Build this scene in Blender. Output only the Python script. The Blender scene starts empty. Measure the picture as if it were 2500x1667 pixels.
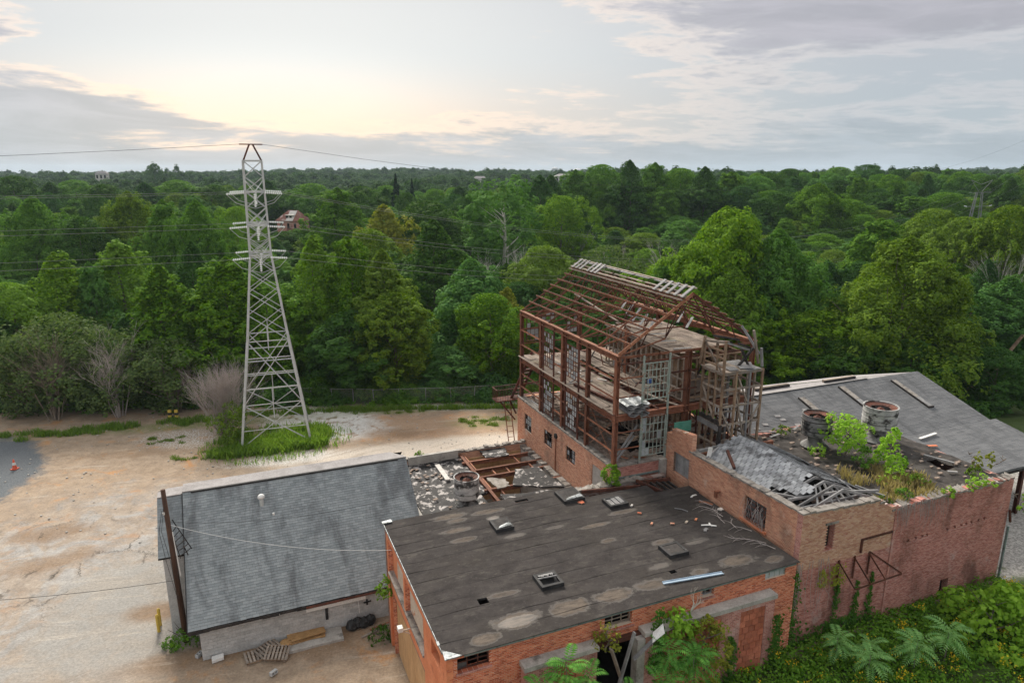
import bpy, bmesh, math, random
import numpy as np
from mathutils import Vector, Matrix
R = math.radians
random.seed(7); rng = np.random.default_rng(7)
SC = bpy.context.scene; COL = SC.collection

# ------------------------------------------------------------------ camera
CAMZ = 26.0
cd = bpy.data.cameras.new('camera'); cam = bpy.data.objects.new('camera', cd); COL.objects.link(cam)
cd.sensor_fit = 'HORIZONTAL'; cd.sensor_width = 36.0; cd.lens = 36.0*1666/2500
cam.location = (0, 0, CAMZ); cam.rotation_euler = (math.pi/2 - math.atan((833.5-415)/1666), 0, 0)
cd.clip_start = 0.5; cd.clip_end = 8000
SC.camera = cam

# ------------------------------------------------------------------ node helpers
class NT:
    def __init__(s, tree): s.t = tree; s.n = tree.nodes; s.l = tree.links
    def new(s, typ, **kw):
        n = s.n.new(typ)
        for k, v in kw.items(): setattr(n, k, v)
        return n
    def link(s, a, b): s.l.new(a, b)
    def put(s, sock, v):
        if isinstance(v, bpy.types.NodeSocket): s.l.new(v, sock)
        elif v is not None:
            if sock.type == 'RGBA' and len(v) == 3: v = (*v, 1)
            sock.default_value = v
    def math(s, op, a, b=None, c=None, clamp=False):
        n = s.new('ShaderNodeMath', operation=op); n.use_clamp = clamp
        for i, v in enumerate((a, b, c)):
            if v is not None: s.put(n.inputs[i], v)
        return n.outputs[0]
    def mix(s, fac, a, b, blend='MIX'):
        n = s.new('ShaderNodeMix', data_type='RGBA', blend_type=blend)
        s.put(n.inputs[0], fac); s.put(n.inputs[6], a); s.put(n.inputs[7], b)
        return n.outputs[2]
    def noise(s, vec, scale, detail=4, rough=.55, dist=0):
        n = s.new('ShaderNodeTexNoise'); s.put(n.inputs['Vector'], vec); n.inputs['Scale'].default_value = scale
        n.inputs['Detail'].default_value = detail; n.inputs['Roughness'].default_value = rough; n.inputs['Distortion'].default_value = dist
        return n.outputs[0]
    def ramp(s, f, a, b, lo=0., hi=1., smooth=True):
        n = s.new('ShaderNodeMapRange', interpolation_type='SMOOTHSTEP' if smooth else 'LINEAR')
        s.put(n.inputs[0], f); n.inputs[1].default_value = a; n.inputs[2].default_value = b
        n.inputs[3].default_value = lo; n.inputs[4].default_value = hi
        return n.outputs[0]
    def pos(s): return s.new('ShaderNodeNewGeometry').outputs['Position']
    def vmul(s, vec, v):
        n = s.new('ShaderNodeVectorMath', operation='MULTIPLY'); s.put(n.inputs[0], vec); n.inputs[1].default_value = v
        return n.outputs[0]
    def sep(s, vec):
        n = s.new('ShaderNodeSeparateXYZ'); s.put(n.inputs[0], vec); return n.outputs
    def comb(s, x, y, z):
        n = s.new('ShaderNodeCombineXYZ')
        for i, v in enumerate((x, y, z)): s.put(n.inputs[i], v)
        return n.outputs[0]

# ------------------------------------------------------------------ sky, sun, exposure
SUN_AZ, SUN_EL = R(-22), R(36)          # left of the view, raised above the bright cloud to light the ground
wd = bpy.data.worlds.new('World'); SC.world = wd; wd.use_nodes = True
w = NT(wd.node_tree); w.n.clear()
sky = w.new('ShaderNodeTexSky', sky_type='NISHITA'); sky.sun_disc = False
sky.sun_elevation = SUN_EL; sky.sun_rotation = SUN_AZ
d = w.new('ShaderNodeTexCoord').outputs['Generated']
dx, dy, dz = w.sep(d)
AZ = w.math('MULTIPLY', w.math('ARCTAN2', dx, dy), 57.2958); EL = w.math('MULTIPLY', w.math('ARCSINE', dz), 57.2958)
def blob(az, el, ra, re):
    x = w.math('DIVIDE', w.math('SUBTRACT', AZ, az), ra); y = w.math('DIVIDE', w.math('SUBTRACT', EL, el), re)
    return w.ramp(w.math('SQRT', w.math('ADD', w.math('MULTIPLY', x, x), w.math('MULTIPLY', y, y))), 0.0, 1.0, 1.0, 0.0)
cp = w.comb(w.math('MULTIPLY', AZ, .055), w.math('MULTIPLY', EL, .30), 0.0)
cp3 = w.comb(w.math('MULTIPLY', AZ, .035), w.math('MULTIPLY', EL, .85), 7.0); n4 = w.noise(cp3, 1.5, 6, .6, .5)
cp2 = w.comb(w.math('MULTIPLY', AZ, .10), w.math('MULTIPLY', w.math('ADD', EL, w.math('MULTIPLY', AZ, .05)), .55), 3.0)
n1 = w.noise(cp, 1.6, 7, .62, .4); n2 = w.noise(cp2, 1.3, 8, .62, .6); n3 = w.noise(cp2, 4.5, 6, .6, .3)
glow = w.math('ADD', w.math('MULTIPLY', blob(-15, 8.5, 46, 17), .75), w.math('MULTIPLY', blob(-20, 4.5, 24, 6), .45), clamp=True)
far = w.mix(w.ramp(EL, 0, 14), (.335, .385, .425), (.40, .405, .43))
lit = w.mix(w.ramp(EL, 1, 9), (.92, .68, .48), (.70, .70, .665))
far = w.mix(w.ramp(EL, 13, 40), far, (.70, .705, .70))  # sky overhead, above the view, lightened to brighten walls and ground
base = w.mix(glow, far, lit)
# grey cloud banks: a low band along the horizon, one at the left, one high at the right, and loose ones all over
band = w.math('MULTIPLY', w.ramp(EL, -1, 5.4, 1.0, 0.0), 1.0)
dens = w.math('ADD', w.math('MULTIPLY', n1, .9), w.math('MULTIPLY', n3, .30))
dens = w.math('ADD', dens, w.math('MULTIPLY', band, w.math('ADD', .02, w.math('MULTIPLY', n4, .80))))
dens = w.math('ADD', dens, w.math('MULTIPLY', blob(-37, 4.0, 17, 3.8), .38))
dens = w.math('ADD', dens, w.math('MULTIPLY', blob(-38, 8.6, 8, 1.6), .34))
dens = w.math('ADD', dens, w.math('MULTIPLY', blob(25, 11.2, 21, 5.5), .44))
dens = w.math('ADD', dens, w.math('MULTIPLY', blob(-14, 9, 26, 6.5), -.30))
dens = w.math('ADD', dens, w.math('MULTIPLY', blob(-22, 1.6, 10, 1.2), -.18))
cm = w.ramp(dens, .66, .86)
edge = w.math('MULTIPLY', w.ramp(dens, .58, .70), w.math('SUBTRACT', 1.0, cm))
ccol = w.mix(w.ramp(EL, 1, 10), (.28, .325, .365), (.31, .305, .335))
ccol = w.mix(w.math('MULTIPLY', glow, .35), ccol, (.50, .46, .44))
ccol = w.mix(w.ramp(EL, 13, 40), ccol, (.56, .56, .575))  # overhead clouds, also above the view, lightened along with the sky
ccol = w.mix(w.ramp(n2, .3, .75), ccol, w.mix(1.0, ccol, (1.28, 1.25, 1.25), 'MULTIPLY'))
col = w.mix(w.math('MULTIPLY', w.math('MULTIPLY', edge, glow), .85), base, (.98, .72, .50))
col = w.mix(w.math('MULTIPLY', w.math('MULTIPLY', edge, .25), 1.0), col, (.70, .62, .60))
col = w.mix(w.math('MULTIPLY', cm, .88), col, ccol)
bg1 = w.new('ShaderNodeBackground'); w.put(bg1.inputs[0], sky.outputs[0]); bg1.inputs[1].default_value = .09
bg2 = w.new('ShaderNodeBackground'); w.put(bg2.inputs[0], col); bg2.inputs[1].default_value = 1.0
mx = w.new('ShaderNodeMixShader'); mx.inputs[0].default_value = .94
w.link(bg1.outputs[0], mx.inputs[1]); w.link(bg2.outputs[0], mx.inputs[2])
wo = w.new('ShaderNodeOutputWorld'); w.link(mx.outputs[0], wo.inputs[0])
ld = bpy.data.lights.new('sun', 'SUN'); sun = bpy.data.objects.new('sun', ld); COL.objects.link(sun)
ld.energy = 4.2; ld.angle = R(16); ld.color = (1.0, .93, .82)
sdir = Vector((math.sin(SUN_AZ)*math.cos(SUN_EL), math.cos(SUN_AZ)*math.cos(SUN_EL), math.sin(SUN_EL)))
sun.rotation_euler = (-sdir).to_track_quat('-Z', 'Y').to_euler(); sun.location = (-40, 60, 60)
SC.view_settings.view_transform = 'Standard'; SC.view_settings.look = 'None'
SC.view_settings.exposure = 0.46; SC.view_settings.gamma = 1.0; SC.view_settings.use_curve_mapping = False
cy = SC.cycles
cy.max_bounces = 6; cy.diffuse_bounces = 3; cy.glossy_bounces = 2; cy.transmission_bounces = 3; cy.transparent_max_bounces = 6
cy.volume_bounces = 1; cy.caustics_reflective = False; cy.caustics_refractive = False; cy.use_adaptive_sampling = True
cy.adaptive_threshold = .02; cy.use_denoising = True
try: cy.denoiser = 'OPENIMAGEDENOISE'
except Exception: pass

# ------------------------------------------------------------------ frames: the works' own axes s (along the fronts) and t (to the back)
A0 = R(22.4); CA, SA = math.cos(A0), math.sin(A0); O = (-2.61, 23.13)
def W(s, t, z=0.): return Vector((O[0]+s*CA-t*SA, O[1]+s*SA+t*CA, z))
def inv(x, y): dx, dy = x-O[0], y-O[1]; return dx*CA+dy*SA, -dx*SA+dy*CA

def sstep(a, b, x):
    t = np.clip((x-a)/(b-a), 0, 1); return t*t*(3-2*t)
def hgt(x, y):
    x = np.asarray(x, float); y = np.asarray(y, float)
    dx, dy = x-O[0], y-O[1]; s = dx*CA+dy*SA; t = -dx*SA+dy*CA
    z = 2.1*sstep(0, 13, s)*(1-sstep(15, 27, t))*(1-sstep(60, 90, s))
    d = y-(74+.04*x)                                             # beyond the chain-link fence
    z = z-4.0*sstep(2, 26, d)*(1-.5*sstep(20, 60, x))
    z = z+2.5*sstep(40, 160, d)+3.0*sstep(150, 450, d)+5.5*sstep(420, 1000, d)
    z = z+(5*sstep(60, 220, d)*sstep(-10, 110, x))*(1-sstep(500, 1100, y))
    z = z+1.5*np.sin(x*.011+1)*np.cos(y*.008)*sstep(150, 400, d)+3.0*sstep(350, 700, d)*np.sin(x*.0052+2.6)
    z = z - 20*sstep(1300, 2600, d)
    return z
def h1(x, y): return float(hgt(x, y))

# ------------------------------------------------------------------ mesh helpers
class MB:
    def __init__(s): s.v = []; s.f = []
    def add(s, vs, fs):
        o = len(s.v); s.v += [tuple(v) for v in vs]; s.f += [tuple(i+o for i in f) for f in fs]; return s
    def box(s, x0, x1, y0, y1, z0, z1):
        if x0 > x1: x0, x1 = x1, x0
        if y0 > y1: y0, y1 = y1, y0
        if z0 > z1: z0, z1 = z1, z0
        return s.add([(x0,y0,z0),(x1,y0,z0),(x1,y1,z0),(x0,y1,z0),(x0,y0,z1),(x1,y0,z1),(x1,y1,z1),(x0,y1,z1)],
              [(0,3,2,1),(4,5,6,7),(0,1,5,4),(1,2,6,5),(2,3,7,6),(3,0,4,7)])
    def bar(s, p, q, w_, h_=None, up=(0,0,1)):
        h_ = h_ or w_; p = Vector(p); q = Vector(q); d_ = (q-p).normalized(); u = Vector(up)
        if abs(d_.dot(u)) > .98: u = Vector((1, 0, 0))
        y = u.cross(d_).normalized()*w_/2; z = d_.cross(y).normalized()*h_/2
        return s.add([p-y-z,p+y-z,p+y+z,p-y+z,q-y-z,q+y-z,q+y+z,q-y+z],[(0,3,2,1),(4,5,6,7),(0,1,5,4),(1,2,6,5),(2,3,7,6),(3,0,4,7)])
    def tube(s, pts, rad, n=6, cap=True):
        pts = [Vector(p) for p in pts]; rad = rad if isinstance(rad, (list, tuple)) else [rad]*len(pts); o = len(s.v); ref = None
        for i, p in enumerate(pts):
            d_ = (pts[min(i+1, len(pts)-1)]-pts[max(i-1, 0)]).normalized()
            ref = Vector((1,0,0)) if ref is None and abs(d_.x) < .9 else (ref or Vector((0,1,0)))
            y = d_.cross(ref).normalized(); x = y.cross(d_).normalized(); ref = x
            for k in range(n):
                a_ = 2*math.pi*k/n; s.v.append(tuple(p+(x*math.cos(a_)+y*math.sin(a_))*rad[i]))
        for i in range(len(pts)-1):
            for k in range(n):
                a_ = o+i*n+k; b_ = o+i*n+(k+1) % n; s.f.append((a_, b_, b_+n, a_+n))
        if cap: s.f.append(tuple(o+k for k in range(n))[::-1]); s.f.append(tuple(o+(len(pts)-1)*n+k for k in range(n)))
        return s
    def lathe(s, c, prof, n=20, jit=0):
        o = len(s.v)
        for r_, z in prof:
            for k in range(n):
                a_ = 2*math.pi*k/n; j = 1+random.uniform(-jit, jit)
                s.v.append((c[0]+r_*j*math.cos(a_), c[1]+r_*j*math.sin(a_), c[2]+z))
        for i in range(len(prof)-1):
            for k in range(n):
                a_ = o+i*n+k; b_ = o+i*n+(k+1) % n; s.f.append((a_, b_, b_+n, a_+n))
        return s
    def slab(s, pts, dz):
        "polygon pts (top, counter-clockwise from above) thickened downward"
        n = len(pts); lo = [(p[0], p[1], p[2]-dz) for p in pts]
        return s.add(list(pts)+lo, [tuple(range(n)), tuple(range(2*n-1, n-1, -1))]+[(i, i+n, (i+1) % n+n, (i+1) % n) for i in range(n)])
    def wall(s, axis, c0, c1, u0, u1, z0, z1, holes=()):
        "wall with rectangular openings; axis 't': plane of constant t (u = s), axis 's': plane of constant s (u = t)"
        us = sorted({u0, u1, *[min(max(h[i], u0), u1) for h in holes for i in (0, 1)]}); zs = sorted({z0, z1, *[min(max(h[i], z0), z1) for h in holes for i in (2, 3)]})
        for i in range(len(us)-1):
            for j in range(len(zs)-1):
                um, zm = (us[i]+us[i+1])/2, (zs[j]+zs[j+1])/2
                if any(h[0] < um < h[1] and h[2] < zm < h[3] for h in holes): continue
                if axis == 't': s.box(us[i], us[i+1], c0, c1, zs[j], zs[j+1])
                else: s.box(c0, c1, us[i], us[i+1], zs[j], zs[j+1])
        return s
    def mesh(s, name, off=(0,0,0), smooth=False):
        me = bpy.data.meshes.new(name); me.from_pydata([(v[0]-off[0], v[1]-off[1], v[2]-off[2]) for v in s.v], [], s.f); me.update()
        if smooth: me.polygons.foreach_set('use_smooth', [True]*len(me.polygons))
        return me

ORG = {}
def tag(o, label=None, cat=None, group=None, kind=None):
    for k, v in (('label', label), ('category', cat), ('group', group), ('kind', kind)):
        if v: o[k] = v
    return o
def thing(name, label, cat, org, rot=A0, group=None, world=False):
    o = bpy.data.objects.new(name, None); COL.objects.link(o); o.empty_display_size = .3
    o.location = org if world else W(*org); o.rotation_euler = (0, 0, rot); ORG[o] = tuple(org)
    return tag(o, label, cat, group)
def obj(name, mb, m, parent=None, kind=None, smooth=False, label=None):
    off = ORG[parent] if parent else (0, 0, 0)
    me = mb.mesh(name, off, smooth) if isinstance(mb, MB) else mb
    if m and not me.materials: me.materials.append(m)
    o = bpy.data.objects.new(name, me); COL.objects.link(o)
    if parent: o.parent = parent; ORG[o] = off
    return tag(o, label, None, None, kind)
def solo(name, label, cat, mb, m, org, rot=A0, group=None, world=False, kind=None, smooth=False):
    me = mb.mesh(name, org, smooth); me.materials.append(m)
    o = bpy.data.objects.new(name, me); COL.objects.link(o); o.location = org if world else W(*org); o.rotation_euler = (0, 0, rot)
    return tag(o, label, cat, group, kind)
_unit = {}
def unit(m, prof):
    k = (m.name, prof)
    if k in _unit: return _unit[k]
    b = MB()
    if prof == 'box': b.box(0, 1, -.5, .5, -.5, .5)
    elif prof == 'I': b.box(0, 1, -.5, .5, .36, .5); b.box(0, 1, -.5, .5, -.5, -.36); b.box(0, 1, -.07, .07, -.36, .36)
    elif prof == 'C': b.box(0, 1, -.5, -.3, -.5, .5); b.box(0, 1, -.3, .5, .36, .5); b.box(0, 1, -.3, .5, -.5, -.36)
    elif prof == 'L': b.box(0, 1, -.5, -.3, -.5, .5); b.box(0, 1, -.3, .5, -.5, -.3)
    elif prof == 'brick': b.box(0, 1, -.5, .5, -.5, .5)
    elif prof == 'plank': b.box(0, 1, -.5, .5, -.5, .5)
    me = b.mesh('unit_'+prof); me.materials.append(m); _unit[k] = me
    return me
def piece(name, parent, p, q, w_, h_, m, prof='box', up=(0, 0, 1), kid=None):
    "a straight member from p to q (own object, shared mesh)"
    off = Vector(ORG[parent]); p = Vector(p)-off; q = Vector(q)-off; d_ = q-p; L = d_.length; x = d_/L; u = Vector(up)
    if abs(x.dot(u)) > .98: u = Vector((0, 1, 0)) if up == (0, 0, 1) else Vector((0, 0, 1))
    y = u.cross(x).normalized(); z = x.cross(y)
    M = Matrix(((x.x*L, y.x*w_, z.x*h_, p.x), (x.y*L, y.y*w_, z.y*h_, p.y), (x.z*L, y.z*w_, z.z*h_, p.z), (0, 0, 0, 1)))
    o = bpy.data.objects.new(name, unit(m, prof)); COL.objects.link(o); o.parent = parent; o.matrix_local = M; ORG[o] = ORG[parent]
    return o
def cell(name, parent, x0, x1, y0, y1, z0, z1, m, tilt=0.):
    "an axis-aligned block as its own object (shared mesh)"
    off = ORG[parent]; o = bpy.data.objects.new(name, unit(m, 'brick')); COL.objects.link(o); o.parent = parent
    o.location = (x0-off[0], (y0+y1)/2-off[1], (z0+z1)/2-off[2]); o.scale = (x1-x0, y1-y0, z1-z0); o.rotation_euler = (0, 0, tilt)
    return o
def copytree(o, parent=None):
    c = o.copy(); COL.objects.link(c); c.parent = parent
    if o in ORG: ORG[c] = ORG[o]
    for ch in list(o.children): copytree(ch, c)
    return c

# ------------------------------------------------------------------ materials
def newmat(name):
    m = bpy.data.materials.new(name); m.use_nodes = True; t = NT(m.node_tree); t.n.clear()
    b = t.new('ShaderNodeBsdfPrincipled'); o = t.new('ShaderNodeOutputMaterial'); t.link(b.outputs[0], o.inputs[0])
    return m, t, b
def bump(t, b, hgt_, strength=.4, dist=.02):
    n = t.new('ShaderNodeBump'); n.inputs['Strength'].default_value = strength; n.inputs['Distance'].default_value = dist
    t.put(n.inputs['Height'], hgt_); t.link(n.outputs[0], b.inputs['Normal'])
def isl(t): return t.new('ShaderNodeNewGeometry').outputs['Random Per Island']
def orand(t): return t.new('ShaderNodeObjectInfo').outputs['Random']
def nmat(name, c1, c2, sc=2., rough=.85, c3=None, t3=(.58, .72), sc3=.5, bmp=.3, stretch=(1, 1, 1), metal=0, island=0, orandom=0, fine=0.25):
    "two colours mixed by noise in real-world position, optional third in patches"
    m, t, b = newmat(name); p = t.vmul(t.pos(), stretch)
    n = t.noise(p, sc, 6, .6); c = t.mix(t.ramp(n, .32, .68), c1, c2)
    if c3: c = t.mix(t.ramp(t.noise(p, sc3, 5, .65, .3), *t3), c, c3)
    f = t.noise(p, sc*9, 3, .6); c = t.mix(fine, c, t.mix(t.ramp(f, .3, .7), (.35, .35, .35), (1.25, 1.25, 1.25)), 'MULTIPLY') if fine else c
    if island: c = t.mix(island, c, t.mix(isl(t), (.3, .3, .3), (1.5, 1.5, 1.5)), 'MULTIPLY')
    if orandom: c = t.mix(orandom, c, t.mix(orand(t), (.3, .3, .3), (1.5, 1.5, 1.5)), 'MULTIPLY')
    t.put(b.inputs['Base Color'], c); b.inputs['Roughness'].default_value = rough; b.inputs['Metallic'].default_value = metal
    b.inputs['Specular IOR Level'].default_value = .25
    if bmp: bump(t, b, f, bmp, .02)
    return m
BW, BH = .225, .08
g = bpy.data.node_groups.new('brick_grid', 'ShaderNodeTree')
g.interface.new_socket('rand', in_out='OUTPUT', socket_type='NodeSocketFloat'); g.interface.new_socket('mortar', in_out='OUTPUT', socket_type='NodeSocketFloat')
gt = NT(g); go = gt.new('NodeGroupOutput'); geo = gt.new('ShaderNodeNewGeometry')
def torow(vec):
    x, y, z = gt.sep(vec)
    s_ = gt.math('ADD', gt.math('MULTIPLY', x, CA), gt.math('MULTIPLY', y, SA)); t_ = gt.math('SUBTRACT', gt.math('MULTIPLY', y, CA), gt.math('MULTIPLY', x, SA))
    return s_, t_, z
ps, pt, pz = torow(geo.outputs['Position']); ns, nt_, nz = torow(geo.outputs['Normal'])
ps = gt.math('SUBTRACT', ps, O[0]*CA+O[1]*SA); pt = gt.math('SUBTRACT', pt, O[1]*CA-O[0]*SA)
isS = gt.math('GREATER_THAN', gt.math('ABSOLUTE', ns), gt.math('ABSOLUTE', nt_))
u = gt.math('ADD', gt.math('MULTIPLY', isS, pt), gt.math('MULTIPLY', gt.math('SUBTRACT', 1., isS), ps))
rz = gt.math('DIVIDE', pz, BH); row = gt.math('FLOOR', rz)
uu = gt.math('ADD', gt.math('DIVIDE', u, BW), gt.math('MULTIPLY', gt.math('MODULO', row, 2.), .5)); cellu = gt.math('FLOOR', uu)
wn = gt.new('ShaderNodeTexWhiteNoise', noise_dimensions='3D'); gt.link(gt.comb(cellu, row, isS), wn.inputs['Vector'])
fz = gt.math('FRACT', rz); fu = gt.math('FRACT', uu)
mort = gt.math('MAXIMUM', gt.math('LESS_THAN', fz, .15), gt.math('LESS_THAN', fu, .055))
gt.link(wn.outputs['Value'], go.inputs['rand']); gt.link(mort, go.inputs['mortar'])
def brickmat(name, cols, mortar, stain=None, stain_t=(.55, .7), white=None, white_t=(.62, .75), sc=.35, paint=None):
    m, t, b = newmat(name); gr = t.new('ShaderNodeGroup'); gr.node_tree = g; p = t.pos()
    rp = t.new('ShaderNodeValToRGB'); t.link(gr.outputs['rand'], rp.inputs[0]); e = rp.color_ramp.elements
    e[0].color = (*cols[0], 1); e[1].color = (*cols[-1], 1)
    for i, c_ in enumerate(cols[1:-1]): e.new((i+1)/(len(cols)-1)).color = (*c_, 1)
    c = t.mix(gr.outputs['mortar'], rp.outputs[0], mortar)
    c = t.mix(.35, c, t.mix(t.noise(p, 1.3, 5, .6), (.4, .4, .4), (1.45, 1.42, 1.4)), 'MULTIPLY')
    if stain: c = t.mix(t.math('MULTIPLY', t.ramp(t.noise(t.vmul(p, (1, 1, .45)), sc, 6, .65, .3), *stain_t), .8), c, stain)
    if white: c = t.mix(t.math('MULTIPLY', t.ramp(t.noise(t.vmul(p, (1.1, 1.1, .8)), sc*1.7, 7, .7), *white_t), .75), c, white)
    t.put(b.inputs['Base Color'], c); b.inputs['Roughness'].default_value = .9; b.inputs['Specular IOR Level'].default_value = .2
    bump(t, b, t.math('ADD', t.math('MULTIPLY', gr.outputs['mortar'], -.7), t.math('MULTIPLY', t.noise(p, 30, 3), .5)), .5, .012)
    return m
M = {}
M['brick_red'] = brickmat('brick_red', [(.36,.095,.048),(.54,.155,.080),(.64,.215,.115),(.68,.28,.155)], (.66,.54,.43), (.17,.065,.042), (.56,.72))
M['brick_salmon'] = brickmat('brick_salmon', [(.43,.185,.115),(.58,.275,.175),(.66,.36,.23),(.51,.215,.14)], (.60,.49,.39), (.24,.155,.115), (.54,.70), (.60,.48,.40), (.58,.72))
M['brick_old'] = brickmat('brick_old', [(.33,.120,.092),(.47,.190,.148),(.56,.27,.225),(.40,.145,.115)], (.55,.45,.41), (.14,.07,.055), (.50,.66), (.52,.42,.39), (.56,.72))
M['brick_upper'] = brickmat('brick_upper', [(.42,.20,.13),(.55,.31,.20),(.62,.41,.29),(.44,.185,.13)], (.57,.48,.40), (.17,.115,.085), (.52,.70), (.46,.44,.40), (.58,.74))
M['brick_white'] = brickmat('brick_white', [(.16,.08,.065),(.27,.13,.10),(.40,.34,.31),(.24,.16,.14)], (.34,.30,.28), (.08,.06,.055), (.5,.65), (.50,.49,.48), (.52,.66))
M['painted'] = nmat('painted', (.60,.20,.095), (.70,.27,.135), .8, .75, (.42,.13,.07), (.6,.72), .9, .25, fine=.18)
M['buff'] = nmat('buff', (.52,.43,.34), (.58,.49,.40), .7, .85, (.46,.2,.11), (.66,.7), 1.1, .2)
M['plywood'] = nmat('plywood', (.52,.31,.15), (.60,.38,.2), .9, .8, (.42,.25,.13), (.6,.75), .7, .15, stretch=(1,1,.25))
M['concrete'] = nmat('concrete', (.34,.32,.29), (.47,.445,.41), 1.4, .9, (.18,.165,.15), (.58,.72), .8, .4)
M['coping'] = nmat('coping', (.22,.195,.17), (.36,.33,.30), 2.4, .9, (.10,.09,.08), (.5,.68), 1.6, .5)
M['block'] = nmat('block', (.44,.44,.43), (.52,.52,.51), 1.2, .9, (.20,.195,.19), (.62,.8), .5, .4, orandom=.22)
M['blockwall'] = nmat('blockwall', (.30,.295,.285), (.34,.335,.32), 1.2, .9, (.12,.115,.11), (.6,.75), .5, .3)
M['mortar'] = nmat('mortar', (.50,.47,.43), (.42,.40,.37), 2, .95, None, bmp=.2)
M['rust'] = nmat('rust', (.165,.064,.038), (.255,.108,.064), 1.6, .8, (.11,.042,.03), (.52,.7), 2.2, .35, orandom=.5)
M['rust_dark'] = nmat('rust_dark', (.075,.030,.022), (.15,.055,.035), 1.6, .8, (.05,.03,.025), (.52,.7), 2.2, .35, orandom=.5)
M['rust_light'] = nmat('rust_light', (.26,.108,.060), (.36,.162,.095), 1.8, .8, (.18,.065,.04), (.5,.7), 2.2, .35, orandom=.5)
M['wood'] = nmat('wood', (.255,.205,.165), (.37,.315,.265), 2.2, .9, (.22,.18,.15), (.5,.7), 1.6, .4, stretch=(1,1,1), orandom=.4)
M['wood_brown'] = nmat('wood_brown', (.22,.145,.095), (.33,.235,.16), 2.2, .9, (.14,.095,.07), (.5,.7), 1.6, .4, orandom=.4)
M['wood_grey'] = nmat('wood_grey', (.21,.205,.208), (.32,.315,.31), 2.2, .9, (.22,.21,.20), (.55,.75), 1.6, .4, orandom=.3)
M['charred'] = nmat('charred', (.022,.02,.02), (.06,.052,.048), 3, .8, (.14,.12,.11), (.62,.75), 2, .5)
M['deck'] = nmat('deck', (.185,.145,.115), (.31,.25,.205), 1.1, .9, (.22,.20,.13), (.55,.72), .6, .4, orandom=.35)
M['rubble'] = nmat('rubble', (.20,.145,.115), (.34,.27,.225), 2.4, .95, (.46,.41,.37), (.60,.72), 5, .8)
M['felt'] = None
M['tar'] = nmat('tar', (.018,.017,.018), (.045,.042,.041), 2.2, .75, (.42,.39,.375), (.53,.585), 1.9, .5, fine=.4, stretch=(1, 1, 1))
M['tar_plain'] = nmat('tar_plain', (.018,.018,.019), (.045,.043,.043), 2.2, .7, (.16,.155,.15), (.62,.72), 3.2, .5)
M['tar_roof'] = nmat('tar_roof', (.030,.026,.024), (.075,.066,.06), 1.4, .9, (.16,.13,.10), (.54,.72), .8, .7, fine=.4)
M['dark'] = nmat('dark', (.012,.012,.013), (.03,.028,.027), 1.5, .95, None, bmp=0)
M['galv'] = nmat('galv', (.44,.46,.45), (.53,.55,.54), 2.5, .5, (.36,.37,.36), (.55,.7), 1, .1, fine=.1)
M['flashing'] = nmat('flashing', (.22,.24,.25), (.42,.44,.45), 5, .5, (.10,.11,.11), (.5,.6), 3, .5, metal=.3)
M['patina'] = nmat('patina', (.14,.19,.18), (.22,.27,.26), 3, .6, (.07,.08,.08), (.55,.7), 2, .3)
M['blue_metal'] = nmat('blue_metal', (.34,.44,.54), (.42,.52,.62), 3, .45, None, bmp=.1, metal=.2)
M['green_frame'] = nmat('green_frame', (.24,.29,.255), (.36,.41,.37), 3, .7, (.28,.17,.12), (.55,.68), 3, .2)
M['glass_old'] = nmat('glass_old', (.27,.30,.32), (.44,.47,.48), 1.5, .35, (.26,.25,.23), (.6,.75), 2, .1, orandom=.45, fine=.15)
M['glass_dark'] = nmat('glass_dark', (.05,.052,.055), (.14,.14,.14), 1.5, .25, (.30,.31,.32), (.62,.72), 2, .05, orandom=.5)
M['terracotta'] = nmat('terracotta', (.38,.12,.07), (.50,.175,.105), 1.2, .8, (.18,.085,.065), (.58,.72), .9, .35, orandom=.4)
M['slate'] = nmat('slate', (.29,.30,.315), (.42,.43,.445), 1.2, .85, (.15,.15,.155), (.50,.64), 1.1, .4, orandom=.45, island=.0)
M['slate_stuff'] = nmat('slate_stuff', (.29,.30,.315), (.42,.43,.445), 1.2, .85, (.15,.15,.155), (.50,.64), 1.1, .4, island=.45)
M['barrel'] = nmat('barrel', (.32,.32,.315), (.52,.515,.50), 1.6, .7, (.05,.047,.045), (.50,.62), 1.3, .4, stretch=(1, 1, 1.6))
M['barrel_dark'] = nmat('barrel_dark', (.12,.118,.115), (.27,.265,.26), 1.6, .7, (.03,.03,.03), (.48,.60), 1.3, .4, stretch=(1, 1, 1.6))
M['white'] = nmat('white', (.72,.71,.68), (.80,.79,.76), 3, .6, (.5,.48,.45), (.6,.75), 2, .1)
M['yellow'] = nmat('yellow', (.55,.38,.06), (.65,.46,.09), 3, .6, (.34,.25,.08), (.6,.7), 3, .1)
M['black'] = nmat('black', (.02,.02,.02), (.04,.04,.04), 3, .6, None, bmp=.1)
M['orange'] = nmat('orange', (.60,.10,.05), (.66,.13,.07), 3, .6, None, bmp=.1)
M['cardboard'] = nmat('cardboard', (.36,.21,.09), (.48,.29,.13), 2, .85, (.22,.12,.05), (.58,.7), 2, .2)
M['pole'] = nmat('pole', (.060,.034,.024), (.11,.06,.04), 2, .85, (.16,.11,.085), (.6,.75), 2, .4, stretch=(1,1,.3))
M['bark'] = nmat('bark', (.12,.095,.075), (.22,.185,.155), 2.5, .95, (.34,.31,.27), (.6,.72), 1.2, .6)
M['bark_white'] = nmat('bark_white', (.46,.43,.38), (.60,.57,.52), 1.5, .9, (.26,.23,.19), (.58,.7), 1.2, .4)
M['twig'] = nmat('twig', (.36,.315,.295), (.48,.43,.405), 1.5, .95, None, bmp=0)
M['twig_brown'] = nmat('twig_brown', (.17,.135,.105), (.27,.22,.18), 1.5, .95, None, bmp=0)
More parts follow.
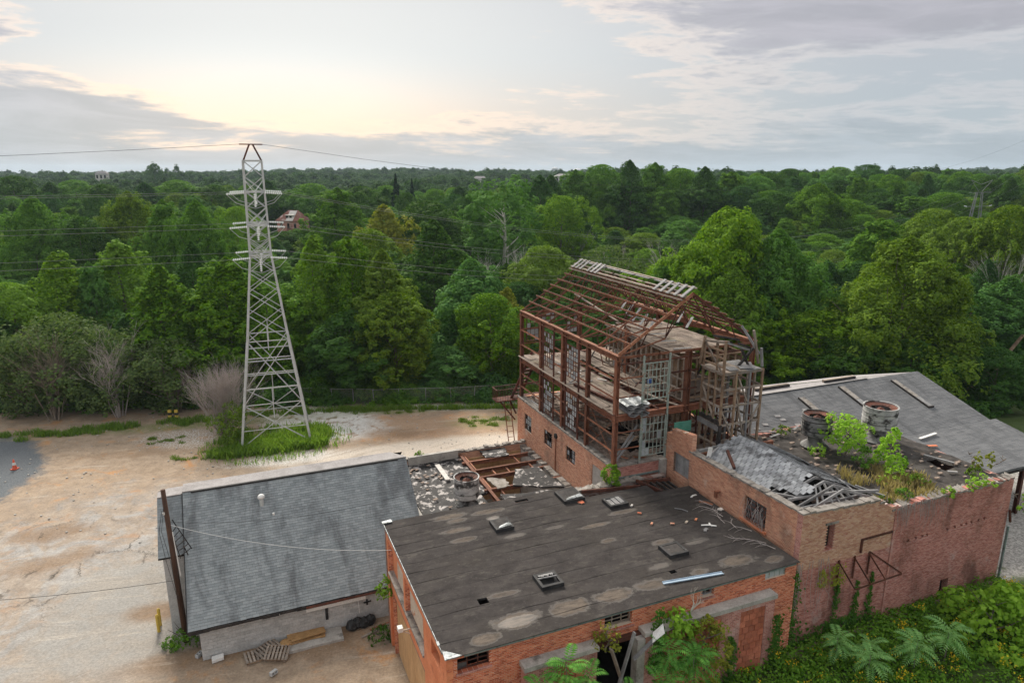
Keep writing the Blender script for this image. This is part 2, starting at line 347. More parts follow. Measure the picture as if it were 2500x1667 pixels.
M['wire'] = nmat('wire', (.22,.23,.22), (.28,.29,.28), 3, .6, None, bmp=0)
M['blue_tarp'] = nmat('blue_tarp', (.05,.12,.35), (.07,.15,.42), 3, .6, None, bmp=.1)
M['green_board'] = nmat('green_board', (.09,.30,.22), (.13,.36,.27), 3, .7, None, bmp=.1)
M['red_tile'] = nmat('red_tile', (.17,.075,.06), (.25,.115,.09), 1.5, .85, (.45,.38,.35), (.55,.65), .5, .2)
M['stone_pale'] = nmat('stone_pale', (.52,.49,.46), (.62,.59,.55), .4, .9, None, bmp=.1)
M['far_white'] = nmat('far_white', (.56,.58,.60), (.62,.64,.66), .1, .7, None, bmp=0)

def shinglemat(name, c1, c2, streak, st=(.46, .66), green=None):
    m, t, b = newmat(name); p = t.pos()
    xyz = t.sep(p); rot = t.new('ShaderNodeVectorRotate', rotation_type='Z_AXIS'); t.link(p, rot.inputs['Vector']); rot.inputs['Angle'].default_value = -A0
    q = t.vmul(rot.outputs[0], (.62, .16, .16))
    c = t.mix(isl(t), c1, c2)
    n = t.noise(q, 1.5, 6, .65, .5)
    c = t.mix(t.math('MULTIPLY', t.ramp(n, *st), .72), c, streak)
    if green: c = t.mix(t.math('MULTIPLY', t.ramp(t.noise(p, .5, 4), .55, .75), .4), c, green)
    f = t.noise(p, 40, 2); c = t.mix(.3, c, t.mix(f, (.4, .4, .4), (1.5, 1.5, 1.5)), 'MULTIPLY')
    t.put(b.inputs['Base Color'], c); b.inputs['Roughness'].default_value = .85; b.inputs['Specular IOR Level'].default_value = .3; bump(t, b, f, .5, .01)
    return m
M['shingle'] = shinglemat('shingle', (.225,.250,.258), (.32,.345,.352), (.10,.104,.11), (.44, .70))
M['shingle_barn'] = shinglemat('shingle_barn', (.115,.118,.124), (.165,.168,.174), (.07,.072,.077), (.45, .70))
M['ridge_cap'] = nmat('ridge_cap', (.30,.28,.275), (.37,.35,.345), 1.2, .9, (.24,.225,.22), (.5,.7), .7, .2)

def feltmat():
    "rolled roofing with dried puddles: tan silt rings with a pale rim"
    m, t, b = newmat('felt'); p = t.pos()
    rot = t.new('ShaderNodeVectorRotate', rotation_type='Z_AXIS'); off = t.new('ShaderNodeVectorMath', operation='SUBTRACT'); t.link(p, off.inputs[0]); off.inputs[1].default_value = (O[0], O[1], 0)
    t.link(off.outputs[0], rot.inputs['Vector']); rot.inputs['Angle'].default_value = -A0; q = rot.outputs[0]
    wob = t.noise(q, 1.9, 8, .72); wob2 = t.noise(q, 5, 4, .6)
    qs, qt, _ = t.sep(q)
    c = t.mix(t.ramp(t.noise(t.vmul(q, (.7, 1.1, 1)), 1.1, 6, .65), .3, .7), (.036,.032,.031), (.064,.057,.054))
    c = t.mix(t.math('MULTIPLY', t.ramp(t.noise(q, .35, 4), .45, .7), .5), c, (.048,.042,.037))
    c = t.mix(t.math('MULTIPLY', t.ramp(t.noise(t.vmul(q, (.7, 1.8, 1)), 1.7, 6, .7), .52, .70), .45), c, (.115,.103,.09))
    c = t.mix(t.math('MULTIPLY', t.ramp(t.noise(q, 3.4, 7, .75), .5, .68), .45), c, (.022,.020,.020)); c = t.mix(t.math('MULTIPLY', t.ramp(t.noise(q, 9, 6, .75), .56, .68), .4), c, (.14,.128,.118))
    P = [(3.5,10.75,1.3,.35,.8),(3.75,10.2,.8,.28,.6),(5.7,10.5,1.2,.32,.9),(5.7,9.7,.45,.28,1.6),(3.4,9.2,1.1,.3,.7),(3.5,8.15,.8,.3,.9),(3.6,2.98,1.05,.25,.7),
         (3.5,1.05,1.35,.62,1.5),(1.85,.45,.75,.42,1.0),(6.0,1.0,1.25,.6,1.0),(8.2,1.0,1.25,.55,1.0),(10.5,6.85,1.2,.22,.8),(12.7,7.6,1.0,.3,.7),(8.4,7.5,.7,.2,.4),(10.4,5.2,.6,.25,.6),
         (12.9,4.0,.8,.35,.6),(15.3,1.15,1.25,.55,.8),(13.0,1.07,.6,.3,.6),(10.3,1.05,1.3,.5,.6),(17.1,.55,.7,.3,.8),(6.1,7.5,.8,.25,.35),(11.5,2.2,.9,.3,.35),(14.6,3.4,1.1,.3,.35)]
    rp = None
    for (cx, cy_, rx, ry, k) in P:
        ex = t.math('DIVIDE', t.math('SUBTRACT', qs, cx), rx); ey = t.math('DIVIDE', t.math('SUBTRACT', qt, cy_), ry)
        r_ = t.math('SQRT', t.math('ADD', t.math('MULTIPLY', ex, ex), t.math('MULTIPLY', ey, ey)))
        r_ = t.math('ADD', r_, t.math('MULTIPLY', t.math('SUBTRACT', wob, .5), 1.3))
        a_ = t.math('MULTIPLY', t.ramp(r_, .25, 1.08, 1., 0.), min(k, 1.))
        rp = a_ if rp is None else t.math('MAXIMUM', rp, a_)
    silt = t.mix(wob2, (.19,.150,.115), (.27,.22,.175))
    c = t.mix(t.math('MULTIPLY', t.ramp(rp, .0, .9), t.ramp(t.noise(t.vmul(q, (.7, 2.2, 1)), 2.2, 6, .7), .3, .62, .12, .52)), c, silt)
    rim = t.math('MULTIPLY', t.ramp(rp, .05, .25), t.ramp(rp, .3, .55, 1., 0.))
    c = t.mix(t.math('MULTIPLY', rim, .25), c, (.24,.225,.21))
    wet = None
    for (cx, cy_, rx, ry) in [(3.5,1.0,1.0,.36),(5.7,9.7,.36,.18)]:
        ex = t.math('DIVIDE', t.math('SUBTRACT', qs, cx), rx); ey = t.math('DIVIDE', t.math('SUBTRACT', qt, cy_), ry)
        r_ = t.math('ADD', t.math('SQRT', t.math('ADD', t.math('MULTIPLY', ex, ex), t.math('MULTIPLY', ey, ey))), t.math('MULTIPLY', t.math('SUBTRACT', wob, .5), .9))
        a_ = t.ramp(r_, .85, 1., 1., 0.); wet = a_ if wet is None else t.math('MAXIMUM', wet, a_)
    f = t.noise(q, 26, 3); c = t.mix(.3, c, t.mix(f, (.4, .4, .4), (1.5, 1.5, 1.5)), 'MULTIPLY')
    t.put(b.inputs['Base Color'], c); t.put(b.inputs['Roughness'], t.mix(wet, (.95, .95, .95), (.35, .35, .35))); t.put(b.inputs['Specular IOR Level'], t.math('ADD', t.math('MULTIPLY', wet, .3), .06))
    bump(t, b, t.math('MULTIPLY', f, t.math('SUBTRACT', 1., wet)), .4, .012)
    return m
M['felt'] = feltmat()

def leafmat(name, c1, c2, trans=.35, var=.5, hue=None):
    m = bpy.data.materials.new(name); m.use_nodes = True; t = NT(m.node_tree); t.n.clear(); o = t.new('ShaderNodeOutputMaterial')
    c = t.mix(isl(t), c1, c2)
    if hue: c = t.mix(t.math('MULTIPLY', orand(t), .75), c, hue)
    c = t.mix(var, c, t.mix(orand(t), (.62, .62, .62), (1.3, 1.3, 1.3)), 'MULTIPLY')
    df = t.new('ShaderNodeBsdfPrincipled'); t.put(df.inputs['Base Color'], c); df.inputs['Roughness'].default_value = .75; df.inputs['Specular IOR Level'].default_value = .03
    tr = t.new('ShaderNodeBsdfTranslucent'); t.put(tr.inputs[0], t.mix(1., c, (1.25, 1.35, .6), 'MULTIPLY'))
    mx_ = t.new('ShaderNodeMixShader'); mx_.inputs[0].default_value = trans; t.link(df.outputs[0], mx_.inputs[1]); t.link(tr.outputs[0], mx_.inputs[2]); t.link(mx_.outputs[0], o.inputs[0])
    return m
M['leaf_mid'] = leafmat('leaf_mid', (.068,.178,.014), (.190,.345,.026), .26, .5, (.07,.165,.045))
M['leaf_bright'] = leafmat('leaf_bright', (.092,.212,.014), (.250,.405,.028), .30, .4, (.12,.215,.035))
M['leaf_dark'] = leafmat('leaf_dark', (.036,.102,.014), (.098,.195,.024), .22, .5, (.042,.105,.036))
M['leaf_blue'] = leafmat('leaf_blue', (.050,.140,.036), (.120,.245,.058), .24, .4)
M['leaf_yellow'] = leafmat('leaf_yellow', (.170,.205,.026), (.29,.30,.045), .28, .4)
M['leaf_olive'] = leafmat('leaf_olive', (.078,.160,.016), (.200,.300,.028), .28, .4, (.13,.20,.04))
M['leaf_far'] = leafmat('leaf_far', (.034,.085,.026), (.085,.165,.036), .25, .6, (.050,.105,.035))
M['leaf_conifer'] = leafmat('leaf_conifer', (.014,.036,.018), (.028,.060,.028), .2, .4)
M['leaf_frond'] = leafmat('leaf_frond', (.080,.225,.042), (.150,.34,.065), .3, .3)
M['leaf_pale'] = leafmat('leaf_pale', (.15,.33,.10), (.26,.46,.15), .3, .2)
M['leaf_lime'] = leafmat('leaf_lime', (.20,.37,.035), (.33,.53,.07), .42, .2)
M['leaf_weed'] = leafmat('leaf_weed', (.070,.185,.020), (.180,.33,.040), .3, 0)
def glassmat():
    m = bpy.data.materials.new('glass_ins'); m.use_nodes = True; t = NT(m.node_tree); t.n.clear(); o = t.new('ShaderNodeOutputMaterial'); a_ = t.new('ShaderNodeBsdfDiffuse'); a_.inputs[0].default_value = (.9,.92,.92,1); c_ = t.new('ShaderNodeBsdfTranslucent'); c_.inputs[0].default_value = (.9,.93,.92,1)
    x = t.new('ShaderNodeMixShader'); x.inputs[0].default_value = .45; t.link(a_.outputs[0], x.inputs[1]); t.link(c_.outputs[0], x.inputs[2]); t.link(x.outputs[0], o.inputs[0]); return m
M['glass_ins'] = glassmat()
M['leaf_viny'] = leafmat('leaf_viny', (.070,.120,.040), (.140,.195,.065), .25, .3)
M['leaf_ivy'] = leafmat('leaf_ivy', (.040,.115,.020), (.095,.195,.034), .35, 0)
M['flower'] = leafmat('flower', (.70,.47,.02), (.85,.60,.04), .3, 0)
M['grass'] = leafmat('grass', (.10,.20,.03), (.24,.35,.07), .5, 0)
M['grass_dry'] = leafmat('grass_dry', (.28,.22,.11), (.38,.31,.17), .35, 0)

# ------------------------------------------------------------------ the ground, one sheet to the horizon
def groundmat():
    m, t, b = newmat('ground'); p = t.pos(); x, y, z = t.sep(p)
    wob = t.noise(p, .22, 6, .62); wob2 = t.noise(p, .9, 6, .65); fine = t.noise(p, 7, 5, .65); grit = t.noise(p, 30, 2, .6)
    def em(cx, cy_, rx, ry, ang=0., soft=.35, wv=1.2):
        c_, s_ = math.cos(R(ang)), math.sin(R(ang)); ux = t.math('SUBTRACT', x, cx); uy = t.math('SUBTRACT', y, cy_)
        ex = t.math('ADD', t.math('MULTIPLY', ux, c_/rx), t.math('MULTIPLY', uy, s_/rx)); ey = t.math('SUBTRACT', t.math('MULTIPLY', uy, c_/ry), t.math('MULTIPLY', ux, s_/ry))
        r_ = t.math('SQRT', t.math('ADD', t.math('MULTIPLY', ex, ex), t.math('MULTIPLY', ey, ey)))
        r_ = t.math('ADD', r_, t.math('MULTIPLY', t.math('SUBTRACT', t.math('ADD', t.math('MULTIPLY', wob, .6), t.math('MULTIPLY', wob2, .4)), .5), wv))
        return t.ramp(r_, 1-soft, 1+soft*.3, 1., 0.)
    tan = t.mix(t.ramp(wob2, .3, .7), (.272,.204,.145), (.375,.29,.212))
    c = t.mix(t.ramp(t.noise(p, .35, 6, .68, .6), .53, .68), tan, (.42,.235,.115))                          # orange clay in streaks
    slab = t.mix(t.ramp(wob2, .3, .7), (.275,.262,.248), (.385,.365,.343))                              # old pale paving at the near left
    c = t.mix(t.math('MULTIPLY', em(-29, 40, 14, 15, 0, .5, 1.8), t.ramp(t.noise(p, .4, 5, .65, .8), .40, .56, 1., .35)), c, slab)
    c = t.mix(t.math('MULTIPLY', em(-23, 37, 7, 9, 0, .4, 1.6), .7), c, (.315,.30,.275))
    c = t.mix(t.math('MULTIPLY', em(-9, 67, 10, 4.5, 5, .6, 1.4), .55), c, (.43,.275,.175))
    c = t.mix(em(-8, 61, 16, 3.0, 15, .4, .5), c, (.52,.455,.385))                                      # the lane behind the works
    c = t.mix(t.math('MULTIPLY', em(-20, 68, 7.5, 5.5, -20, .4, 1.6), t.ramp(wob2, .36, .5)), c, (.64,.62,.585))   # white crushed stone
    c = t.mix(t.math('MULTIPLY', em(-21, 59, 6.5, 1.6, 16, .5, 1.2), t.ramp(fine, .4, .55)), c, (.62,.60,.56))
    c = t.mix(t.math('MULTIPLY', em(-4, 73.5, 11, 1.6, 4, .5, 1.2), t.ramp(fine, .42, .58)), c, (.58,.56,.52))
    c = t.mix(t.math('MULTIPLY', em(-33, 64, 4.5, 3, 0, .5, 1.4), t.ramp(fine, .45, .6)), c, (.54,.52,.49))
    gravel = t.mix(t.ramp(grit, .3, .7), (.085,.095,.105), (.17,.182,.192))
    
    for (cx, cy_, rx, ry, a_, k) in [(-34,45.5,3.2,1.6,20,.75),(-31,42,4,1.2,35,.6),(-36,60,6,1.2,10,.45),(-24,49,5,.9,30,.5),(-12,65,3.6,1.7,5,.6),(-21.5,36.3,2.2,1.2,15,.8),(-15.5,33.0,7.5,1.3,20,.75),(-11,33.3,3.2,1.4,20,.7),(-27,53,3,1.2,10,.4)]:
        c = t.mix(t.math('MULTIPLY', em(cx, cy_, rx, ry, a_, .6, 1.6), k), c, (.235,.155,.095))           # damp or churned earth
    rt = t.new('ShaderNodeVectorRotate', rotation_type='Z_AXIS'); t.link(p, rt.inputs['Vector']); rt.inputs['Angle'].default_value = R(-38)
    tr1 = t.noise(t.vmul(rt.outputs[0], (.035, 1.0, 1)), 1.6, 5, .7, .35); rt2 = t.new('ShaderNodeVectorRotate', rotation_type='Z_AXIS'); t.link(p, rt2.inputs['Vector']); rt2.inputs['Angle'].default_value = R(-12)
    tr2 = t.noise(t.vmul(rt2.outputs[0], (.04, 1.0, 1)), 1.9, 5, .7, .3)
    c = t.mix(t.math('MULTIPLY', t.math('MULTIPLY', t.ramp(tr1, .54, .60), t.ramp(wob, .48, .6)), .42), c, (.25,.195,.15)); c = t.mix(t.math('MULTIPLY', t.math('MULTIPLY', t.ramp(tr2, .55, .62), t.ramp(wob, .52, .4)), .4), c, (.50,.44,.37))
    pb = t.new('ShaderNodeTexVoronoi'); pb.inputs['Scale'].default_value = 5.5; t.put(pb.inputs['Vector'], p); c = t.mix(t.math('MULTIPLY', t.math('MULTIPLY', t.ramp(pb.outputs['Distance'], .10, .22, 1., 0.), t.ramp(wob2, .5, .62)), .7), c, t.mix(fine, (.22,.19,.165), (.66,.63,.59)))
    c = t.mix(em(-48.5, 54.5, 10.5, 6.8, 115, .16, .9), c, gravel)
    vo = t.new('ShaderNodeTexVoronoi', feature='DISTANCE_TO_EDGE'); vo.inputs['Scale'].default_value = .32; t.put(vo.inputs['Vector'], t.new('ShaderNodeVectorMath', operation='ADD').outputs[0])
    va = vo.inputs['Vector'].links[0].from_node; t.put(va.inputs[0], p); t.put(va.inputs[1], t.vmul(t.comb(wob2, fine, 0.), (1.4, 1.4, 0)))
    crack = t.math('MULTIPLY', t.ramp(vo.outputs['Distance'], .006, .022, 1., 0.), t.math('MULTIPLY', em(-31, 42, 9, 9, 0, .5, 1.8), t.ramp(wob, .48, .56)))
    c = t.mix(t.math('MULTIPLY', crack, .8), c, (.07,.06,.05))
    grassc = t.mix(wob2, (.07,.13,.028), (.17,.20,.06))
    gm = t.math('MAXIMUM', t.math('MULTIPLY', em(-3, 68.5, 4.2, 2.2, 10, .6, 1.8), .8), t.math('MULTIPLY', em(-14, 72, 6, 1.4, 0, .6, 1.8), .9))
    gm = t.math('MAXIMUM', gm, t.math('MULTIPLY', em(-34, 67.5, 20, 1.6, 12, .7, 1.5), .9)); gm = t.math('MAXIMUM', gm, t.math('MULTIPLY', em(-23.5, 64, 5.5, 4.2, 20, .6, 1.2), .7))
    gm = t.math('MAXIMUM', gm, t.math('MULTIPLY', em(-1, 73, 9, 1.0, 5, .7, 1.5), .5))
    c = t.mix(t.math('MULTIPLY', gm, t.ramp(fine, .38, .6)), c, grassc)
    ln = t.math('SUBTRACT', y, t.math('ADD', t.math('MULTIPLY', x, .04), 74.))                             # beyond the fence: leaf litter and low growth
    wild = t.ramp(t.math('ADD', ln, t.math('MULTIPLY', t.math('SUBTRACT', wob2, .5), 3.)), -.8, 2.)
    # overgrown strip in front of the works, grey rubble yard to its right
    s_ = t.math('ADD', t.math('MULTIPLY', t.math('SUBTRACT', x, O[0]), CA), t.math('MULTIPLY', t.math('SUBTRACT', y, O[1]), SA)); tt = t.math('SUBTRACT', t.math('MULTIPLY', t.math('SUBTRACT', y, O[1]), CA), t.math('MULTIPLY', t.math('SUBTRACT', x, O[0]), SA))
    yard = t.math('MULTIPLY', t.ramp(s_, 33.5, 35.5), t.ramp(tt, -1.8, 0.))
    c = t.mix(yard, c, t.mix(t.ramp(fine, .35, .65), (.25,.24,.225), (.44,.42,.39)))
    c = t.mix(t.math('MULTIPLY', yard, t.ramp(wob, .55, .68)), c, (.10,.13,.05))
    wild = t.math('MAXIMUM', wild, t.math('MULTIPLY', t.ramp(s_, 24., 30.), t.ramp(t.math('ADD', tt, t.math('MULTIPLY', wob2, 4.)), 17., 20.))); wild = t.math('MAXIMUM', wild, t.ramp(s_, 56., 60.))
    front = t.math('MULTIPLY', t.ramp(s_, 1., 3.), t.ramp(tt, -.8, .3, 1., 0.)); wild = t.math('MAXIMUM', wild, front)
    c = t.mix(wild, c, t.mix(wob2, (.035,.060,.018), (.075,.105,.030)))
    c = t.mix(.45, c, t.mix(t.ramp(fine, .25, .75), (.55,.55,.55), (1.3,1.3,1.3)), 'MULTIPLY')
    c = t.mix(.35, c, t.mix(grit, (.45,.45,.45), (1.5,1.5,1.5)), 'MULTIPLY')
    t.put(b.inputs['Base Color'], c); b.inputs['Roughness'].default_value = .95; b.inputs['Specular IOR Level'].default_value = .15
    bump(t, b, t.math('ADD', t.math('MULTIPLY', fine, .7), t.math('MULTIPLY', wob2, 1.2)), .5, .12)
    return m
M['ground'] = groundmat()
def axis_coords(lo, hi, d0, d1, step, grow):
    xs = list(np.arange(d0, d1+1e-6, step)); a_ = xs[-1]; st = step
    while a_ < hi: st *= grow; a_ += st; xs.append(a_)
    a_ = xs[0]; st = step
    while a_ > lo: st *= grow; a_ -= st; xs.insert(0, a_)
    return np.array(xs)
gx = axis_coords(-3500, 3500, -70, 70, 1.6, 1.12); gy = axis_coords(-200, 5500, -10, 130, 1.6, 1.10)
X, Y = np.meshgrid(gx, gy); Z = hgt(X, Y)
near = (Y < 78) & (np.abs(X) < 75); Z = Z + np.where(near, .06*np.sin(X*.9+1.3*np.sin(Y*.5))*np.cos(Y*.8+X*.2), 0) - .03
nv = len(gx); verts = np.stack([X.ravel(), Y.ravel(), Z.ravel()], 1)
idx = np.arange(X.size).reshape(X.shape); fa = np.stack([idx[:-1, :-1], idx[:-1, 1:], idx[1:, 1:], idx[1:, :-1]], -1).reshape(-1, 4)
def npmesh(name, verts, faces, m=None, smooth=False):
    me = bpy.data.meshes.new(name); k = faces.shape[1]
    me.vertices.add(len(verts)); me.vertices.foreach_set('co', verts.astype(np.float32).ravel())
    me.loops.add(faces.size); me.loops.foreach_set('vertex_index', faces.astype(np.int32).ravel())
    me.polygons.add(len(faces)); me.polygons.foreach_set('loop_start', np.arange(0, faces.size, k, dtype=np.int32))
    if smooth: me.polygons.foreach_set('use_smooth', np.ones(len(faces), bool))
    me.update(calc_edges=True)
    if m: me.materials.append(m)
    return me
tag(obj('ground', npmesh('ground', verts, fa, M['ground'], True), None), None, None, None, 'structure')

# ------------------------------------------------------------------ brickwork
def brickwork(parent, axis, face, sign, u0, u1, z0, z1, holes, m, pick=0, top=None, pickz=None, d_=.014):
    "bricks standing proud of the mortar bed: the nearest as objects of their own, the rest as one mesh"
    cells_ = []
    for r_ in range(int(math.floor(z0/BH)), int(math.ceil(z1/BH))):
        za, zb = r_*BH+.15*BH, (r_+1)*BH
        if za < z0 or zb > z1+.02: continue
        od = .5*(r_ % 2); k = math.floor(u0/BW+od)
        while (k-od)*BW < u1:
            ua, ub = max((k-od)*BW+.055*BW, u0), min((k+1-od)*BW, u1); k += 1
            if ub-ua < .04: continue
            um, zm = (ua+ub)/2, (za+zb)/2
            if any(h[0]-.02 < um < h[1]+.02 and h[2]-.02 < zm < h[3]+.02 for h in holes): continue
            if top and zm > top(um): continue
            cells_.append((ua, ub, za, zb))
    ind = []
    if pick:
        def dist(c):
            p = W(c[0], face, c[2]) if axis == 't' else W(face, c[0], c[2]); return (p-Vector((0, 0, CAMZ))).length
        cand = sorted([c for c in cells_ if pickz is None or pickz(c)], key=dist)[:pick]; ind = set(cand)
        for c in cand:
            dd = d_+random.uniform(-.004, .006); a_, b_ = sorted((face, face+sign*dd))
            if axis == 't': cell('brick', parent, c[0], c[1], a_, b_, c[2], c[3], m)
            else: cell('brick', parent, a_, b_, c[0], c[1], c[2], c[3], m)
    b = MB()
    for c in cells_:
        if c in ind: continue
        dd = d_+random.uniform(-.004, .006); a_, b_ = sorted((face, face+sign*dd))
        if axis == 't': b.box(c[0], c[1], a_, b_, c[2], c[3])
        else: b.box(a_, b_, c[0], c[1], c[2], c[3])
    if b.v: obj('brick_courses', b, m, parent, 'stuff')
def sash(parent, axis, c, u0, u1, z0, z1, nu, nz, fm, gm, miss=.3, bar=.035, name='window', label=None):
    "steel sash: a frame part with muntins, each surviving pane a sub-part"
    f = MB(); w_ = .06
    def bx(a0, a1, b0, b1, th=.05):
        if axis == 't': f.box(a0, a1, c-th/2, c+th/2, b0, b1)
        else: f.box(c-th/2, c+th/2, a0, a1, b0, b1)
    bx(u0, u0+w_, z0, z1); bx(u1-w_, u1, z0, z1); bx(u0+w_, u1-w_, z0, z0+w_); bx(u0+w_, u1-w_, z1-w_, z1)
    for i in range(1, nu): u_ = u0+(u1-u0)*i/nu; bx(u_-bar/2, u_+bar/2, z0+w_, z1-w_, .04)
    for j in range(1, nz): z_ = z0+(z1-z0)*j/nz; bx(u0+w_, u1-w_, z_-bar/2, z_+bar/2, .036)
    fr = obj(name, f, fm, parent, label=label)
    for i in range(nu):
        for j in range(nz):
            if random.random() < miss: continue
            a0, a1 = u0+(u1-u0)*i/nu+.02, u0+(u1-u0)*(i+1)/nu-.02; b0, b1 = z0+(z1-z0)*j/nz+.02, z0+(z1-z0)*(j+1)/nz-.02
            if axis == 't': cell('pane', fr, a0, a1, c-.004, c+.004, b0, b1, gm)
            else: cell('pane', fr, c-.004, c+.004, a0, a1, b0, b1, gm)
    return fr
def shingles(parent, s0, s1, lo, hi, expo, tab, m, name='shingles', s0f=None, s1f=None, th=.022, jit=.012):
    "overlapping courses of tabs on a slope from lo=(t,z) up to hi=(t,z)"
    b = MB(); L = math.hypot(hi[0]-lo[0], hi[1]-lo[1]); dt, dz = (hi[0]-lo[0])/L, (hi[1]-lo[1])/L; nt, nz = -dz, dt
    n = int(L/expo)
    for i in range(n+1):
        a_ = i*expo; e_ = min(a_+expo*1.12, L); f0 = a_/L
        sa = s0f(f0) if s0f else s0; sb = s1f(f0) if s1f else s1
        x = sa-(tab*.5 if i % 2 else 0)-random.uniform(0, .05)
        while x < sb:
            xa, xb = max(x+.006, sa), min(x+tab, sb); x += tab
            if xb-xa < .03: continue
            q = a_+random.uniform(-jit, jit); h0 = th+random.uniform(0, .006)
            def P(ss, l, h): return (ss, lo[0]+dt*l+nt*h, lo[1]+dz*l+nz*h)
            b.add([P(xa, q, h0), P(xb, q, h0), P(xb, e_, .004), P(xa, e_, .004), P(xa, q, 0), P(xb, q, 0)], [(0, 1, 2, 3), (4, 5, 1, 0), (4, 0, 3), (5, 2, 1)])
    return obj(name, b, m, parent, 'stuff')

# ------------------------------------------------------------------ workshop with the dark flat roof
T = thing('brick_workshop', 'orange and red brick workshop with a wide stained black flat roof', 'building', (0, 0, 0))
FH = [(.46,1.86,6.42,7.08),(7.2,8.6,6.48,7.08),(6.75,9.05,2.0,5.8),(12.3,13.05,6.72,7.1),(16.1,17.4,6.72,7.1)]
b = MB().wall('t', .02, .36, .28, 18.05, 0, 7.2, FH); obj('front_wall', b, M['brick_red'], T)
brickwork(T, 't', .02, -1, .02, 18.05, 1.2, 7.19, FH+[(3.2,6.5,0,6.02),(9.0,16.4,0,6.02)], M['brick_red'], 300, pickz=lambda c: c[2] > 6.15 or (c[0] > 1.5 and c[2] > 5.6))
LH = [(4.0,10.1,0,3.95),(.9,2.25,5.9,6.55)]
b = MB().wall('s', .25, .5, 0.36, 11.1, 0, 7.2, LH); b.box(0, .28, .005, .36, 0, 7.2); obj('side_wall', b, M['painted'], T)
b = MB()
for (u0, u1, z0, z1) in [(10.8,11.45,0,7.19),(7.0,7.3,4.72,6.7),(.365,3.5,0,5.9),(.365,.9,5.9,6.7),(2.25,3.5,5.9,6.7),(.365,10.8,6.7,7.19),(3.5,10.8,4.0,4.66)]: b.box(0, .247, u0, u1, z0, z1)
obj('pilaster', b, M['painted'], T)
b = MB()
for t_ in (10.79, 6.99, 3.495): b.box(.012, .245, t_-.012 if t_ != 3.495 else 3.505, t_-.002 if t_ != 3.495 else 3.515, 4.75 if t_ != 10.79 else 4.72, 6.68)
b.box(.012, .247, 10.1, 10.14, .02, 3.98); obj('reveal', b, M['brick_red'], T)
obj('ledge', MB().box(-.06, .25, 3.55, 10.75, 4.66, 4.78), M['coping'], T)
obj('infill_panel', MB().box(.2, .246, 7.55, 9.5, 4.95, 6.45), M['buff'], T); obj('infill_panel', MB().box(.2, .246, 4.4, 6.75, 4.95, 6.05), M['buff'], T)
for k in range(5): obj('plywood_sheet', MB().box(.20+.003*(k % 2), .235+.003*(k % 2), 4.02+1.215*k, 4.02+1.215*(k+1)-.006, 0, 3.55), M['plywood'], T)
obj('plywood_rail', MB().box(.12, .2, 4.0, 10.1, 3.5, 3.66), M['wood'], T)
b = MB().box(-.5, .0, 6.1, 6.16, 4.35, 4.41).bar((-.02,6.13,4.1), (-.42,6.13,4.38), .05); fx = obj('floodlight_bracket', b, M['buff'], T); obj('floodlight', MB().box(-.62, -.38, 5.98, 6.28, 4.4, 4.62), M['white'], fx)
sash(T, 's', .4, .9, 2.25, 5.9, 6.55, 2, 2, M['dark'], M['glass_dark'], .1)
obj('back_wall', MB().wall('t', 11.1, 11.45, 0, 18.05, 0, 7.1, []), M['brick_white'], T)
obj('interior_floor', MB().box(.5, 18, .4, 11.1, 2.0, 2.15), M['dark'], T)
obj('inner_partition', MB().box(.6, 18, 5.0, 5.1, 2.15, 7.0), M['dark'], T)
RH = [(2.38,2.84,2.66,3.08),(11.65,12.0,1.45,1.68),(7.55,8.35,10.85,11.12),(15.8,18.2,8.9,11.6),(11.6,15.8,9.9,11.6)]
def cells2(b, s0, s1, t0, t1, z0, z1, holes):
    us = sorted({s0, s1, *[min(max(h[i], s0), s1) for h in holes for i in (0, 1)]}); ts = sorted({t0, t1, *[min(max(h[i], t0), t1) for h in holes for i in (2, 3)]})
    for i in range(len(us)-1):
        for j in range(len(ts)-1):
            a_, c_ = (us[i]+us[i+1])/2, (ts[j]+ts[j+1])/2
            if any(h[0] < a_ < h[1] and h[2] < c_ < h[3] for h in holes): continue
            b.box(us[i], us[i+1], ts[j], ts[j+1], z0, z1)
    return b
obj('roof_deck', cells2(MB(), .02, 18.05, .02, 11.45, 7.205, 7.3, RH), M['tar_plain'], T)
tt = -.13; k = 0
while tt < 11.4:
    t1 = min(tt+.93, 11.52); b = MB()
    us = sorted({-.06, 18.12, *[u_ for h in RH if h[2] < t1 and h[3] > tt for u_ in h[:2]], *list(np.arange(.6, 18.0, .75))})
    for i in range(len(us)-1):
        um = (us[i]+us[i+1])/2; segs = [(tt, t1)]
        for h in RH:
            if h[0] < um < h[1] and h[2] < t1 and h[3] > tt:
                segs = [sg for sg in ((tt, max(tt, h[2])), (min(t1, h[3]), t1)) if sg[1]-sg[0] > .02]
        for (ta, tb) in segs:
            wv = lambda u_: .045*math.sin(u_*.9+k*2.1)+.02*math.sin(u_*2.9+k)
            e0 = lambda u_: ta+(wv(u_) if ta == tt and k else 0)
            za = lambda tq, u_: 7.315+.009*(1-(tq-tt)/.93)+.010*math.sin(u_*.9+k)*math.sin(tq*1.3)
            A_, B_ = us[i], us[i+1]
            b.slab([(A_, e0(A_), za(ta, A_)), (B_, e0(B_), za(ta, B_)), (B_, tb, za(tb, B_)), (A_, tb, za(tb, A_))], .03)
    obj('felt_strip', b, M['felt'], T); tt += .9; k += 1
obj('fascia', MB().box(.75, 18.0, -.02, .018, 7.12, 7.29), M['patina'], T)
obj('drip_edge', MB().box(-.085, -.062, .3, 11.5, 7.24, 7.352), M['flashing'], T)
b = MB().slab([(-.1,-.17,7.36),(.62,-.15,7.355),(-.04,.42,7.36)], .05); b.slab([(-.12,.75,7.355),(-.02,.75,7.362),(-.02,1.0,7.36),(-.12,1.0,7.355)], .03); obj('corner_flashing', b, M['flashing'], T)
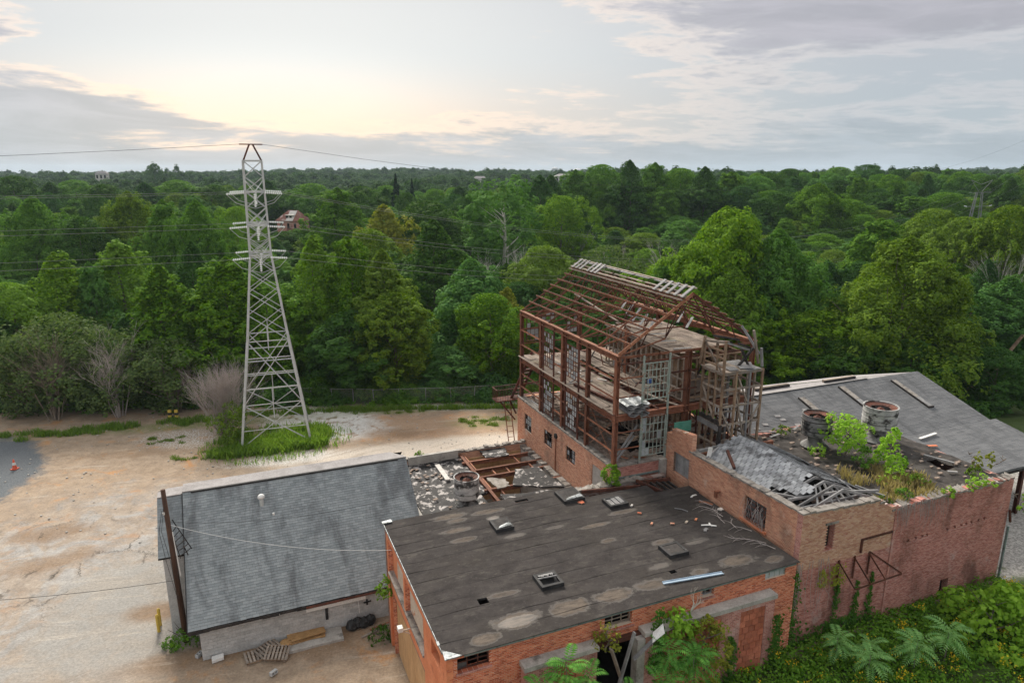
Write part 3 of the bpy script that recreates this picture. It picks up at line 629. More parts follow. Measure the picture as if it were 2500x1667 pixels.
obj('corner_flashing', MB().slab([(-.15,11.25,7.40),(.42,11.3,7.41),(.38,11.56,7.42),(-.12,11.55,7.38)], .05), M['flashing'], T)
sash(T, 't', .2, .46, 1.86, 6.42, 7.08, 3, 2, M['rust_dark'], M['glass_dark'], .75, .045)
sash(T, 't', .2, 7.2, 8.6, 6.48, 7.08, 3, 2, M['wood'], M['glass_dark'], .9, .04)
sash(T, 't', .2, 12.3, 13.05, 6.72, 7.1, 2, 1, M['wood_grey'], M['glass_dark'], .2, .04)
sash(T, 't', .12, 16.1, 17.4, 6.62, 7.18, 4, 1, M['green_frame'], M['glass_old'], .0, .05)
for (a_, c_) in ((.4,1.92),(7.1,8.7),(12.2,13.1)): obj('window_sill', MB().box(a_, c_, -.06, .1, 6.33 if a_ < 12 else 6.63, 6.415 if a_ < 12 else 6.715), M['brick_old'], T)
# low buttress wall in front, with clay block panels under a concrete cap
for (s0, s1) in ((3.2, 6.6), (9.0, 16.4)):
    pan = [(4.7,6.0)] if s0 < 5 else [(9.7,13.2),(14.35,15.85)]
    hs = [(p[0], p[1], 1.0, 5.72) for p in pan]
    obj('buttress_wall', MB().wall('t', -.46, -.06, s0, s1, .0, 6.0, hs), M['brick_old'], T)
    obj('panel_bed', MB().box(pan[0][0]-.05, pan[-1][1]+.05, -.36, -.1, 0.2, 5.8), M['mortar'], T)
    obj('cap', MB().box(s0-.05, s1+.05, -.56, .0, 6.0, 6.22), M['concrete'], T)
    for (p0, p1) in pan:
        nc = max(3, round((p1-p0)/.42)); cw = (p1-p0)/nc; r_ = 0; z_ = 1.5
        while z_ < 5.7:
            for c_ in range(-1, nc):
                a_ = max(p0+.01, p0+(c_+(.5 if r_ % 2 else 0))*cw+.012); e_ = min(p1-.01, p0+(c_+1+(.5 if r_ % 2 else 0))*cw-.012)
                if e_-a_ < .08: continue
                cell('clay_block', T, a_, e_, -.44+random.uniform(-.012, .012), -.3, z_+.012, z_+.318, M['terracotta'])
            z_ += .33; r_ += 1
obj('door_post', MB().box(8.62, 9.02, -.5, -.05, 1.8, 5.9), M['concrete'], T); obj('lintel', MB().box(6.6, 9.05, -.2, -.0, 5.8, 6.02), M['rust_dark'], T)
piece('broken_plank', T, (6.95,-1.0,6.35), (7.75,-.75,4.2), .2, .06, M['wood']); piece('broken_plank', T, (8.15,-.9,6.75), (7.35,-.95,4.0), .16, .07, M['wood_grey']); piece('broken_plank', T, (8.3,-.7,5.2), (9.4,-.8,6.1), .2, .05, M['wood_grey'])
b = MB().slab([(9.1,-.9,5.95),(9.65,-1.0,6.35),(9.75,-.7,6.6),(9.3,-.6,6.2)], .03); b.slab([(9.1,-.9,5.95),(9.3,-.6,6.2),(9.32,-.62,5.8),(9.12,-.92,5.6)], .03); obj('torn_sheet', b, M['white'], T)
def hatch(s0, s1, t0, t1, kind):
    z = 7.32; b = MB(); hz = .2
    for (a0, a1, c0, c1) in ((s0,s1,t0,t0+.14),(s0,s1,t1-.14,t1),(s0,s0+.14,t0+.14,t1-.14),(s1-.14,s1,t0+.14,t1-.14)): b.box(a0, a1, c0, c1, z, z+hz)
    ht = obj('roof_hatch', b, M['tar_plain'], T)
    if kind == 1: obj('hatch_lid', MB().slab([(s0+.1,t0+.1,z+.10),(s1-.1,t0+.1,z+.16),(s1-.1,t1-.1,z+.24),(s0+.1,t1-.1,z+.2)], .03), M['charred'], ht); obj('torn_sheet', MB().slab([(s0+.15,t0+.08,z+.23),(s1-.1,t0+.1,z+.28),(s1-.2,t0+.35,z+.33),(s0+.3,t0+.3,z+.22)], .02), M['flashing'], ht)
    if kind == 2: obj('hatch_lid', MB().box(s0+.1, s1-.1, t0+.1, t1-.1, z+.14, z+.18), M['charred'], ht)
    if kind == 3:
        b = MB().box(s0+.14, s1-.14, t0+.14, t1-.14, z+.01, z+.03); obj('hatch_painted_dark', b, M['dark'], ht)  # flat near-black plate on the uncut roof, painted as the shade inside
        b = MB()
        for q in range(9):
            a_ = s0+.2+.08*q; b.slab([(a_,t1-.35-.05*(q % 3),z+.26),(a_+.1,t1-.3-.04*(q % 2),z+.28),(a_+.06,t1-.15,z+.2),(a_-.03,t1-.16,z+.2)], .015)
        b.bar((s0+.1,t1-.4,z+.2), (s1-.1,t1-.5,z+.22), .05); obj('torn_felt', b, M['wood_grey'], ht)
        obj('hatch_apron', MB().slab([(s0+.14,t0+.14,z+.05),(s1-.14,t0+.14,z+.05),(s1-.14,t1-.3,z+.16),(s1-.3,t0+.4,z+.03),(s0+.3,t0+.45,z+.03)], .02), M['tar_plain'], ht)
    if kind == 4:
        b = MB()
        for q in range(3): b.box(s0+.16+q*.3, s0+.42+q*.3, t0+.16, t1-.16, z+.1+.03*q, z+.16+.03*q)
        obj('broken_lid', b, M['wood_grey'], ht)
hatch(5.27,6.3,8.1,9.2,1); hatch(5.35,6.47,2.5,3.6,3); hatch(12.32,13.45,2.5,3.55,2); hatch(10.05,11.4,9.6,10.95,1); hatch(12.2,13.4,8.07,9.1,4)
# burnt back corner: pit with charred joists
b = MB().box(11.6, 18.05, 9.0, 11.1, 5.9, 6.0); obj('pit_floor', b, M['charred'], T)
for k in range(6): piece('charred_joist', T, (15.9+.35*k,8.8,7.1-.1*random.random()), (15.9+.38*k,11.1,6.95), .09, .16, M['charred'])
for (p, q) in (((15.7,10.9,7.2),(16.2,8.85,7.3)),((16.0,11.0,7.0),(17.9,10.4,7.15)),((11.7,10.6,7.35),(15.6,10.3,7.1))): piece('burnt_beam', T, p, q, .12, .2, M['rust_dark'])
b = MB()
for k in range(26):
    a_ = 9.0+.28*k; b.slab([(a_,11.05,7.12+.12*random.random()),(a_+.3,11.02,7.1+.14*random.random()),(a_+.32,11.5,7.14+.16*random.random()),(a_,11.5,7.12+.14*random.random())], .1)
obj('rubble_coping', b, M['coping'], T)
# loose things lying on the roof
def loose(name, label, cat, mb, m, s, t, z=7.345, group=None, rot=0., smooth=False):
    me = mb.mesh(name, (0, 0, 0), smooth); me.materials.append(m); o = bpy.data.objects.new(name, me); COL.objects.link(o); o.location = W(s, t, z); o.rotation_euler = (0, 0, A0+rot)
    return tag(o, label, cat, group)
loose('metal_gutter', 'long pale blue metal strip lying on the black roof near its front edge', 'gutter', MB().box(0,3.15,-.09,.09,0,.012).box(0,3.15,-.1,-.085,.0,.05).box(0,3.15,.085,.1,0,.05), M['blue_metal'], 10.8, .9, rot=R(-7))
hb = MB().box(-.11,.11,-.05,.05,0,.065)
for i, (s_, t_, lab) in enumerate([(13.43,7.01,'red brick lying on the black roof below the grey broken hatch'),(13.51,7.94,'pale brick lying beside the corner of the grey broken hatch'),(13.41,5.76,'lone pink brick lying in the middle of the black roof, leftmost of a row'),(14.45,5.33,'pink brick lying on the black roof between two others'),(15.26,5.18,'tan brick on the black roof next to the orange one'),(15.92,5.22,'bright orange brick on the black roof, rightmost of the loose row')]):
    loose('loose_brick', lab, 'brick', hb, M[['brick_red','stone_pale','brick_salmon','brick_salmon','buff','painted'][i]], s_, t_, group='bricks lying on the black roof', rot=random.uniform(-1, 1))
def stick(L, w_, h_, bend=0.): return MB().bar((0,0,h_/2), (L/2,bend,h_/2+.01), w_, h_).bar((L/2,bend,h_/2+.01), (L,0,h_/2), w_, h_)
for i, (s_, t_, L, w_, mm, r_, lab) in enumerate([(15.6,6.75,.75,.05,'wood_grey',-.9,'bent pale strip lying alone on the black roof'),(15.8,4.6,.8,.08,'white',-.5,'white splintered batten on the roof above the other scraps'),(15.6,4.0,.35,.16,'wood_grey',.6,'short grey wooden block on the roof nearest the front'),(16.3,4.3,.35,.08,'white',1.4,'small white stick on the roof beside the splintered batten'),(17.3,7.5,.5,.1,'white',.3,'white broken board on the roof near the burnt pit'),(17.4,6.9,.8,.16,'rust_light',-.9,'rusty red beam end on the roof near the burnt pit'),(17.8,5.6,.3,.25,'stone_pale',.2,'pale flat scrap on the roof against the salmon brick wall'),(10.9,9.35,.3,.3,'brick_red',.2,'round red clay pot lid beside the far black hatch')]):
    loose('roof_scrap', lab, 'debris', stick(L, w_, .04, .06), M[mm], s_, t_, group='scraps lying on the black roof', rot=r_)
for k in range(9):
    t_ = 1.2+.62*k; L = random.uniform(.9, 2.0)
    loose('dead_branch', f'bare grey dead branch by the salmon brick wall, {["nearest the front", "second from the front", "third from the front", "fourth from the front", "fifth from the front", "sixth from the front", "seventh from the front", "eighth from the front", "farthest back"][k]}', 'branch', MB().tube([(0,0,.03),(L*.4,random.uniform(-.15,.15),.08),(L*.7,random.uniform(-.2,.2),.1),(L,random.uniform(-.3,.3),.04)], [.02,.016,.012,.006], 4).tube([(L*.4,0,.06),(L*.6,.3,.12),(L*.75,.5,.06)], [.012,.009,.004], 4).tube([(L*.6,0,.06),(L*.8,-.25,.1)], [.01,.004], 4), M['twig'], 17.9-random.uniform(0,.8), t_, group='dead branches on the black roof', rot=R(110)+random.uniform(-.7,.7))

# ------------------------------------------------------------------ grey block shed
T = thing('block_shed', 'grey concrete block shed with a steep streaked grey shingle roof', 'shed', (-9.85, 13.6, 0))
e0, e1 = (13.2, 2.2), (19.42, 7.42)
obj('near_wall', MB().wall('t', 13.62, 13.82, -9.85, 3.2, -.3, 2.45, []), M['mortar'], T)
cnt = 0
for r_ in range(11):
    x = -9.85-(.2 if r_ % 2 else 0)
    while x < .5:
        a_, c_ = max(x, -9.85), min(x+.39, .5); x += .4
        if c_-a_ > .1: cell('concrete_block', T, a_+.004, c_, 13.6+random.uniform(-.004,.004), 13.63, .0+.2*r_+.008, .2*(r_+1), M['block']); cnt += 1
bm = MB()
for r_ in range(24):
    x = -11.5-(.2 if r_ % 2 else 0)
    while x < -9.9:
        a_, c_ = max(x, -11.5), min(x+.39, -9.9); x += .4
        if c_-a_ > .1: bm.box(a_+.004, c_, 16.69+random.uniform(-.004,.004), 16.72, .2*r_+.008, .2*(r_+1))
obj('block_courses', bm, M['block'], T, 'stuff'); obj('side_bay_wall', MB().box(-11.5, -9.8, 16.71, 16.9, -.3, 4.85), M['mortar'], T)
g_ = MB()
for s_ in (-9.86, 3.0): g_.add([(s_,13.8,0),(s_,26.2,0),(s_,26.2,2.3),(s_,20.4,7.2),(s_,19.4,7.2),(s_,13.8,2.5),(s_+.2,13.8,0),(s_+.2,26.2,0),(s_+.2,26.2,2.3),(s_+.2,20.4,7.2),(s_+.2,19.4,7.2),(s_+.2,13.8,2.5)], [(0,5,4,3,2,1),(6,7,8,9,10,11),(0,1,7,6),(1,2,8,7),(2,3,9,8),(3,4,10,9),(4,5,11,10),(5,0,6,11)])
obj('gable_wall', g_, M['blockwall'], T)
g_ = MB(); s_ = -11.5; g_.add([(s_,16.9,0),(s_,23.5,0),(s_,23.5,4.7),(s_,20.4,7.1),(s_,19.4,7.1),(s_,16.9,4.9),(s_+.2,16.9,0),(s_+.2,23.5,0),(s_+.2,23.5,4.7),(s_+.2,20.4,7.1),(s_+.2,19.4,7.1),(s_+.2,16.9,4.9)], [(0,5,4,3,2,1),(6,7,8,9,10,11),(0,1,7,6),(1,2,8,7),(2,3,9,8),(3,4,10,9),(4,5,11,10),(5,0,6,11)])
obj('gable_wall', g_, M['blockwall'], T)
obj('rear_wall', MB().box(-9.8, 3.2, 26.0, 26.2, 0, 2.3), M['blockwall'], T)
def plane_slab(b, s0, s1, lo, hi, th):
    return b.add([(s0,lo[0],lo[1]),(s1,lo[0],lo[1]),(s1,hi[0],hi[1]),(s0,hi[0],hi[1]),(s0,lo[0],lo[1]-th),(s1,lo[0],lo[1]-th),(s1,hi[0],hi[1]-th),(s0,hi[0],hi[1]-th)], [(0,1,2,3),(7,6,5,4),(0,4,5,1),(1,5,6,2),(2,6,7,3),(3,7,4,0)])
b = plane_slab(MB(), -10.36, 3.15, e0, e1, .12); b.add([(-10.36,20.42,7.42),(3.15,20.42,7.42),(3.15,26.6,2.2),(-10.36,26.6,2.2)], [(0,3,2,1)]); obj('roof_deck', b, M['dark'], T)
shingles(T, -10.36, 3.15, e0, e1, .165, .33, M['shingle'], th=.026)
b = plane_slab(MB(), -11.72, -10.37, (16.6,4.93), (19.42,7.30), .1); b.add([(-11.72,20.42,7.3),(-10.37,20.42,7.3),(-10.37,24,4.4),(-11.72,24,4.4)], [(0,3,2,1)]); obj('roof_deck', b, M['dark'], T)
shingles(T, -11.72, -10.37, (16.6,4.93), (19.42,7.30), .165, .33, M['shingle'], th=.026)
b = MB().slab([(-11.2,19.38,7.37),(-10.38,19.38,7.37),(-10.38,20.45,7.40),(-11.2,20.45,7.40),(-11.72,20.1,7.38),(-11.72,19.38,7.36)], .05); b.slab([(-10.36,19.36,7.50),(3.18,19.36,7.50),(2.3,20.45,7.53),(-10.36,20.45,7.53)], .06); obj('ridge_cap', b, M['ridge_cap'], T)
obj('ridge_flashing', MB().box(-9.9, 2.6, 19.28, 19.355, 7.36, 7.48), M['black'], T)
obj('rake_board', MB().bar((-10.38,13.18,2.12), (-10.38,19.4,7.34), .05, .16), M['black'], T)
b = MB(); x = -10.36
while x < 3: L = random.uniform(.8, 2.2); b.box(x, min(x+L, 3.1), 13.14, 13.19, 2.0+random.uniform(-.04,.03), 2.17); x += L+random.choice((0, 0, .05))
obj('fascia', b, M['charred'], T)
b = MB().box(-4.3, -.95, 13.3, 13.34, 1.68, 1.98); b.slab([(-4.3,13.3,1.98),(-.95,13.3,1.98),(-.9,13.55,2.0),(-4.25,13.55,2.0)], .03); b.bar((-1.4,13.3,1.7), (-1.35,13.32,.85), .06, .03); obj('peeled_soffit', b, M['white'], T)
obj('fascia_trim', MB().box(-4.3, 3.0, 13.11, 13.138, 2.02, 2.15), M['rust_dark'], T)
obj('wall_conduit', MB().box(-3.25, -3.1, 13.53, 13.6, .75, 1.6).box(-3.2, -2.8, 13.53, 13.6, 1.55, 1.65).box(-1.05, -.6, 13.53, 13.6, 1.25, 1.32).box(-.9, -.8, 13.53, 13.6, 1.1, 1.45), M['black'], T)
v = obj('vent_pipe', MB().lathe((-6.05,18.2,6.2), [(.13,-.2),(.13,.62)], 12), M['galv'], T, smooth=True); obj('vent_hood', MB().lathe((-6.05,18.2,6.2), [(.0,.86),(.12,.83),(.2,.74),(.21,.62),(.0,.6)], 12), M['white'], v, smooth=True)
obj('small_vent', MB().lathe((-5.45,17.6,5.75), [(.07,-.1),(.07,.25),(.0,.25)], 8), M['white'], T)

# ------------------------------------------------------------------ burnt-out annexe between shed and mill
T = thing('ruined_annex', 'burnt-out low annexe with collapsed tar roof and exposed rusty beams', 'building', (8.5, 19, 0))
obj('rear_wall', MB().wall('t', 25.05, 25.4, 3.4, 14.35, 0, 4.55, [(9.6,11.6,2.2,4.0)]), M['brick_salmon'], T)
obj('side_wall', MB().box(3.4, 3.6, 13.5, 25.05, 0, 4.2), M['concrete'], T)
obj('floor', MB().box(3.6, 14.3, 11.6, 25, .05, .2), M['concrete'], T)
obj('inner_wall', MB().box(8.8, 13.8, 24.95, 25.04, .2, 4.0), M['plywood'], T); obj('inner_wall', MB().box(13.9, 14.3, 11.6, 25, .2, 4.15), M['stone_pale'], T)
b = MB()
for i in range(9):
    for j in range(16):
        s0, t0 = 3.62+.56*i, 13.4+.73*j
        if s0 > 7.9 and 17.0 < t0 < 18.3: continue
        z_ = lambda a_, c_: 4.24+.05*math.sin(a_*2.3)*math.cos(c_*1.7)
        b.slab([(s0,t0,z_(s0,t0)),(s0+.56,t0,z_(s0+.56,t0)),(s0+.56,t0+.73,z_(s0+.56,t0+.73)),(s0,t0+.73,z_(s0,t0+.73))], .2)
obj('tar_roof', b, M['tar'], T)
piece('main_beam', T, (8.72,11.6,4.3), (8.72,25.0,4.3), .22, .36, M['rust'], 'I')
for t_ in (23.5, 21.9, 20.65, 18.6): piece('cross_beam', T, (8.4,t_,4.28), (14.3,t_,4.26), .18, .3, M['rust'], 'I')
for (s_, t0, t1) in ((10.2,20.7,21.9),(11.3,20.7,21.9),(12.6,21.9,23.5),(9.6,17.2,18.6),(13.2,20.7,21.9)): piece('joist', T, (s_,t0,4.2), (s_,t1,4.2), .1, .16, M['rust_light'], 'C')
for (s_, t0, t1) in ((9.0,22.0,24.9),(8.95,18.7,20.6)): piece('joist', T, (s_,t0,4.32), (s_,t1,4.3), .1, .18, M['rust_light'], 'C')
def ragged(pts, dz, n=5, amp=.12):
    out = []
    for i, p in enumerate(pts):
        q = pts[(i+1) % len(pts)]
        for k in range(n): f = k/n; out.append((p[0]+(q[0]-p[0])*f+(random.uniform(-amp, amp) if k else 0), p[1]+(q[1]-p[1])*f+(random.uniform(-amp, amp) if k else 0), p[2]+(q[2]-p[2])*f))
    return MB().slab(out, dz)
obj('roof_slab', ragged([(10.35,23.6,4.5),(12.2,23.4,4.5),(12.5,25.0,4.45),(10.4,25.2,4.5)], .1), M['tar'], T)
obj('roof_slab', ragged([(10.5,18.4,4.5),(13.8,17.0,4.4),(13.4,20.5,4.5),(11.6,20.8,4.5)], .12), M['tar'], T)
obj('roof_slab', ragged([(8.9,13.2,4.35),(13.8,13.2,4.3),(13.9,16.6,4.42),(9.2,17.6,4.42)], .14), M['tar'], T)
obj('roof_slab', ragged([(9.3,18.4,4.46),(10.3,18.5,4.46),(10.4,19.6,4.46),(9.2,20.3,4.46)], .08), M['coping'], T)
b = MB()
for k in range(34):
    a_ = 3.45+.32*k; hz = random.uniform(0, .22); b.box(a_, a_+.31, 25.02, 25.42, 4.55, 4.6+hz)
for k in range(34): a_ = 13.85; t_ = 13.0+.36*k; b.box(a_, 14.32, t_, t_+.35, 4.15, 4.32+random.uniform(0, .2))
obj('wall_coping', b, M['coping'], T)
obj('parapet', MB().box(4.6, 8.5, 24.75, 25.0, 4.3, 4.95), M['concrete'], T); obj('kerb', MB().box(6.4, 6.75, 21.2, 24.0, 4.3, 4.42), M['stone_pale'], T)
b = MB()
for k in range(40): s_, t_ = random.uniform(3.8, 8.4), random.uniform(16.5, 24.5); b.slab([(s_,t_,4.36),(s_+random.uniform(.1,.35),t_+.05,4.38),(s_+.25,t_+random.uniform(.1,.3),4.37),(s_-.05,t_+.2,4.35)], .04)
obj('roof_debris', b, M['rubble'], T, 'stuff')

# ------------------------------------------------------------------ roof ventilators (open drums on necks)
def ventilator(s, t, z, r, neck, hgt_, label, m, dark):
    T = thing('roof_ventilator', label, 'ventilator', (s, t, z), group='drum ventilators on the roofs')
    obj('base', MB().lathe((s,t,z), [(r*.95,0),(r*.9,.05),(r*.5,neck*.45),(r*.42,neck)], 20), M['barrel_dark'], T, smooth=True)
    b = MB().lathe((s,t,z+neck), [(r*.42,0),(r*.97,.04),(r,.1),(r,.48*hgt_),(r*1.02,.5*hgt_),(r,.52*hgt_),(r*1.0,hgt_*.96),(r*1.03,hgt_),(r*.95,hgt_),(r*.93,.2),(0,.2)], 28)
    dr = obj('drum', b, m, T, smooth=False)
    for q in (.28, .74): obj('hoop', MB().lathe((s,t,z+neck), [(r*1.0,hgt_*q-.03),(r*1.025,hgt_*q-.02),(r*1.025,hgt_*q+.02),(r*1.0,hgt_*q+.03)], 28), M['barrel_dark'] if not dark else M['charred'], dr)
    b = MB(); n = 22
    for k in range(n):
        a0, a1 = 2*math.pi*k/n, 2*math.pi*(k+1)/n; ro, ri = r*.94, r*(.58+random.uniform(-.06,.05)); zz = z+neck+hgt_*.95
        b.slab([(s+ri*math.cos(a0),t+ri*math.sin(a0),zz-.1),(s+ro*math.cos(a0),t+ro*math.sin(a0),zz),(s+ro*math.cos(a1),t+ro*math.sin(a1),zz),(s+ri*math.cos(a1),t+ri*math.sin(a1),zz-.12)], .02)
    obj('inner_ring', b, M['rust_dark'], T)
    obj('inner_cone', MB().lathe((s,t,z+neck), [(r*.55,hgt_*.6),(r*.25,hgt_*.85),(0,hgt_*.95)], 9, .2), M['rust_dark'], T)
    return T
ventilator(6.75, 17.5, 4.28, .84, .5, 1.45, 'white and black peeling drum ventilator on the burnt annexe roof', M['barrel'], 0)
ventilator(27.65, 8.5, 8.62, .92, .75, 1.4, 'dark blackened drum ventilator behind the bright green bush on the roof', M['barrel_dark'], 1)
ventilator(32.3, 7.7, 8.62, 1.05, .85, 1.5, 'tall whitish drum ventilator with rusty rim beside the shingled barn roof', M['barrel'], 0)

# ------------------------------------------------------------------ steel-framed mill on its brick base
S0, S1, SM = 14.6, 24.9, 19.8; TS = [11.85, 15.45, 19.1, 22.75, 26.5]; ZB, ZF, ZE, ZR = 8.0, 11.4, 15.0, 18.5
T = thing('steel_frame_mill', 'tall derelict mill, a bare rusty steel frame on a salmon brick base', 'building', (14.6, 11.85, 0))
WH = [(24.1,25.5,5.6,6.95),(20.3,21.8,5.75,6.95),(16.6,18.1,5.95,7.05),(12.7,14.3,4.3,7.2)]
obj('side_wall', MB().wall('s', 14.42, 14.8, 11.76, 26.9, 0, 7.9, WH), M['brick_salmon'], T)
brickwork(T, 's', 14.42, -1, 11.78, 26.88, 3.9, 7.88, WH, M['brick_salmon'], 0)
obj('front_wall', MB().wall('t', 11.76, 12.1, 14.8, 18.3, 0, 7.9, []), M['brick_salmon'], T)
brickwork(T, 't', 11.76, -1, 14.44, 18.3, 6.9, 7.88, [], M['brick_old'], 0)
obj('front_wall', MB().wall('t', 11.95, 12.25, 18.75, 25.2, 0, 7.9, []), M['brick_old'], T)
obj('far_wall', MB().wall('s', 24.9, 25.2, 12.25, 26.9, 0, 7.9, []), M['brick_salmon'], T); obj('rear_wall', MB().wall('t', 26.6, 26.9, 14.8, 24.9, 0, 7.9, []), M['brick_salmon'], T)
b = MB()
for k in range(38): t_ = 11.72+.4*k; b.box(14.36, 14.86, t_, t_+.395, 7.9, 7.99+random.uniform(0, .05))
for k in range(9): s_ = 14.87+.39*k; b.box(s_, s_+.385, 11.7, 12.15, 7.9, 7.98+random.uniform(0, .05))
obj('wall_coping', b, M['coping'], T)
for (u0, u1, z0, z1) in WH[:3]:
    sash(T, 's', 14.55, u0, u1, z0, z1, 4, 3, M['charred'], M['glass_old'], .55, .05)
obj('blocked_doorway', MB().box(14.5, 14.6, 12.7, 14.3, 4.3, 7.2), M['concrete'], T)
obj('wall_vent', MB().tube([(14.3,19.6,7.15),(14.45,19.6,7.15)], .2, 12), M['black'], T)
obj('rain_pipe', MB().tube([(14.36,19.62,7.0),(14.36,19.62,3.9)], .05, 6), M['rust_light'], T)
obj('base_flashing', MB().box(14.9, 18.2, 11.62, 11.74, 7.12, 7.2), M['patina'], T)
# columns
for t_ in TS:
    for s_ in (S0, S1): piece('column', T, (s_,t_,ZB), (s_,t_,ZE), .26, .26, M['rust'], 'I', up=(1,0,0))
for t_ in (TS[0], TS[2], TS[4]): piece('column', T, (SM,t_,4.0 if t_ == TS[0] else ZB), (SM,t_,ZE), .32, .32, M['rust'], 'I', up=(1,0,0))
# edge beams at floor and eaves, girts
for s_ in (S0, S1):
    piece('eave_beam', T, (s_,TS[0]-.25,ZE), (s_,TS[-1]+.2,ZE), .28, .34, M['rust_light'], 'I'); piece('floor_beam', T, (s_,TS[0]-.15,ZF-.25), (s_,TS[-1]+.15,ZF-.25), .26, .42, M['rust'], 'I')
    for i in range(4):
        for z_ in (8.95, 10.05, 12.45, 13.65):
            if s_ == S0 and i in (1, 2):
                a_, c_ = (TS[i], TS[i]+1.15) if i == 1 else (TS[i], TS[i]+1.3); piece('girt', T, (s_-.1,a_,z_), (s_-.1,c_,z_), .075, .09, M['rust_light'], 'L'); piece('girt', T, (s_-.1,a_+3.0,z_), (s_-.1,TS[i+1],z_), .075, .09, M['rust'], 'L')
            else: piece('girt', T, (s_-.1,TS[i],z_), (s_-.1,TS[i+1],z_), .075, .09, M['rust_light'] if random.random() < .5 else M['rust'], 'L')
for t_ in (TS[0], TS[-1]):
    piece('floor_beam', T, (S0,t_,ZF-.25), (S1,t_,ZF-.25), .26, .42, M['rust'], 'I')
    for z_ in (9.1, 10.2, 12.5, 13.7):
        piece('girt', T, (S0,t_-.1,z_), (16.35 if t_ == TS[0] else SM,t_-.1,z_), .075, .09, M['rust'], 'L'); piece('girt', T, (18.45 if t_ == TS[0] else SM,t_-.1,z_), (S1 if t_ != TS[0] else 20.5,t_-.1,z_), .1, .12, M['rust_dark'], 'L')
# trusses, purlins
def rafter_z(s_): return ZE+(ZR-ZE)*(1-abs(s_-SM)/(SM-S0))
for k, t_ in enumerate([TS[0]]+[TS[0]+(TS[-1]-TS[0])*q/6 for q in range(1, 6)]+[TS[-1]]):
    mm = M['rust_light'] if k == 0 else M['rust']
    for e_ in (S0, S1):
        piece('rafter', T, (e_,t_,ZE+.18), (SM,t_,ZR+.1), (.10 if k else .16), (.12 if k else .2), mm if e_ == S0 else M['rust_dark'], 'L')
        sg = 1 if e_ == S0 else -1
        for (a_, c_) in (((2.0,'r'),(1.35,'b')),((2.0,'r'),(3.3,'b')),((3.6,'r'),(3.3,'b')),((4.4,'r'),(3.3,'b'))):
            pa = e_+sg*a_[0]; pc = e_+sg*c_[0]; piece('truss_web', T, (pa,t_,rafter_z(pa)), (pc,t_,ZE+.12 if c_[0] < 3 else ZE+.9), .055, .055, M['rust'] if k % 2 else M['rust_dark'], 'L')
        piece('truss_tie', T, (e_,t_,ZE+.12), (e_+sg*3.3,t_,ZE+.9), .08, .1, M['rust'], 'L')
        piece('truss_web', T, (e_+sg*3.3,t_,ZE+.9), (SM,t_,ZR), .07, .07, M['rust_dark'], 'L')
    if k in (0, 6): piece('truss_chord', T, (S0,t_,ZE), (S1,t_,ZE), .12, .16, M['rust'], 'L'); piece('truss_chord', T, (S0,t_,ZE-.42), (S1,t_,ZE-.42), .1, .12, M['rust_dark'], 'L')
    else: piece('truss_tie', T, (S0+3.3,t_,ZE+.9), (S1-3.3,t_,ZE+.9), .08, .1, M['rust'], 'L')
bolts = MB()
for e_ in (S0, S1):
    sg = 1 if e_ == S0 else -1
    for q in range(1, 8):
        s_ = e_+sg*(.15+q*.62); z_ = rafter_z(s_)+.28
        if e_ == S1 and q > 6: continue
        piece('purlin', T, (s_,TS[0]-.3,z_), (s_,TS[-1]+.3,z_), .065, .09, M['rust_light'] if (q*7+(e_ == S1)*3) % 3 else M['rust'], 'C')
        for k in range(44): t_ = TS[0]+.35*k-.1; bolts.box(s_-.03, s_+.03, t_-.025, t_+.025, z_+.045, z_+.085)
obj('purlin_clips', bolts, M['wood'], T, 'stuff')
# weathered lumber left along the ridge
for (s_, z_, w_) in ((SM+.02,ZR+.45,.2),(SM-.75,ZR-.02,.18),(SM-.95,ZR-.22,.1)): piece('ridge_plank', T, (s_,TS[0]-.25,z_), (s_,TS[-1]+.25,z_), w_, .07, M['wood'])
for q in range(7):
    t0 = TS[0]+1.3+2.0*q; piece('ridge_plank', T, (SM+.35,t0,ZR+.25), (SM+.5+.1*random.random(),t0+random.uniform(1.5,2.6),ZR+.2), .25, .05, M['wood_grey'])
    piece('ridge_plank', T, (SM-.35,t0-.2,ZR+.12), (SM-.25,t0+random.uniform(1.2,2.2),ZR+.1), .16, .04, M['wood'])
for t_ in [TS[0]-.1+.75*k for k in range(5)]+[25.0+.62*k for k in range(3)]+[22.6+.6*k for k in range(3)]: piece('ridge_board', T, (SM-.92,t_,ZR-.05), (SM+.0,t_+.02,ZR+.55), .26, .06, M['wood_grey'])
# sash windows on the side and the front
for (a_, c_, z0, z1, nz, ms) in ((20.5,22.1,11.9,14.5,7,.45),(20.48,22.06,8.2,10.85,7,.4),(16.65,18.4,12.1,14.4,7,.35),(16.7,18.4,8.4,11.0,7,.25)):
    sash(T, 's', S0-.1, a_, c_, z0, z1, 5, nz, M['rust_dark'], M['glass_old'], ms, .05)
for t_ in (22.2,20.4,18.5,16.55): piece('window_post', T, (S0-.1,t_,ZB), (S0-.1,t_,ZE), .09, .09, M['rust_dark'], 'box')
for (z0, z1, ms) in ((12.1,14.5,1.),(8.35,11.0,.8)): sash(T, 't', TS[0]-.1, 16.5, 18.25, z0, z1, 6, 5, M['green_frame'], M['glass_old'], ms, .045)
for s_ in (16.42, 18.33): piece('window_post', T, (s_,TS[0]-.1,ZB), (s_,TS[0]-.1,ZE), .1, .1, M['green_frame'])
for (a_, c_, z0, z1) in ((20.6,22.1,14.5,15.3),(18.6,19.6,13.6,14.8)): sash(T, 't', TS[-1], a_ if a_ < 20 else 16.3, c_ if a_ < 20 else 17.5, z0-.6, z1-.4, 3, 3, M['rust_dark'], M['glass_old'], .3)
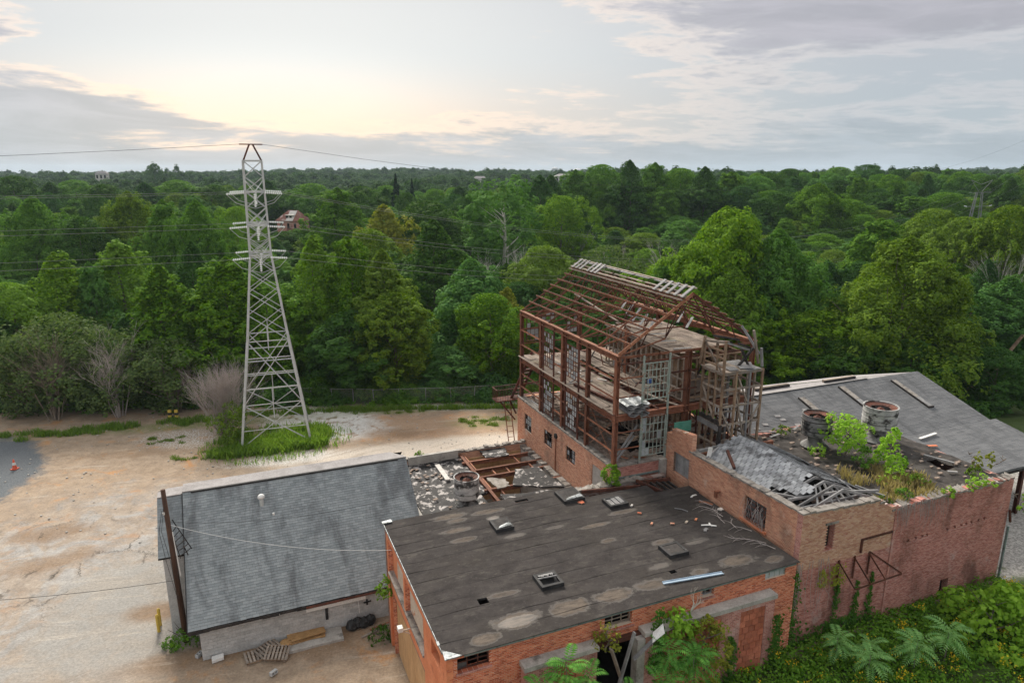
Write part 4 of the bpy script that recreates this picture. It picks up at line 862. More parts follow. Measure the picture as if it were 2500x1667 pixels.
sash(T, 't', TS[-1], 15.0, 16.1, 12.6, 14.6, 3, 4, M['rust_dark'], M['glass_old'], .5)
# upper floor: planks on joists, open in the middle
def deckrun(name, s0, s1, t0, t1, z, m, pw=.42, along='t', gap=.0):
    if along == 't':
        s_ = s0
        while s_ < s1-.05:
            if random.random() >= gap:
                e_ = t1-random.choice((0, 0, 0, .3, .7)); st = t0+random.choice((0, 0, .2)); cut = random.uniform(.35, .65)*(e_-st)+st; w_ = min(pw, s1-s_)
                for (p0, p1) in ((st, cut-.02), (cut, e_)): zz = z+random.uniform(-.015, .02); piece('floor_plank', T, (s_+w_/2,p0,zz), (s_+w_/2,p1,zz+random.uniform(-.02,.02)), w_-.015, .05, m, 'plank')
            s_ += pw
    else:
        t_ = t0
        while t_ < t1-.05:
            if random.random() >= gap: zz = z+random.uniform(-.015, .02); piece('floor_plank', T, (s0+random.choice((0,0,.15)),t_+pw/2,zz), (s1-random.choice((0,0,.3)),t_+pw/2,zz), pw-.015, .05, m, 'plank')
            t_ += pw
deckrun('d', S0-.25, 17.6, TS[0]+1.3, TS[-1]+.2, ZF, M['deck'], .36); deckrun('d', S0-.2, 16.0, TS[0], TS[0]+1.3, ZF, M['deck'], .36)
deckrun('d', 18.6, 19.7, TS[1]-1.0, TS[-1]-.3, ZF+.05, M['deck'], .4, gap=.1); deckrun('d', 17.6, 19.8, 23.6, TS[-1], ZF+.02, M['deck'], .38, 's', .1)
deckrun('d', 20.0, S1, TS[0]+.3, TS[-1], ZF, M['deck'], .45, gap=.12)
for k in range(11): t_ = TS[0]+.7+1.35*k; piece('floor_joist', T, (S0,t_,ZF-.22), (SM,t_,ZF-.22), .1, .34, M['rust_dark'], 'I'); piece('floor_joist', T, (SM,t_,ZF-.22), (S1,t_,ZF-.22), .1, .34, M['rust_dark'], 'I')
piece('floor_beam', T, (17.7,TS[0],ZF-.2), (17.7,TS[-1],ZF-.2), .14, .4, M['rust_dark'], 'I'); piece('floor_beam', T, (SM,TS[0],ZF-.25), (SM,TS[-1],ZF-.25), .2, .42, M['rust'], 'I')
piece('fallen_beam', T, (14.9,18.0,ZF+.12), (15.5,13.6,ZF+.2), .2, .18, M['rust_dark'], 'I'); piece('fallen_beam', T, (17.2,18.5,ZF+.5), (18.6,12.6,ZF+.15), .22, .06, M['wood']); piece('fallen_beam', T, (18.0,14.6,ZF+.2), (19.4,11.9,ZF-.1), .2, .06, M['wood'])
# crumpled roofing sheets hanging over the front edge
for k in range(9):
    b = MB(); n = 10; z0 = ZF+.62-.085*k; sL, sR = 15.2+.03*k, 16.9-.06*(k % 3); pts = []
    for i in range(n+1):
        s_ = sL+(sR-sL)*i/n; pts.append((s_, z0+.06*math.sin(i*1.3+k)-.15*((i/n)-.4)**2*(1+.3*k)))
    for i in range(n): b.slab([(pts[i][0],11.55-.05*(k % 3),pts[i][1]-.06),(pts[i+1][0],11.55-.05*(k % 3),pts[i+1][1]-.06),(pts[i+1][0],13.0,pts[i+1][1]),(pts[i][0],13.0,pts[i][1])], .015)
    obj('crumpled_sheet', b, M['wood_grey'] if k % 3 else M['flashing'], T)
# lower floor: rubble bed, hole, stair, debris
def rough_floor(name, s0, s1, t0, t1, z, m, amp, st, holes=()):
    b = MB(); ns, nt = int((s1-s0)/st), int((t1-t0)/st); rr = rng.uniform(-1, 1, (ns+2, nt+2))*amp
    for i in range(ns):
        for j in range(nt):
            a_, c_ = s0+st*i, t0+st*j
            if any(h[0] < a_+st/2 < h[1] and h[2] < c_+st/2 < h[3] for h in holes): continue
            b.add([(a_,c_,z+rr[i,j]),(a_+st,c_,z+rr[i+1,j]),(a_+st,c_+st,z+rr[i+1,j+1]),(a_,c_+st,z+rr[i,j+1])], [(0,1,2,3)])
    return obj(name, b, m, T)
HO = [(16.8,19.6,13.6,15.0),(17.2,19.4,16.4,18.0),(18.2,19.6,12.2,13.0)]
rough_floor('rubble_floor', 14.8, 24.9, 12.1, 26.6, 7.86, M['rubble'], .07, .3, HO); obj('lower_floor', MB().box(14.8, 24.9, 12.25, 26.6, 4.0, 4.15), M['dark'], T)
for k in range(70):
    s_, t_ = random.uniform(14.9, 19.5), random.uniform(12.2, 26.0)
    if any(h[0]-.2 < s_ < h[1]+.2 and h[2]-.2 < t_ < h[3]+.2 for h in HO): continue
    a_ = random.uniform(0, 6.28); L = random.uniform(.4, 2.2); piece('fallen_plank', T, (s_,t_,7.95+random.uniform(0,.1)), (max(14.9,min(24.5,s_+L*math.cos(a_))),max(12.2,min(26.3,t_+L*math.sin(a_))),7.97+random.uniform(0,.25)), random.uniform(.06,.2), .04, random.choice((M['wood'], M['wood_grey'], M['wood_brown'], M['rust_light'])))
bmr = MB()
for k in range(420):
    s_, t_, q = random.uniform(14.85, 19.6), random.uniform(12.1, 26.4), random.uniform(.04, .14); z_ = 7.93
    if any(h[0] < s_ < h[1] and h[2] < t_ < h[3] for h in HO): continue
    bmr.slab([(s_-q,t_-q*.6,z_+q*.5),(s_+q*.7,t_-q,z_+q*.6),(s_+q,t_+q*.7,z_+q*.5),(s_-q*.8,t_+q,z_+q*.7)], q*.8)
obj('brick_rubble', bmr, M['rubble'], T, 'stuff')
for k in range(9): piece('stair_tread', T, (16.5-.0*k,12.35+.26*k,7.0+.0*k+.17*k*.0+8.0-7.0-.16*k), (18.1,12.35+.26*k,8.0-.16*k), .28, .05, M['wood'])
piece('brace', T, (14.9,12.0,8.6), (16.4,12.1,10.4), .1, .1, M['wood_grey']); piece('brace', T, (14.9,12.05,8.2), (16.3,12.3,9.6), .1, .1, M['wood_grey']); piece('brace', T, (16.5,12.05,9.2), (18.2,12.1,11.0), .1, .1, M['wood'])
for (p, q) in (((14.7,12.0,8.1),(14.65,15.3,11.0)),((14.7,15.3,8.1),(14.65,12.0,11.0)),((15.2,14.2,11.6),(17.2,12.4,14.6)),((15.2,12.4,14.6),(17.2,14.2,11.6))): piece('tie_rod', T, p, q, .025, .025, M['rust_light'])
# timber partitions and loft in the right half
def stud_wall(axis, c, u0, u1, z0, z1, st, rails, m, skip=.05, sl=None):
    u_ = u0
    while u_ <= u1:
        if random.random() > skip:
            p, q = ((u_,c,z0),(u_,c,z1)) if axis == 't' else ((c,u_,z0),(c,u_,z1)); piece('stud', T, p, q, .06, .11, m, up=(1,0,0) if axis == 't' else (0,1,0))
        u_ += st
    for z_ in rails:
        p, q = ((u0,c,z_),(u1,c,z_)) if axis == 't' else ((c,u0,z_),(c,u1,z_)); piece('rail', T, p, q, .08, .1, m)
    if sl:
        z_ = sl[0]
        while z_ < sl[1]:
            if random.random() > sl[2]:
                p, q = ((u0+random.uniform(0,.6),c+.09,z_),(u1-random.uniform(0,.8),c+.09,z_)) if axis == 't' else ((c+.09,u0+random.uniform(0,.6),z_),(c+.09,u1-random.uniform(0,.8),z_)); piece('wall_board', T, p, q, .025, sl[3]-.03, M['wood_brown'])
            z_ += sl[3]
stud_wall('s', 19.75, 12.2, 22.0, ZF+.05, 14.35, .62, (11.55, 12.2, 12.9, 14.3), M['wood'], .04)
stud_wall('s', 20.6, 12.6, 22.0, ZF+.05, 14.3, .62, (11.6, 14.25), M['wood_brown'], .1, (11.7, 14.2, .15, .3))
stud_wall('t', 12.3, 20.2, 24.4, ZF+.05, 14.3, .62, (11.6, 12.8, 14.25), M['wood_brown'], .1)
stud_wall('t', 22.0, 19.8, 24.5, ZF+.05, 14.3, .6, (11.6, 14.25), M['wood_brown'], .05, (11.7, 14.2, .3, .3))
stud_wall('s', 24.5, 12.4, 22.0, ZF+.05, 14.3, .62, (11.6, 12.9, 14.25), M['wood_brown'], .08, (11.7, 14.2, .45, .3))
stud_wall('s', 20.3, 12.4, 22.0, 8.0, 11.0, .62, (8.1, 9.4, 10.9), M['wood_brown'], .05, (8.2, 10.9, .2, .3))
stud_wall('t', 12.7, 20.3, 24.5, 8.0, 11.0, .55, (8.1, 9.4, 10.9), M['rust_dark'], .05, (8.2, 10.9, .55, .3))
stud_wall('t', 14.2, 18.6, 20.2, 8.0, 11.0, .4, (8.1, 10.9), M['wood'], .1)
stud_wall('s', 18.7, 14.2, 19.0, 8.0, 11.0, .5, (8.1, 9.5, 10.9), M['wood'], .1)
for k in range(13):
    s_ = 19.95+.36*k; zz = 14.42+.05*k/12
    piece('loft_plank', T, (s_,13.2+random.uniform(0,.25),zz+.02), (s_,17.0,zz), .35, .04, M['deck'], 'plank'); piece('loft_plank', T, (s_,17.02,zz), (s_,22.4+random.uniform(-.4,.3),zz), .35, .04, M['deck'], 'plank')
for k in range(8): piece('loose_board', T, (20.0+.1*k,13.0+.9*k,14.5+.04*k), (20.8+.35*random.random()+.2*k,12.6+1.0*k,14.55+.05*random.random()), .2, .03, M['wood_grey'] if k % 2 else M['wood'])
for k in range(7): piece('roof_lumber', T, (17.5+.6*k,13.2+1.8*k % 9,15.9+.2*random.random()), (19.0+.6*k,14.6+1.8*k % 9,16.3+.4*random.random()), .16, .05, M['wood_grey'])
piece('roof_lumber', T, (17.2,22.5,17.0), (18.2,15.5,15.4), .14, .08, M['wood']); piece('roof_lumber', T, (19.0,18.0,16.1), (21.0,16.6,15.6), .18, .05, M['wood_grey'])
rd = random.Random(77)
for k in range(70):
    up_ = k % 2; s_, t_ = rd.uniform(17.6, 24.2), rd.uniform(12.3, 22.0); z_ = (ZF if up_ else 8.0)+rd.uniform(.05, .5); L = rd.uniform(.8, 2.6); a_ = rd.uniform(0, 6.28); r_ = rd.choice((.1, .3, .7, .9))
    piece('broken_timber', T, (s_,t_,z_), (min(24.7, max(14.8, s_+L*math.cos(a_)*(1-r_*.5))),min(26, max(12.05, t_+L*math.sin(a_)*(1-r_*.5))),min(z_+L*r_, 14.2 if up_ else 10.9)), rd.uniform(.05, .14), rd.uniform(.04, .08), rd.choice((M['wood_brown'], M['wood'], M['wood_grey'], M['rust_dark'], M['charred'])))
for k in range(26):
    s_, t_ = rd.uniform(14.9, 17.4), rd.uniform(12.4, 26.0); a_ = rd.uniform(0, 6.28); L = rd.uniform(.3, 1.1); piece('broken_timber', T, (s_,t_,ZF+.06), (max(14.7, min(17.5, s_+L*math.cos(a_))),t_+L*math.sin(a_),ZF+.08), rd.uniform(.04, .16), .03, rd.choice((M['wood'], M['wood_grey'], M['white'], M['wood_brown'])))
b = MB().box(18.25, 18.55, 13.9, 14.0, 12.35, 12.62); obj('blue_scrap', b, M['blue_tarp'], T)
obj('green_board', MB().box(18.9, 20.2, 11.66, 11.72, 9.6, 10.3), M['green_board'], T)
b = MB().box(17.9, 18.35, 11.5, 11.75, 5.9, 8.0); obj('corner_box', b, M['concrete'], T)
# fire-escape landing with railing at the far corner
b = MB().box(12.6, 16.8, 27.0, 28.1, 7.55, 7.63); la = obj('landing', b, M['rust_dark'], T)
rl = MB()
for k in range(29): s_ = 12.65+.147*k; rl.box(s_-.012, s_+.012, 28.05, 28.075, 7.63, 8.55); rl.box(s_-.012, s_+.012, 27.0, 27.025, 7.63, 8.55) if s_ < 14.1 else None
for k in range(8): t_ = 27.0+.147*k; rl.box(12.62, 12.645, t_-.012, t_+.012, 7.63, 8.55)
rl.box(12.6, 16.8, 28.03, 28.09, 8.55, 8.6); rl.box(12.6, 14.1, 26.99, 27.04, 8.55, 8.6); rl.box(12.6, 12.66, 27.04, 28.03, 8.55, 8.6); obj('railing', rl, M['rust_dark'], la)
for (p, q) in (((14.2,26.95,5.9),(13.0,27.5,7.55)),((14.3,26.95,6.4),(14.0,27.9,7.55))): piece('landing_bracket', T, p, q, .1, .1, M['rust_dark'])
for s_ in (14.95, 15.65): piece('stair_stringer', T, (s_-.9,27.4,7.6), (s_+1.0,27.5,ZF), .06, .22, M['rust_dark'])
for k in range(12): f = (k+.5)/12; piece('stair_tread', T, (14.05+1.9*f,27.42,7.6+3.8*f), (14.75+1.9*f,27.46,7.6+3.8*f), .22, .03, M['rust_dark'])
for (p, q) in (((14.25,27.0,3.4),(14.0,27.6,7.5)),((13.75,27.1,3.4),(13.5,27.7,7.5))): piece('ladder_rail', T, p, q, .06, .06, M['rust'])
for k in range(10): f = k/9; piece('ladder_rung', T, (14.25-.25*f,27.0+.6*f,3.4+4.1*f), (13.75-.25*f,27.1+.6*f,3.4+4.1*f), .035, .035, M['rust'])

# ------------------------------------------------------------------ timber hoist tower before the mill's front
T = thing('timber_hoist_tower', 'spindly brown timber framework tower leaning against the steel mill front', 'tower', (20.75, 9.6, 8))
a0, a1, c0, c1 = 20.75, 23.8, 9.6, 11.55; nm = [a0, a0+1.0, a0+2.05, a1]
for i, s_ in enumerate(nm):
    for t_ in (c0, c1):
        top = 16.0 if (i < 1 and t_ == c0) else (15.6 if i == 0 else (15.8 if i == 1 and t_ == c1 else 13.95)); lo_ = 7.9 if (i == 0 and t_ == c0) else 8.6
        piece('post', T, (s_+random.uniform(-.04,.04),t_,10.6 if i == 0 and t_ == c0 else lo_), (s_,t_,top), .13, .13, M['wood_brown'] if i < 2 else (M['wood_grey'] if i == 2 else M['wood_brown']))
piece('post', T, (a0,c0,7.9), (a0,c0,10.6), .2, .2, M['charred'])
for t_ in (10.25, 10.9): piece('post', T, (a0,t_,8.6), (a0,t_,13.95 if t_ > 10.5 else 15.3), .1, .1, M['wood_brown']); piece('post', T, (a1,t_,9.0), (a1,t_,13.9), .1, .1, M['wood'])
for z_ in (9.2, 10.55, 11.75, 12.85, 13.85):
    for t_ in (c0, c1): piece('ledger', T, (a0,t_,z_), (a1,t_,z_), .09, .13, M['wood'] if z_ > 9.5 else M['charred'])
    for s_ in (a0, a1): piece('ledger', T, (s_,c0,z_), (s_,c1,z_), .09, .13, M['wood'])
piece('ledger', T, (a0,c0,8.75), (a1,c0,8.75), .2, .2, M['charred']); piece('ledger', T, (a0,c0,10.7), (a0,c1,10.75), .2, .24, M['charred']); piece('ledger', T, (a0-.1,c0,10.35), (a0-.1,c1+.1,10.4), .08, .3, M['wood_grey'])
for (p, q) in (((a0,c1,12.8),(a0,c0,9.9)),((a0+1.0,c0,12.8),(a0+2.0,c0,9.2)),((a0,c0,11.6),(a0+1.3,c0,9.1)),((a1,c0,11.7),(a0+1.5,c0,9.0)),((a0+2.0,c0,11.9),(a0+1.2,c0,13.5)),((a0,c0,13.8),(a0,c1,15.6)),((a1,c0,10.8),(a1,c1,9.2))): piece('brace', T, p, q, .09, .09, M['wood'])
for k in range(9): piece('ladder_rung', T, (a0+.25,c0+.3,9.4+.48*k), (a0+.85,c0+.35,9.4+.48*k), .05, .06, M['wood'])
for k in range(8): piece('platform_plank', T, (a0+.02+.38*k,c0-.05,13.96+random.uniform(-.02,.02)), (a0+.05+.38*k,c1+.15,13.97), .36, .05, M['wood'] if k < 5 else M['wood_grey'])
obj('loose_sheet', MB().slab([(22.1,9.75,14.1),(23.1,9.6,14.05),(23.5,10.4,14.2),(22.4,10.5,14.15)], .03), M['wood_grey'], T); obj('loose_sheet', MB().slab([(21.3,9.7,14.05),(21.95,9.65,14.05),(22.05,10.2,14.1),(21.35,10.3,14.12)], .03), M['wood_grey'], T)
for (p, q, m_) in (((a0,c0,15.9),(a0,c1,15.6),'wood'),((a0,c0,15.9),(a0+2.0,c0+.2,15.2),'wood_grey'),((a0,c1,15.6),(a0+1.9,c1,15.3),'wood'),((a0+2.6,c0+.6,16.3),(a0+3.2,c0+.6,14.1),'wood'),((a0+2.8,c1,16.3),(a0+3.5,c0+.9,14.6),'wood_grey'),((a0+1.4,c0+.5,15.6),(a0+2.9,c0+.9,15.0),'charred'),((a0+1.6,c0+.6,14.1),(a0+2.6,c0+.5,15.2),'charred'),((a0+2.3,c0+.5,14.1),(a0+2.0,c0+.9,15.1),'charred'),((a0+.5,c1-.2,15.9),(a0+2.6,c1-.1,15.4),'charred'),((a0-.3,c1,14.1),(a0,c1,15.9),'wood_brown'),((a1,c0+.3,15.2),(a1+.1,c0+.2,14.0),'wood_grey')): piece('broken_rafter', T, p, q, .13, .13, M[m_])
for z_ in (14.3, 14.85, 15.3): piece('ledger', T, (a0,c0,z_), (a0+.02,c1,z_), .08, .11, M['wood_brown'])

# ------------------------------------------------------------------ tall brick warehouse at the right
T = thing('brick_warehouse', 'long high brick warehouse with an overgrown collapsing roof', 'building', (18.4, .25, 0))
FH = [(20.08,20.66,7.25,8.68),(29.5,30.2,1.5,3.2)]+[(s_-.1,s_+.1,6.38,6.56) for s_ in (26.24,26.83,27.35,27.7,29.36,29.94,30.5,30.91,31.34,31.92,32.43)]
def ftop(u_): return (9.62-.05*(u_-18.4)+.03*math.sin(u_*7)) if u_ < 23.8 else ((9.2-.5*(u_-23.8)) if u_ < 24.7 else 8.72+.05*math.sin(u_*3.1)+.03*math.sin(u_*11))
b = MB().wall('t', .27, .62, 18.4, 24.3, 0, 9.0, FH); b.wall('t', .27, .62, 24.3, 34.5, 0, 8.5, FH)
u_ = 18.4
while u_ < 34.5:
    e_ = min(u_+.225, 34.5); lo_ = 9.0 if (u_+e_)/2 < 24.3 else 8.5
    if e_ > 24.3 > u_: e_ = 24.3
    b.box(u_, e_, .27, .62, lo_, max(lo_+.05, ftop((u_+e_)/2)-.02)); u_ = e_
obj('front_wall', b, M['brick_old'], T)
brickwork(T, 't', .27, -1, 18.4, 24.9, 6.4, 9.7, FH, M['brick_upper'], 0, ftop)
brickwork(T, 't', .27, -1, 18.4, 34.5, 1.6, 6.4, FH, M['brick_old'], 0, ftop); brickwork(T, 't', .27, -1, 24.9, 34.5, 6.4, 8.9, FH, M['brick_old'], 0, ftop)
obj('painted_dark_backing', MB().box(19.8, 34.0, .63, .7, 1.5, 8.4), M['dark'], T)  # near-black sheet behind the openings, interior shade put into its colour
SH = [(2.75,4.35,6.75,8.35)] ; SH = [(2.7,4.35,7.42,8.78),(9.3,10.9,7.4,8.75)]
def stop(u_): return 9.62-.035*u_+.02*math.sin(u_*9) if u_ < 9.25 else (10.45-.05*(u_-9.25)*3 if u_ < 11.2 else 9.75)
b = MB().wall('s', 18.42, 18.75, .62, 11.75, 0, 9.1, SH); u_ = .62
while u_ < 11.75: e_ = min(u_+.225, 11.75); b.box(18.42, 18.75, u_, e_, 9.1, stop((u_+e_)/2)-.02); u_ = e_
obj('side_wall', b, M['brick_salmon'], T); brickwork(T, 's', 18.42, -1, .3, 11.75, 6.9, 10.5, SH, M['brick_salmon'], 0, stop)
b = MB()
for k in range(24): t_ = .25+.38*k; b.box(18.36, 18.8, t_, t_+.375, stop(t_+.2)-.02, stop(t_+.2)+.06+random.uniform(0,.06))
for k in range(14): s_ = 18.8+.37*k; b.box(s_, s_+.365, .2, .66, ftop(s_+.2)-.02, ftop(s_+.2)+.05+random.uniform(0,.06))
obj('wall_coping', b, M['coping'], T)
b = MB()
for k in range(27): s_ = 24.6+.37*k; q = random.uniform(-.06,.10); L_ = random.uniform(.2,.42); b.slab([(s_,.16+random.uniform(0,.14),8.66+q),(s_+L_,.14+random.uniform(0,.14),8.68+q),(s_+L_,.72+random.uniform(0,.2),8.76+q),(s_,.7,8.74+q)], .09)
obj('broken_coping', b, M['coping'], T)
sash(T, 's', 18.6, 2.7, 4.35, 7.42, 8.78, 5, 5, M['rust_dark'], M['glass_dark'], .2, .045); obj('window_sill', MB().box(18.3, 18.5, 2.55, 4.5, 7.3, 7.42), M['painted'], T)
for k in range(6): cell('door_board', T, 18.55, 18.6, 9.32+.262*k, 9.32+.262*k+.25, 7.4, 8.74, M['wood_grey'])
piece('door_post', T, (18.5,10.95,7.3), (18.5,10.95,8.9), .1, .1, M['green_frame'])
obj('drain_spout', MB().box(18.1, 18.4, 6.3, 6.5, 8.0, 8.1).box(18.1, 18.2, 6.3, 6.5, 7.7, 8.0), M['rust'], T)
obj('window_lintel', MB().box(19.95, 20.8, .2, .268, 8.7, 8.82), M['coping'], T); obj('wall_ledge', MB().box(22.6, 24.85, .17, .252, 7.3, 7.38).box(22.6, 22.7, .17, .252, 6.6, 7.3), M['rust_dark'], T)
obj('pilaster', MB().box(24.88, 25.0, .19, .252, 2.0, 8.85), M['brick_old'], T)
for k, s_ in enumerate((21.15, 22.25, 23.3)):
    f_ = [s_+.0, s_+1.15]; piece('wall_bracket', T, (s_,.22,6.45), (s_+.05,-.9,5.5), .09, .09, M['rust_dark'], 'L'); piece('wall_bracket', T, (s_,.2,6.5), (s_,.2,4.7 if k == 0 else 5.2), .09, .09, M['rust_dark'], 'L')
piece('wall_bracket', T, (21.2,-.9,5.5), (24.5,-.85,5.55), .1, .1, M['rust_dark'], 'L'); piece('wall_bracket', T, (24.5,-.85,5.55), (23.3,.2,6.5), .08, .08, M['rust_dark'], 'L')
obj('end_wall', MB().box(34.15, 34.5, .62, 11.8, 0, 8.5), M['brick_old'], T); obj('rear_wall', MB().box(25.3, 34.15, 11.45, 11.8, 0, 8.5), M['brick_old'], T)
piece('down_pipe', T, (34.6,.15,2.0), (34.6,.15,5.6), .1, .1, M['patina']); piece('down_pipe', T, (34.62,.1,5.9), (34.4,.12,6.7), .1, .1, M['rust_dark'])
# overgrown flat roof
HR = [(32.1,33.0,2.9,4.1),(25.9,26.6,10.5,11.4)]
b = MB(); st = .42
zr = lambda a_, c_: 8.56+.05*math.sin(a_*1.9)*math.cos(c_*2.1)+.04*math.sin(a_*5.1+c_*3.7)-.10*max(0., 1-abs(a_-27)/2.5)
s_ = 23.7
while s_ < 34.35:
    t_ = .62
    while t_ < 11.6:
        if not any(h[0] < s_+st/2 < h[1] and h[2] < t_+st/2 < h[3] for h in HR):
            e_, f_ = min(s_+st, 34.4), min(t_+st, 11.7); b.add([(s_,t_,zr(s_,t_)),(e_,t_,zr(e_,t_)),(e_,f_,zr(e_,f_)),(s_,f_,zr(s_,f_))], [(0,1,2,3)])
        t_ += st
    s_ += st
obj('flat_roof', b, M['tar_roof'], T, smooth=True); obj('ceiling', cells2(MB(), 18.8, 34.1, .72, 11.4, 7.1, 7.2, HR), M['dark'], T)
b = MB()
for k in range(130):
    s_, t_, q = random.uniform(24.5, 34.2), random.uniform(.8, 11.4), random.uniform(.05, .2)
    b.slab([(s_-q,t_-q*.5,8.62+q*.3),(s_+q*.8,t_-q*.6,8.62+q*.4),(s_+q,t_+q*.4,8.63+q*.3),(s_-q*.6,t_+q*.6,8.62+q*.4)], q*.4)
obj('roof_debris', b, M['rubble'], T, 'stuff')
for (p, q) in (((25.7,10.4,8.75),(26.7,10.6,8.75)),((25.6,11.5,8.75),(26.6,10.9,8.8)),((32.4,4.4,8.8),(33.1,2.9,8.75)),((28.2,10.9,8.7),(28.9,11.2,8.75)),((31.7,2.3,8.7),(32.1,2.0,8.72)),((29.2,8.6,8.7),(30.1,8.4,8.72))): piece('roof_plank', T, p, q, .16, .05, M['wood_grey'])
# sagging slate roof over the corner: ridge along t at s = 21.6
RS = 21.75
def zs(a_, c_):
    f = (a_-18.8)/(RS-18.8) if a_ < RS else (24.3-a_)/(24.3-RS)
    top = 10.15-.30*math.exp(-((c_-4.2)/1.8)**2)-.12*math.sin(c_*.9); return 9.05+(top-9.05)*max(f, 0)**.9
def inroof(a_, c_):
    if c_ > 9.0-.25*abs(a_-21)+.15*math.sin(a_*5): return False
    lo_ = 2.2+.9*max(0, 1-abs(a_-21.9)/1.2)+.45*math.sin(a_*3.3)+.25*math.sin(a_*8.1)
    if a_ < 20.3: lo_ += 1.1*(20.3-a_)
    if a_ > 22.6: lo_ -= .9*(a_-22.6)
    return c_ > lo_ and not (abs(a_-23.2) < .35 and abs(c_-5.0) < .35)
tiles = []; ew, eh = .37, .26
for side in (0, 1):
    n = int((RS-18.85)/eh) if side == 0 else int((24.3-RS)/eh)
    for i in range(n):
        for j in range(30):
            c_ = .9+ew*(j+(.5 if i % 2 else 0)); a_ = 18.85+eh*(i+.5) if side == 0 else RS+eh*(i+.5)
            if inroof(a_, c_): tiles.append((side, a_, c_))
ub_ = MB()
for i in range(22):
    for j in range(34):
        a_, c_ = 18.8+.25*i, .9+.25*j
        if all(inroof(x_, y_) for x_ in (a_, a_+.25) for y_ in (c_, c_+.25)): ub_.add([(a_,c_,zs(a_,c_)),(a_+.25,c_,zs(a_+.25,c_)),(a_+.25,c_+.25,zs(a_+.25,c_+.25)),(a_,c_+.25,zs(a_,c_+.25))], [(0,1,2,3)])
obj('roof_underlay', ub_, M['tar_plain'], T)
tiles.sort(key=lambda q: (W(q[1], q[2], 9.6)-Vector((0, 0, CAMZ))).length)
um = MB().box(-.5, .5, -.5, .5, -.5, .5).mesh('slate_tile'); um.materials.append(M['slate']); bs = MB()
for k, (side, a_, c_) in enumerate(tiles):
    e_ = .12; sl = (zs(a_+e_, c_)-zs(a_-e_, c_))/(2*e_); tl = (zs(a_, c_+e_)-zs(a_, c_-e_))/(2*e_); z_ = zs(a_, c_)+.05
    ex = Vector((1, 0, sl)).normalized(); ey = Vector((0, 1, tl)); ey = (ey-ex*ey.dot(ex)).normalized(); ez = ex.cross(ey)
    ex2 = (ex+ez*((.16 if side == 0 else -.16)+random.uniform(-.04, .04))).normalized(); ez2 = ex2.cross(ey); L_, w_ = eh*1.12, ew-.04
    if k < 300:
        o = bpy.data.objects.new('slate', um); COL.objects.link(o); o.parent = T; off = ORG[T]
        o.matrix_local = Matrix(((ex2.x*L_, ey.x*w_, ez2.x*.018, a_-off[0]), (ex2.y*L_, ey.y*w_, ez2.y*.018, c_-off[1]), (ex2.z*L_, ey.z*w_, ez2.z*.018, z_-off[2]), (0,0,0,1)))
    else: bs.bar(Vector((a_,c_,z_))-ex2*L_/2, Vector((a_,c_,z_))+ex2*L_/2, w_, .018, ez2)
obj('slate_courses', bs, M['slate_stuff'], T, 'stuff')
for k in range(14):
    c_ = 1.0+.62*k
    if c_ > 9: break
    piece('rafter', T, (18.8,c_,zs(18.8,c_)-.08), (RS,c_,zs(RS,c_)-.06), .08, .14, M['wood_grey']); piece('rafter', T, (24.3,c_,zs(24.3,c_)-.08), (RS,c_,zs(RS,c_)-.06), .08, .14, M['wood_grey'])
for k in range(7): piece('broken_rafter', T, (20.0+.52*k,.8+.1*random.random(),9.15+.1*random.random()), (21.2+.38*k,2.3+.15*k*random.random(),9.75-.05*k), .09, .12, M['wood_grey'])
for (p, q) in (((18.9,1.4,9.2),(23.3,1.2,9.3)),((19.4,2.3,9.25),(21.9,1.5,9.6)),((21.9,1.3,9.7),(24.6,1.2,9.3)),((18.75,8.9,9.5),(21.2,9.3,9.4)),((18.6,8.0,9.4),(20.4,8.9,9.6)),((24.3,2.4,9.1),(24.9,1.0,9.0)),((18.85,3.6,9.25),(20.1,2.1,9.3))): piece('fallen_rafter', T, p, q, .1, .12, M['wood_grey'])
piece('fallen_beam', T, (18.9,5.9,9.6), (19.6,7.4,9.95), .14, .16, M['rust_dark']); obj('loose_board', MB().bar((18.85,8.1,9.4), (18.95,8.1,10.0), .3, .04, (0,1,0)), M['white'], T)
obj('steel_lintel', MB().box(18.8, 25.2, 9.55, 9.75, 8.2, 8.9), M['rust'], T); obj('slab_edge', MB().box(18.8, 25.2, 9.5, 11.7, 8.05, 8.2), M['concrete'], T)
b = MB()
for k in range(60): s_, t_, q = random.uniform(18.8, 24.0), random.uniform(.7, 3.2), random.uniform(.05, .22); b.slab([(s_-q,t_-q*.5,8.5+q),(s_+q,t_-q*.6,8.5+q*.8),(s_+q,t_+q*.4,8.52+q),(s_-q*.6,t_+q*.6,8.5+q*.7)], q*.5)
obj('attic_debris', b, M['rubble'], T, 'stuff'); obj('attic_floor', MB().box(18.76, 24.3, .63, 9.5, 8.3, 8.42), M['dark'], T)
piece('attic_kerb', T, (24.35,1.5,8.72), (24.35,9.4,8.75), .2, .3, M['coping'])

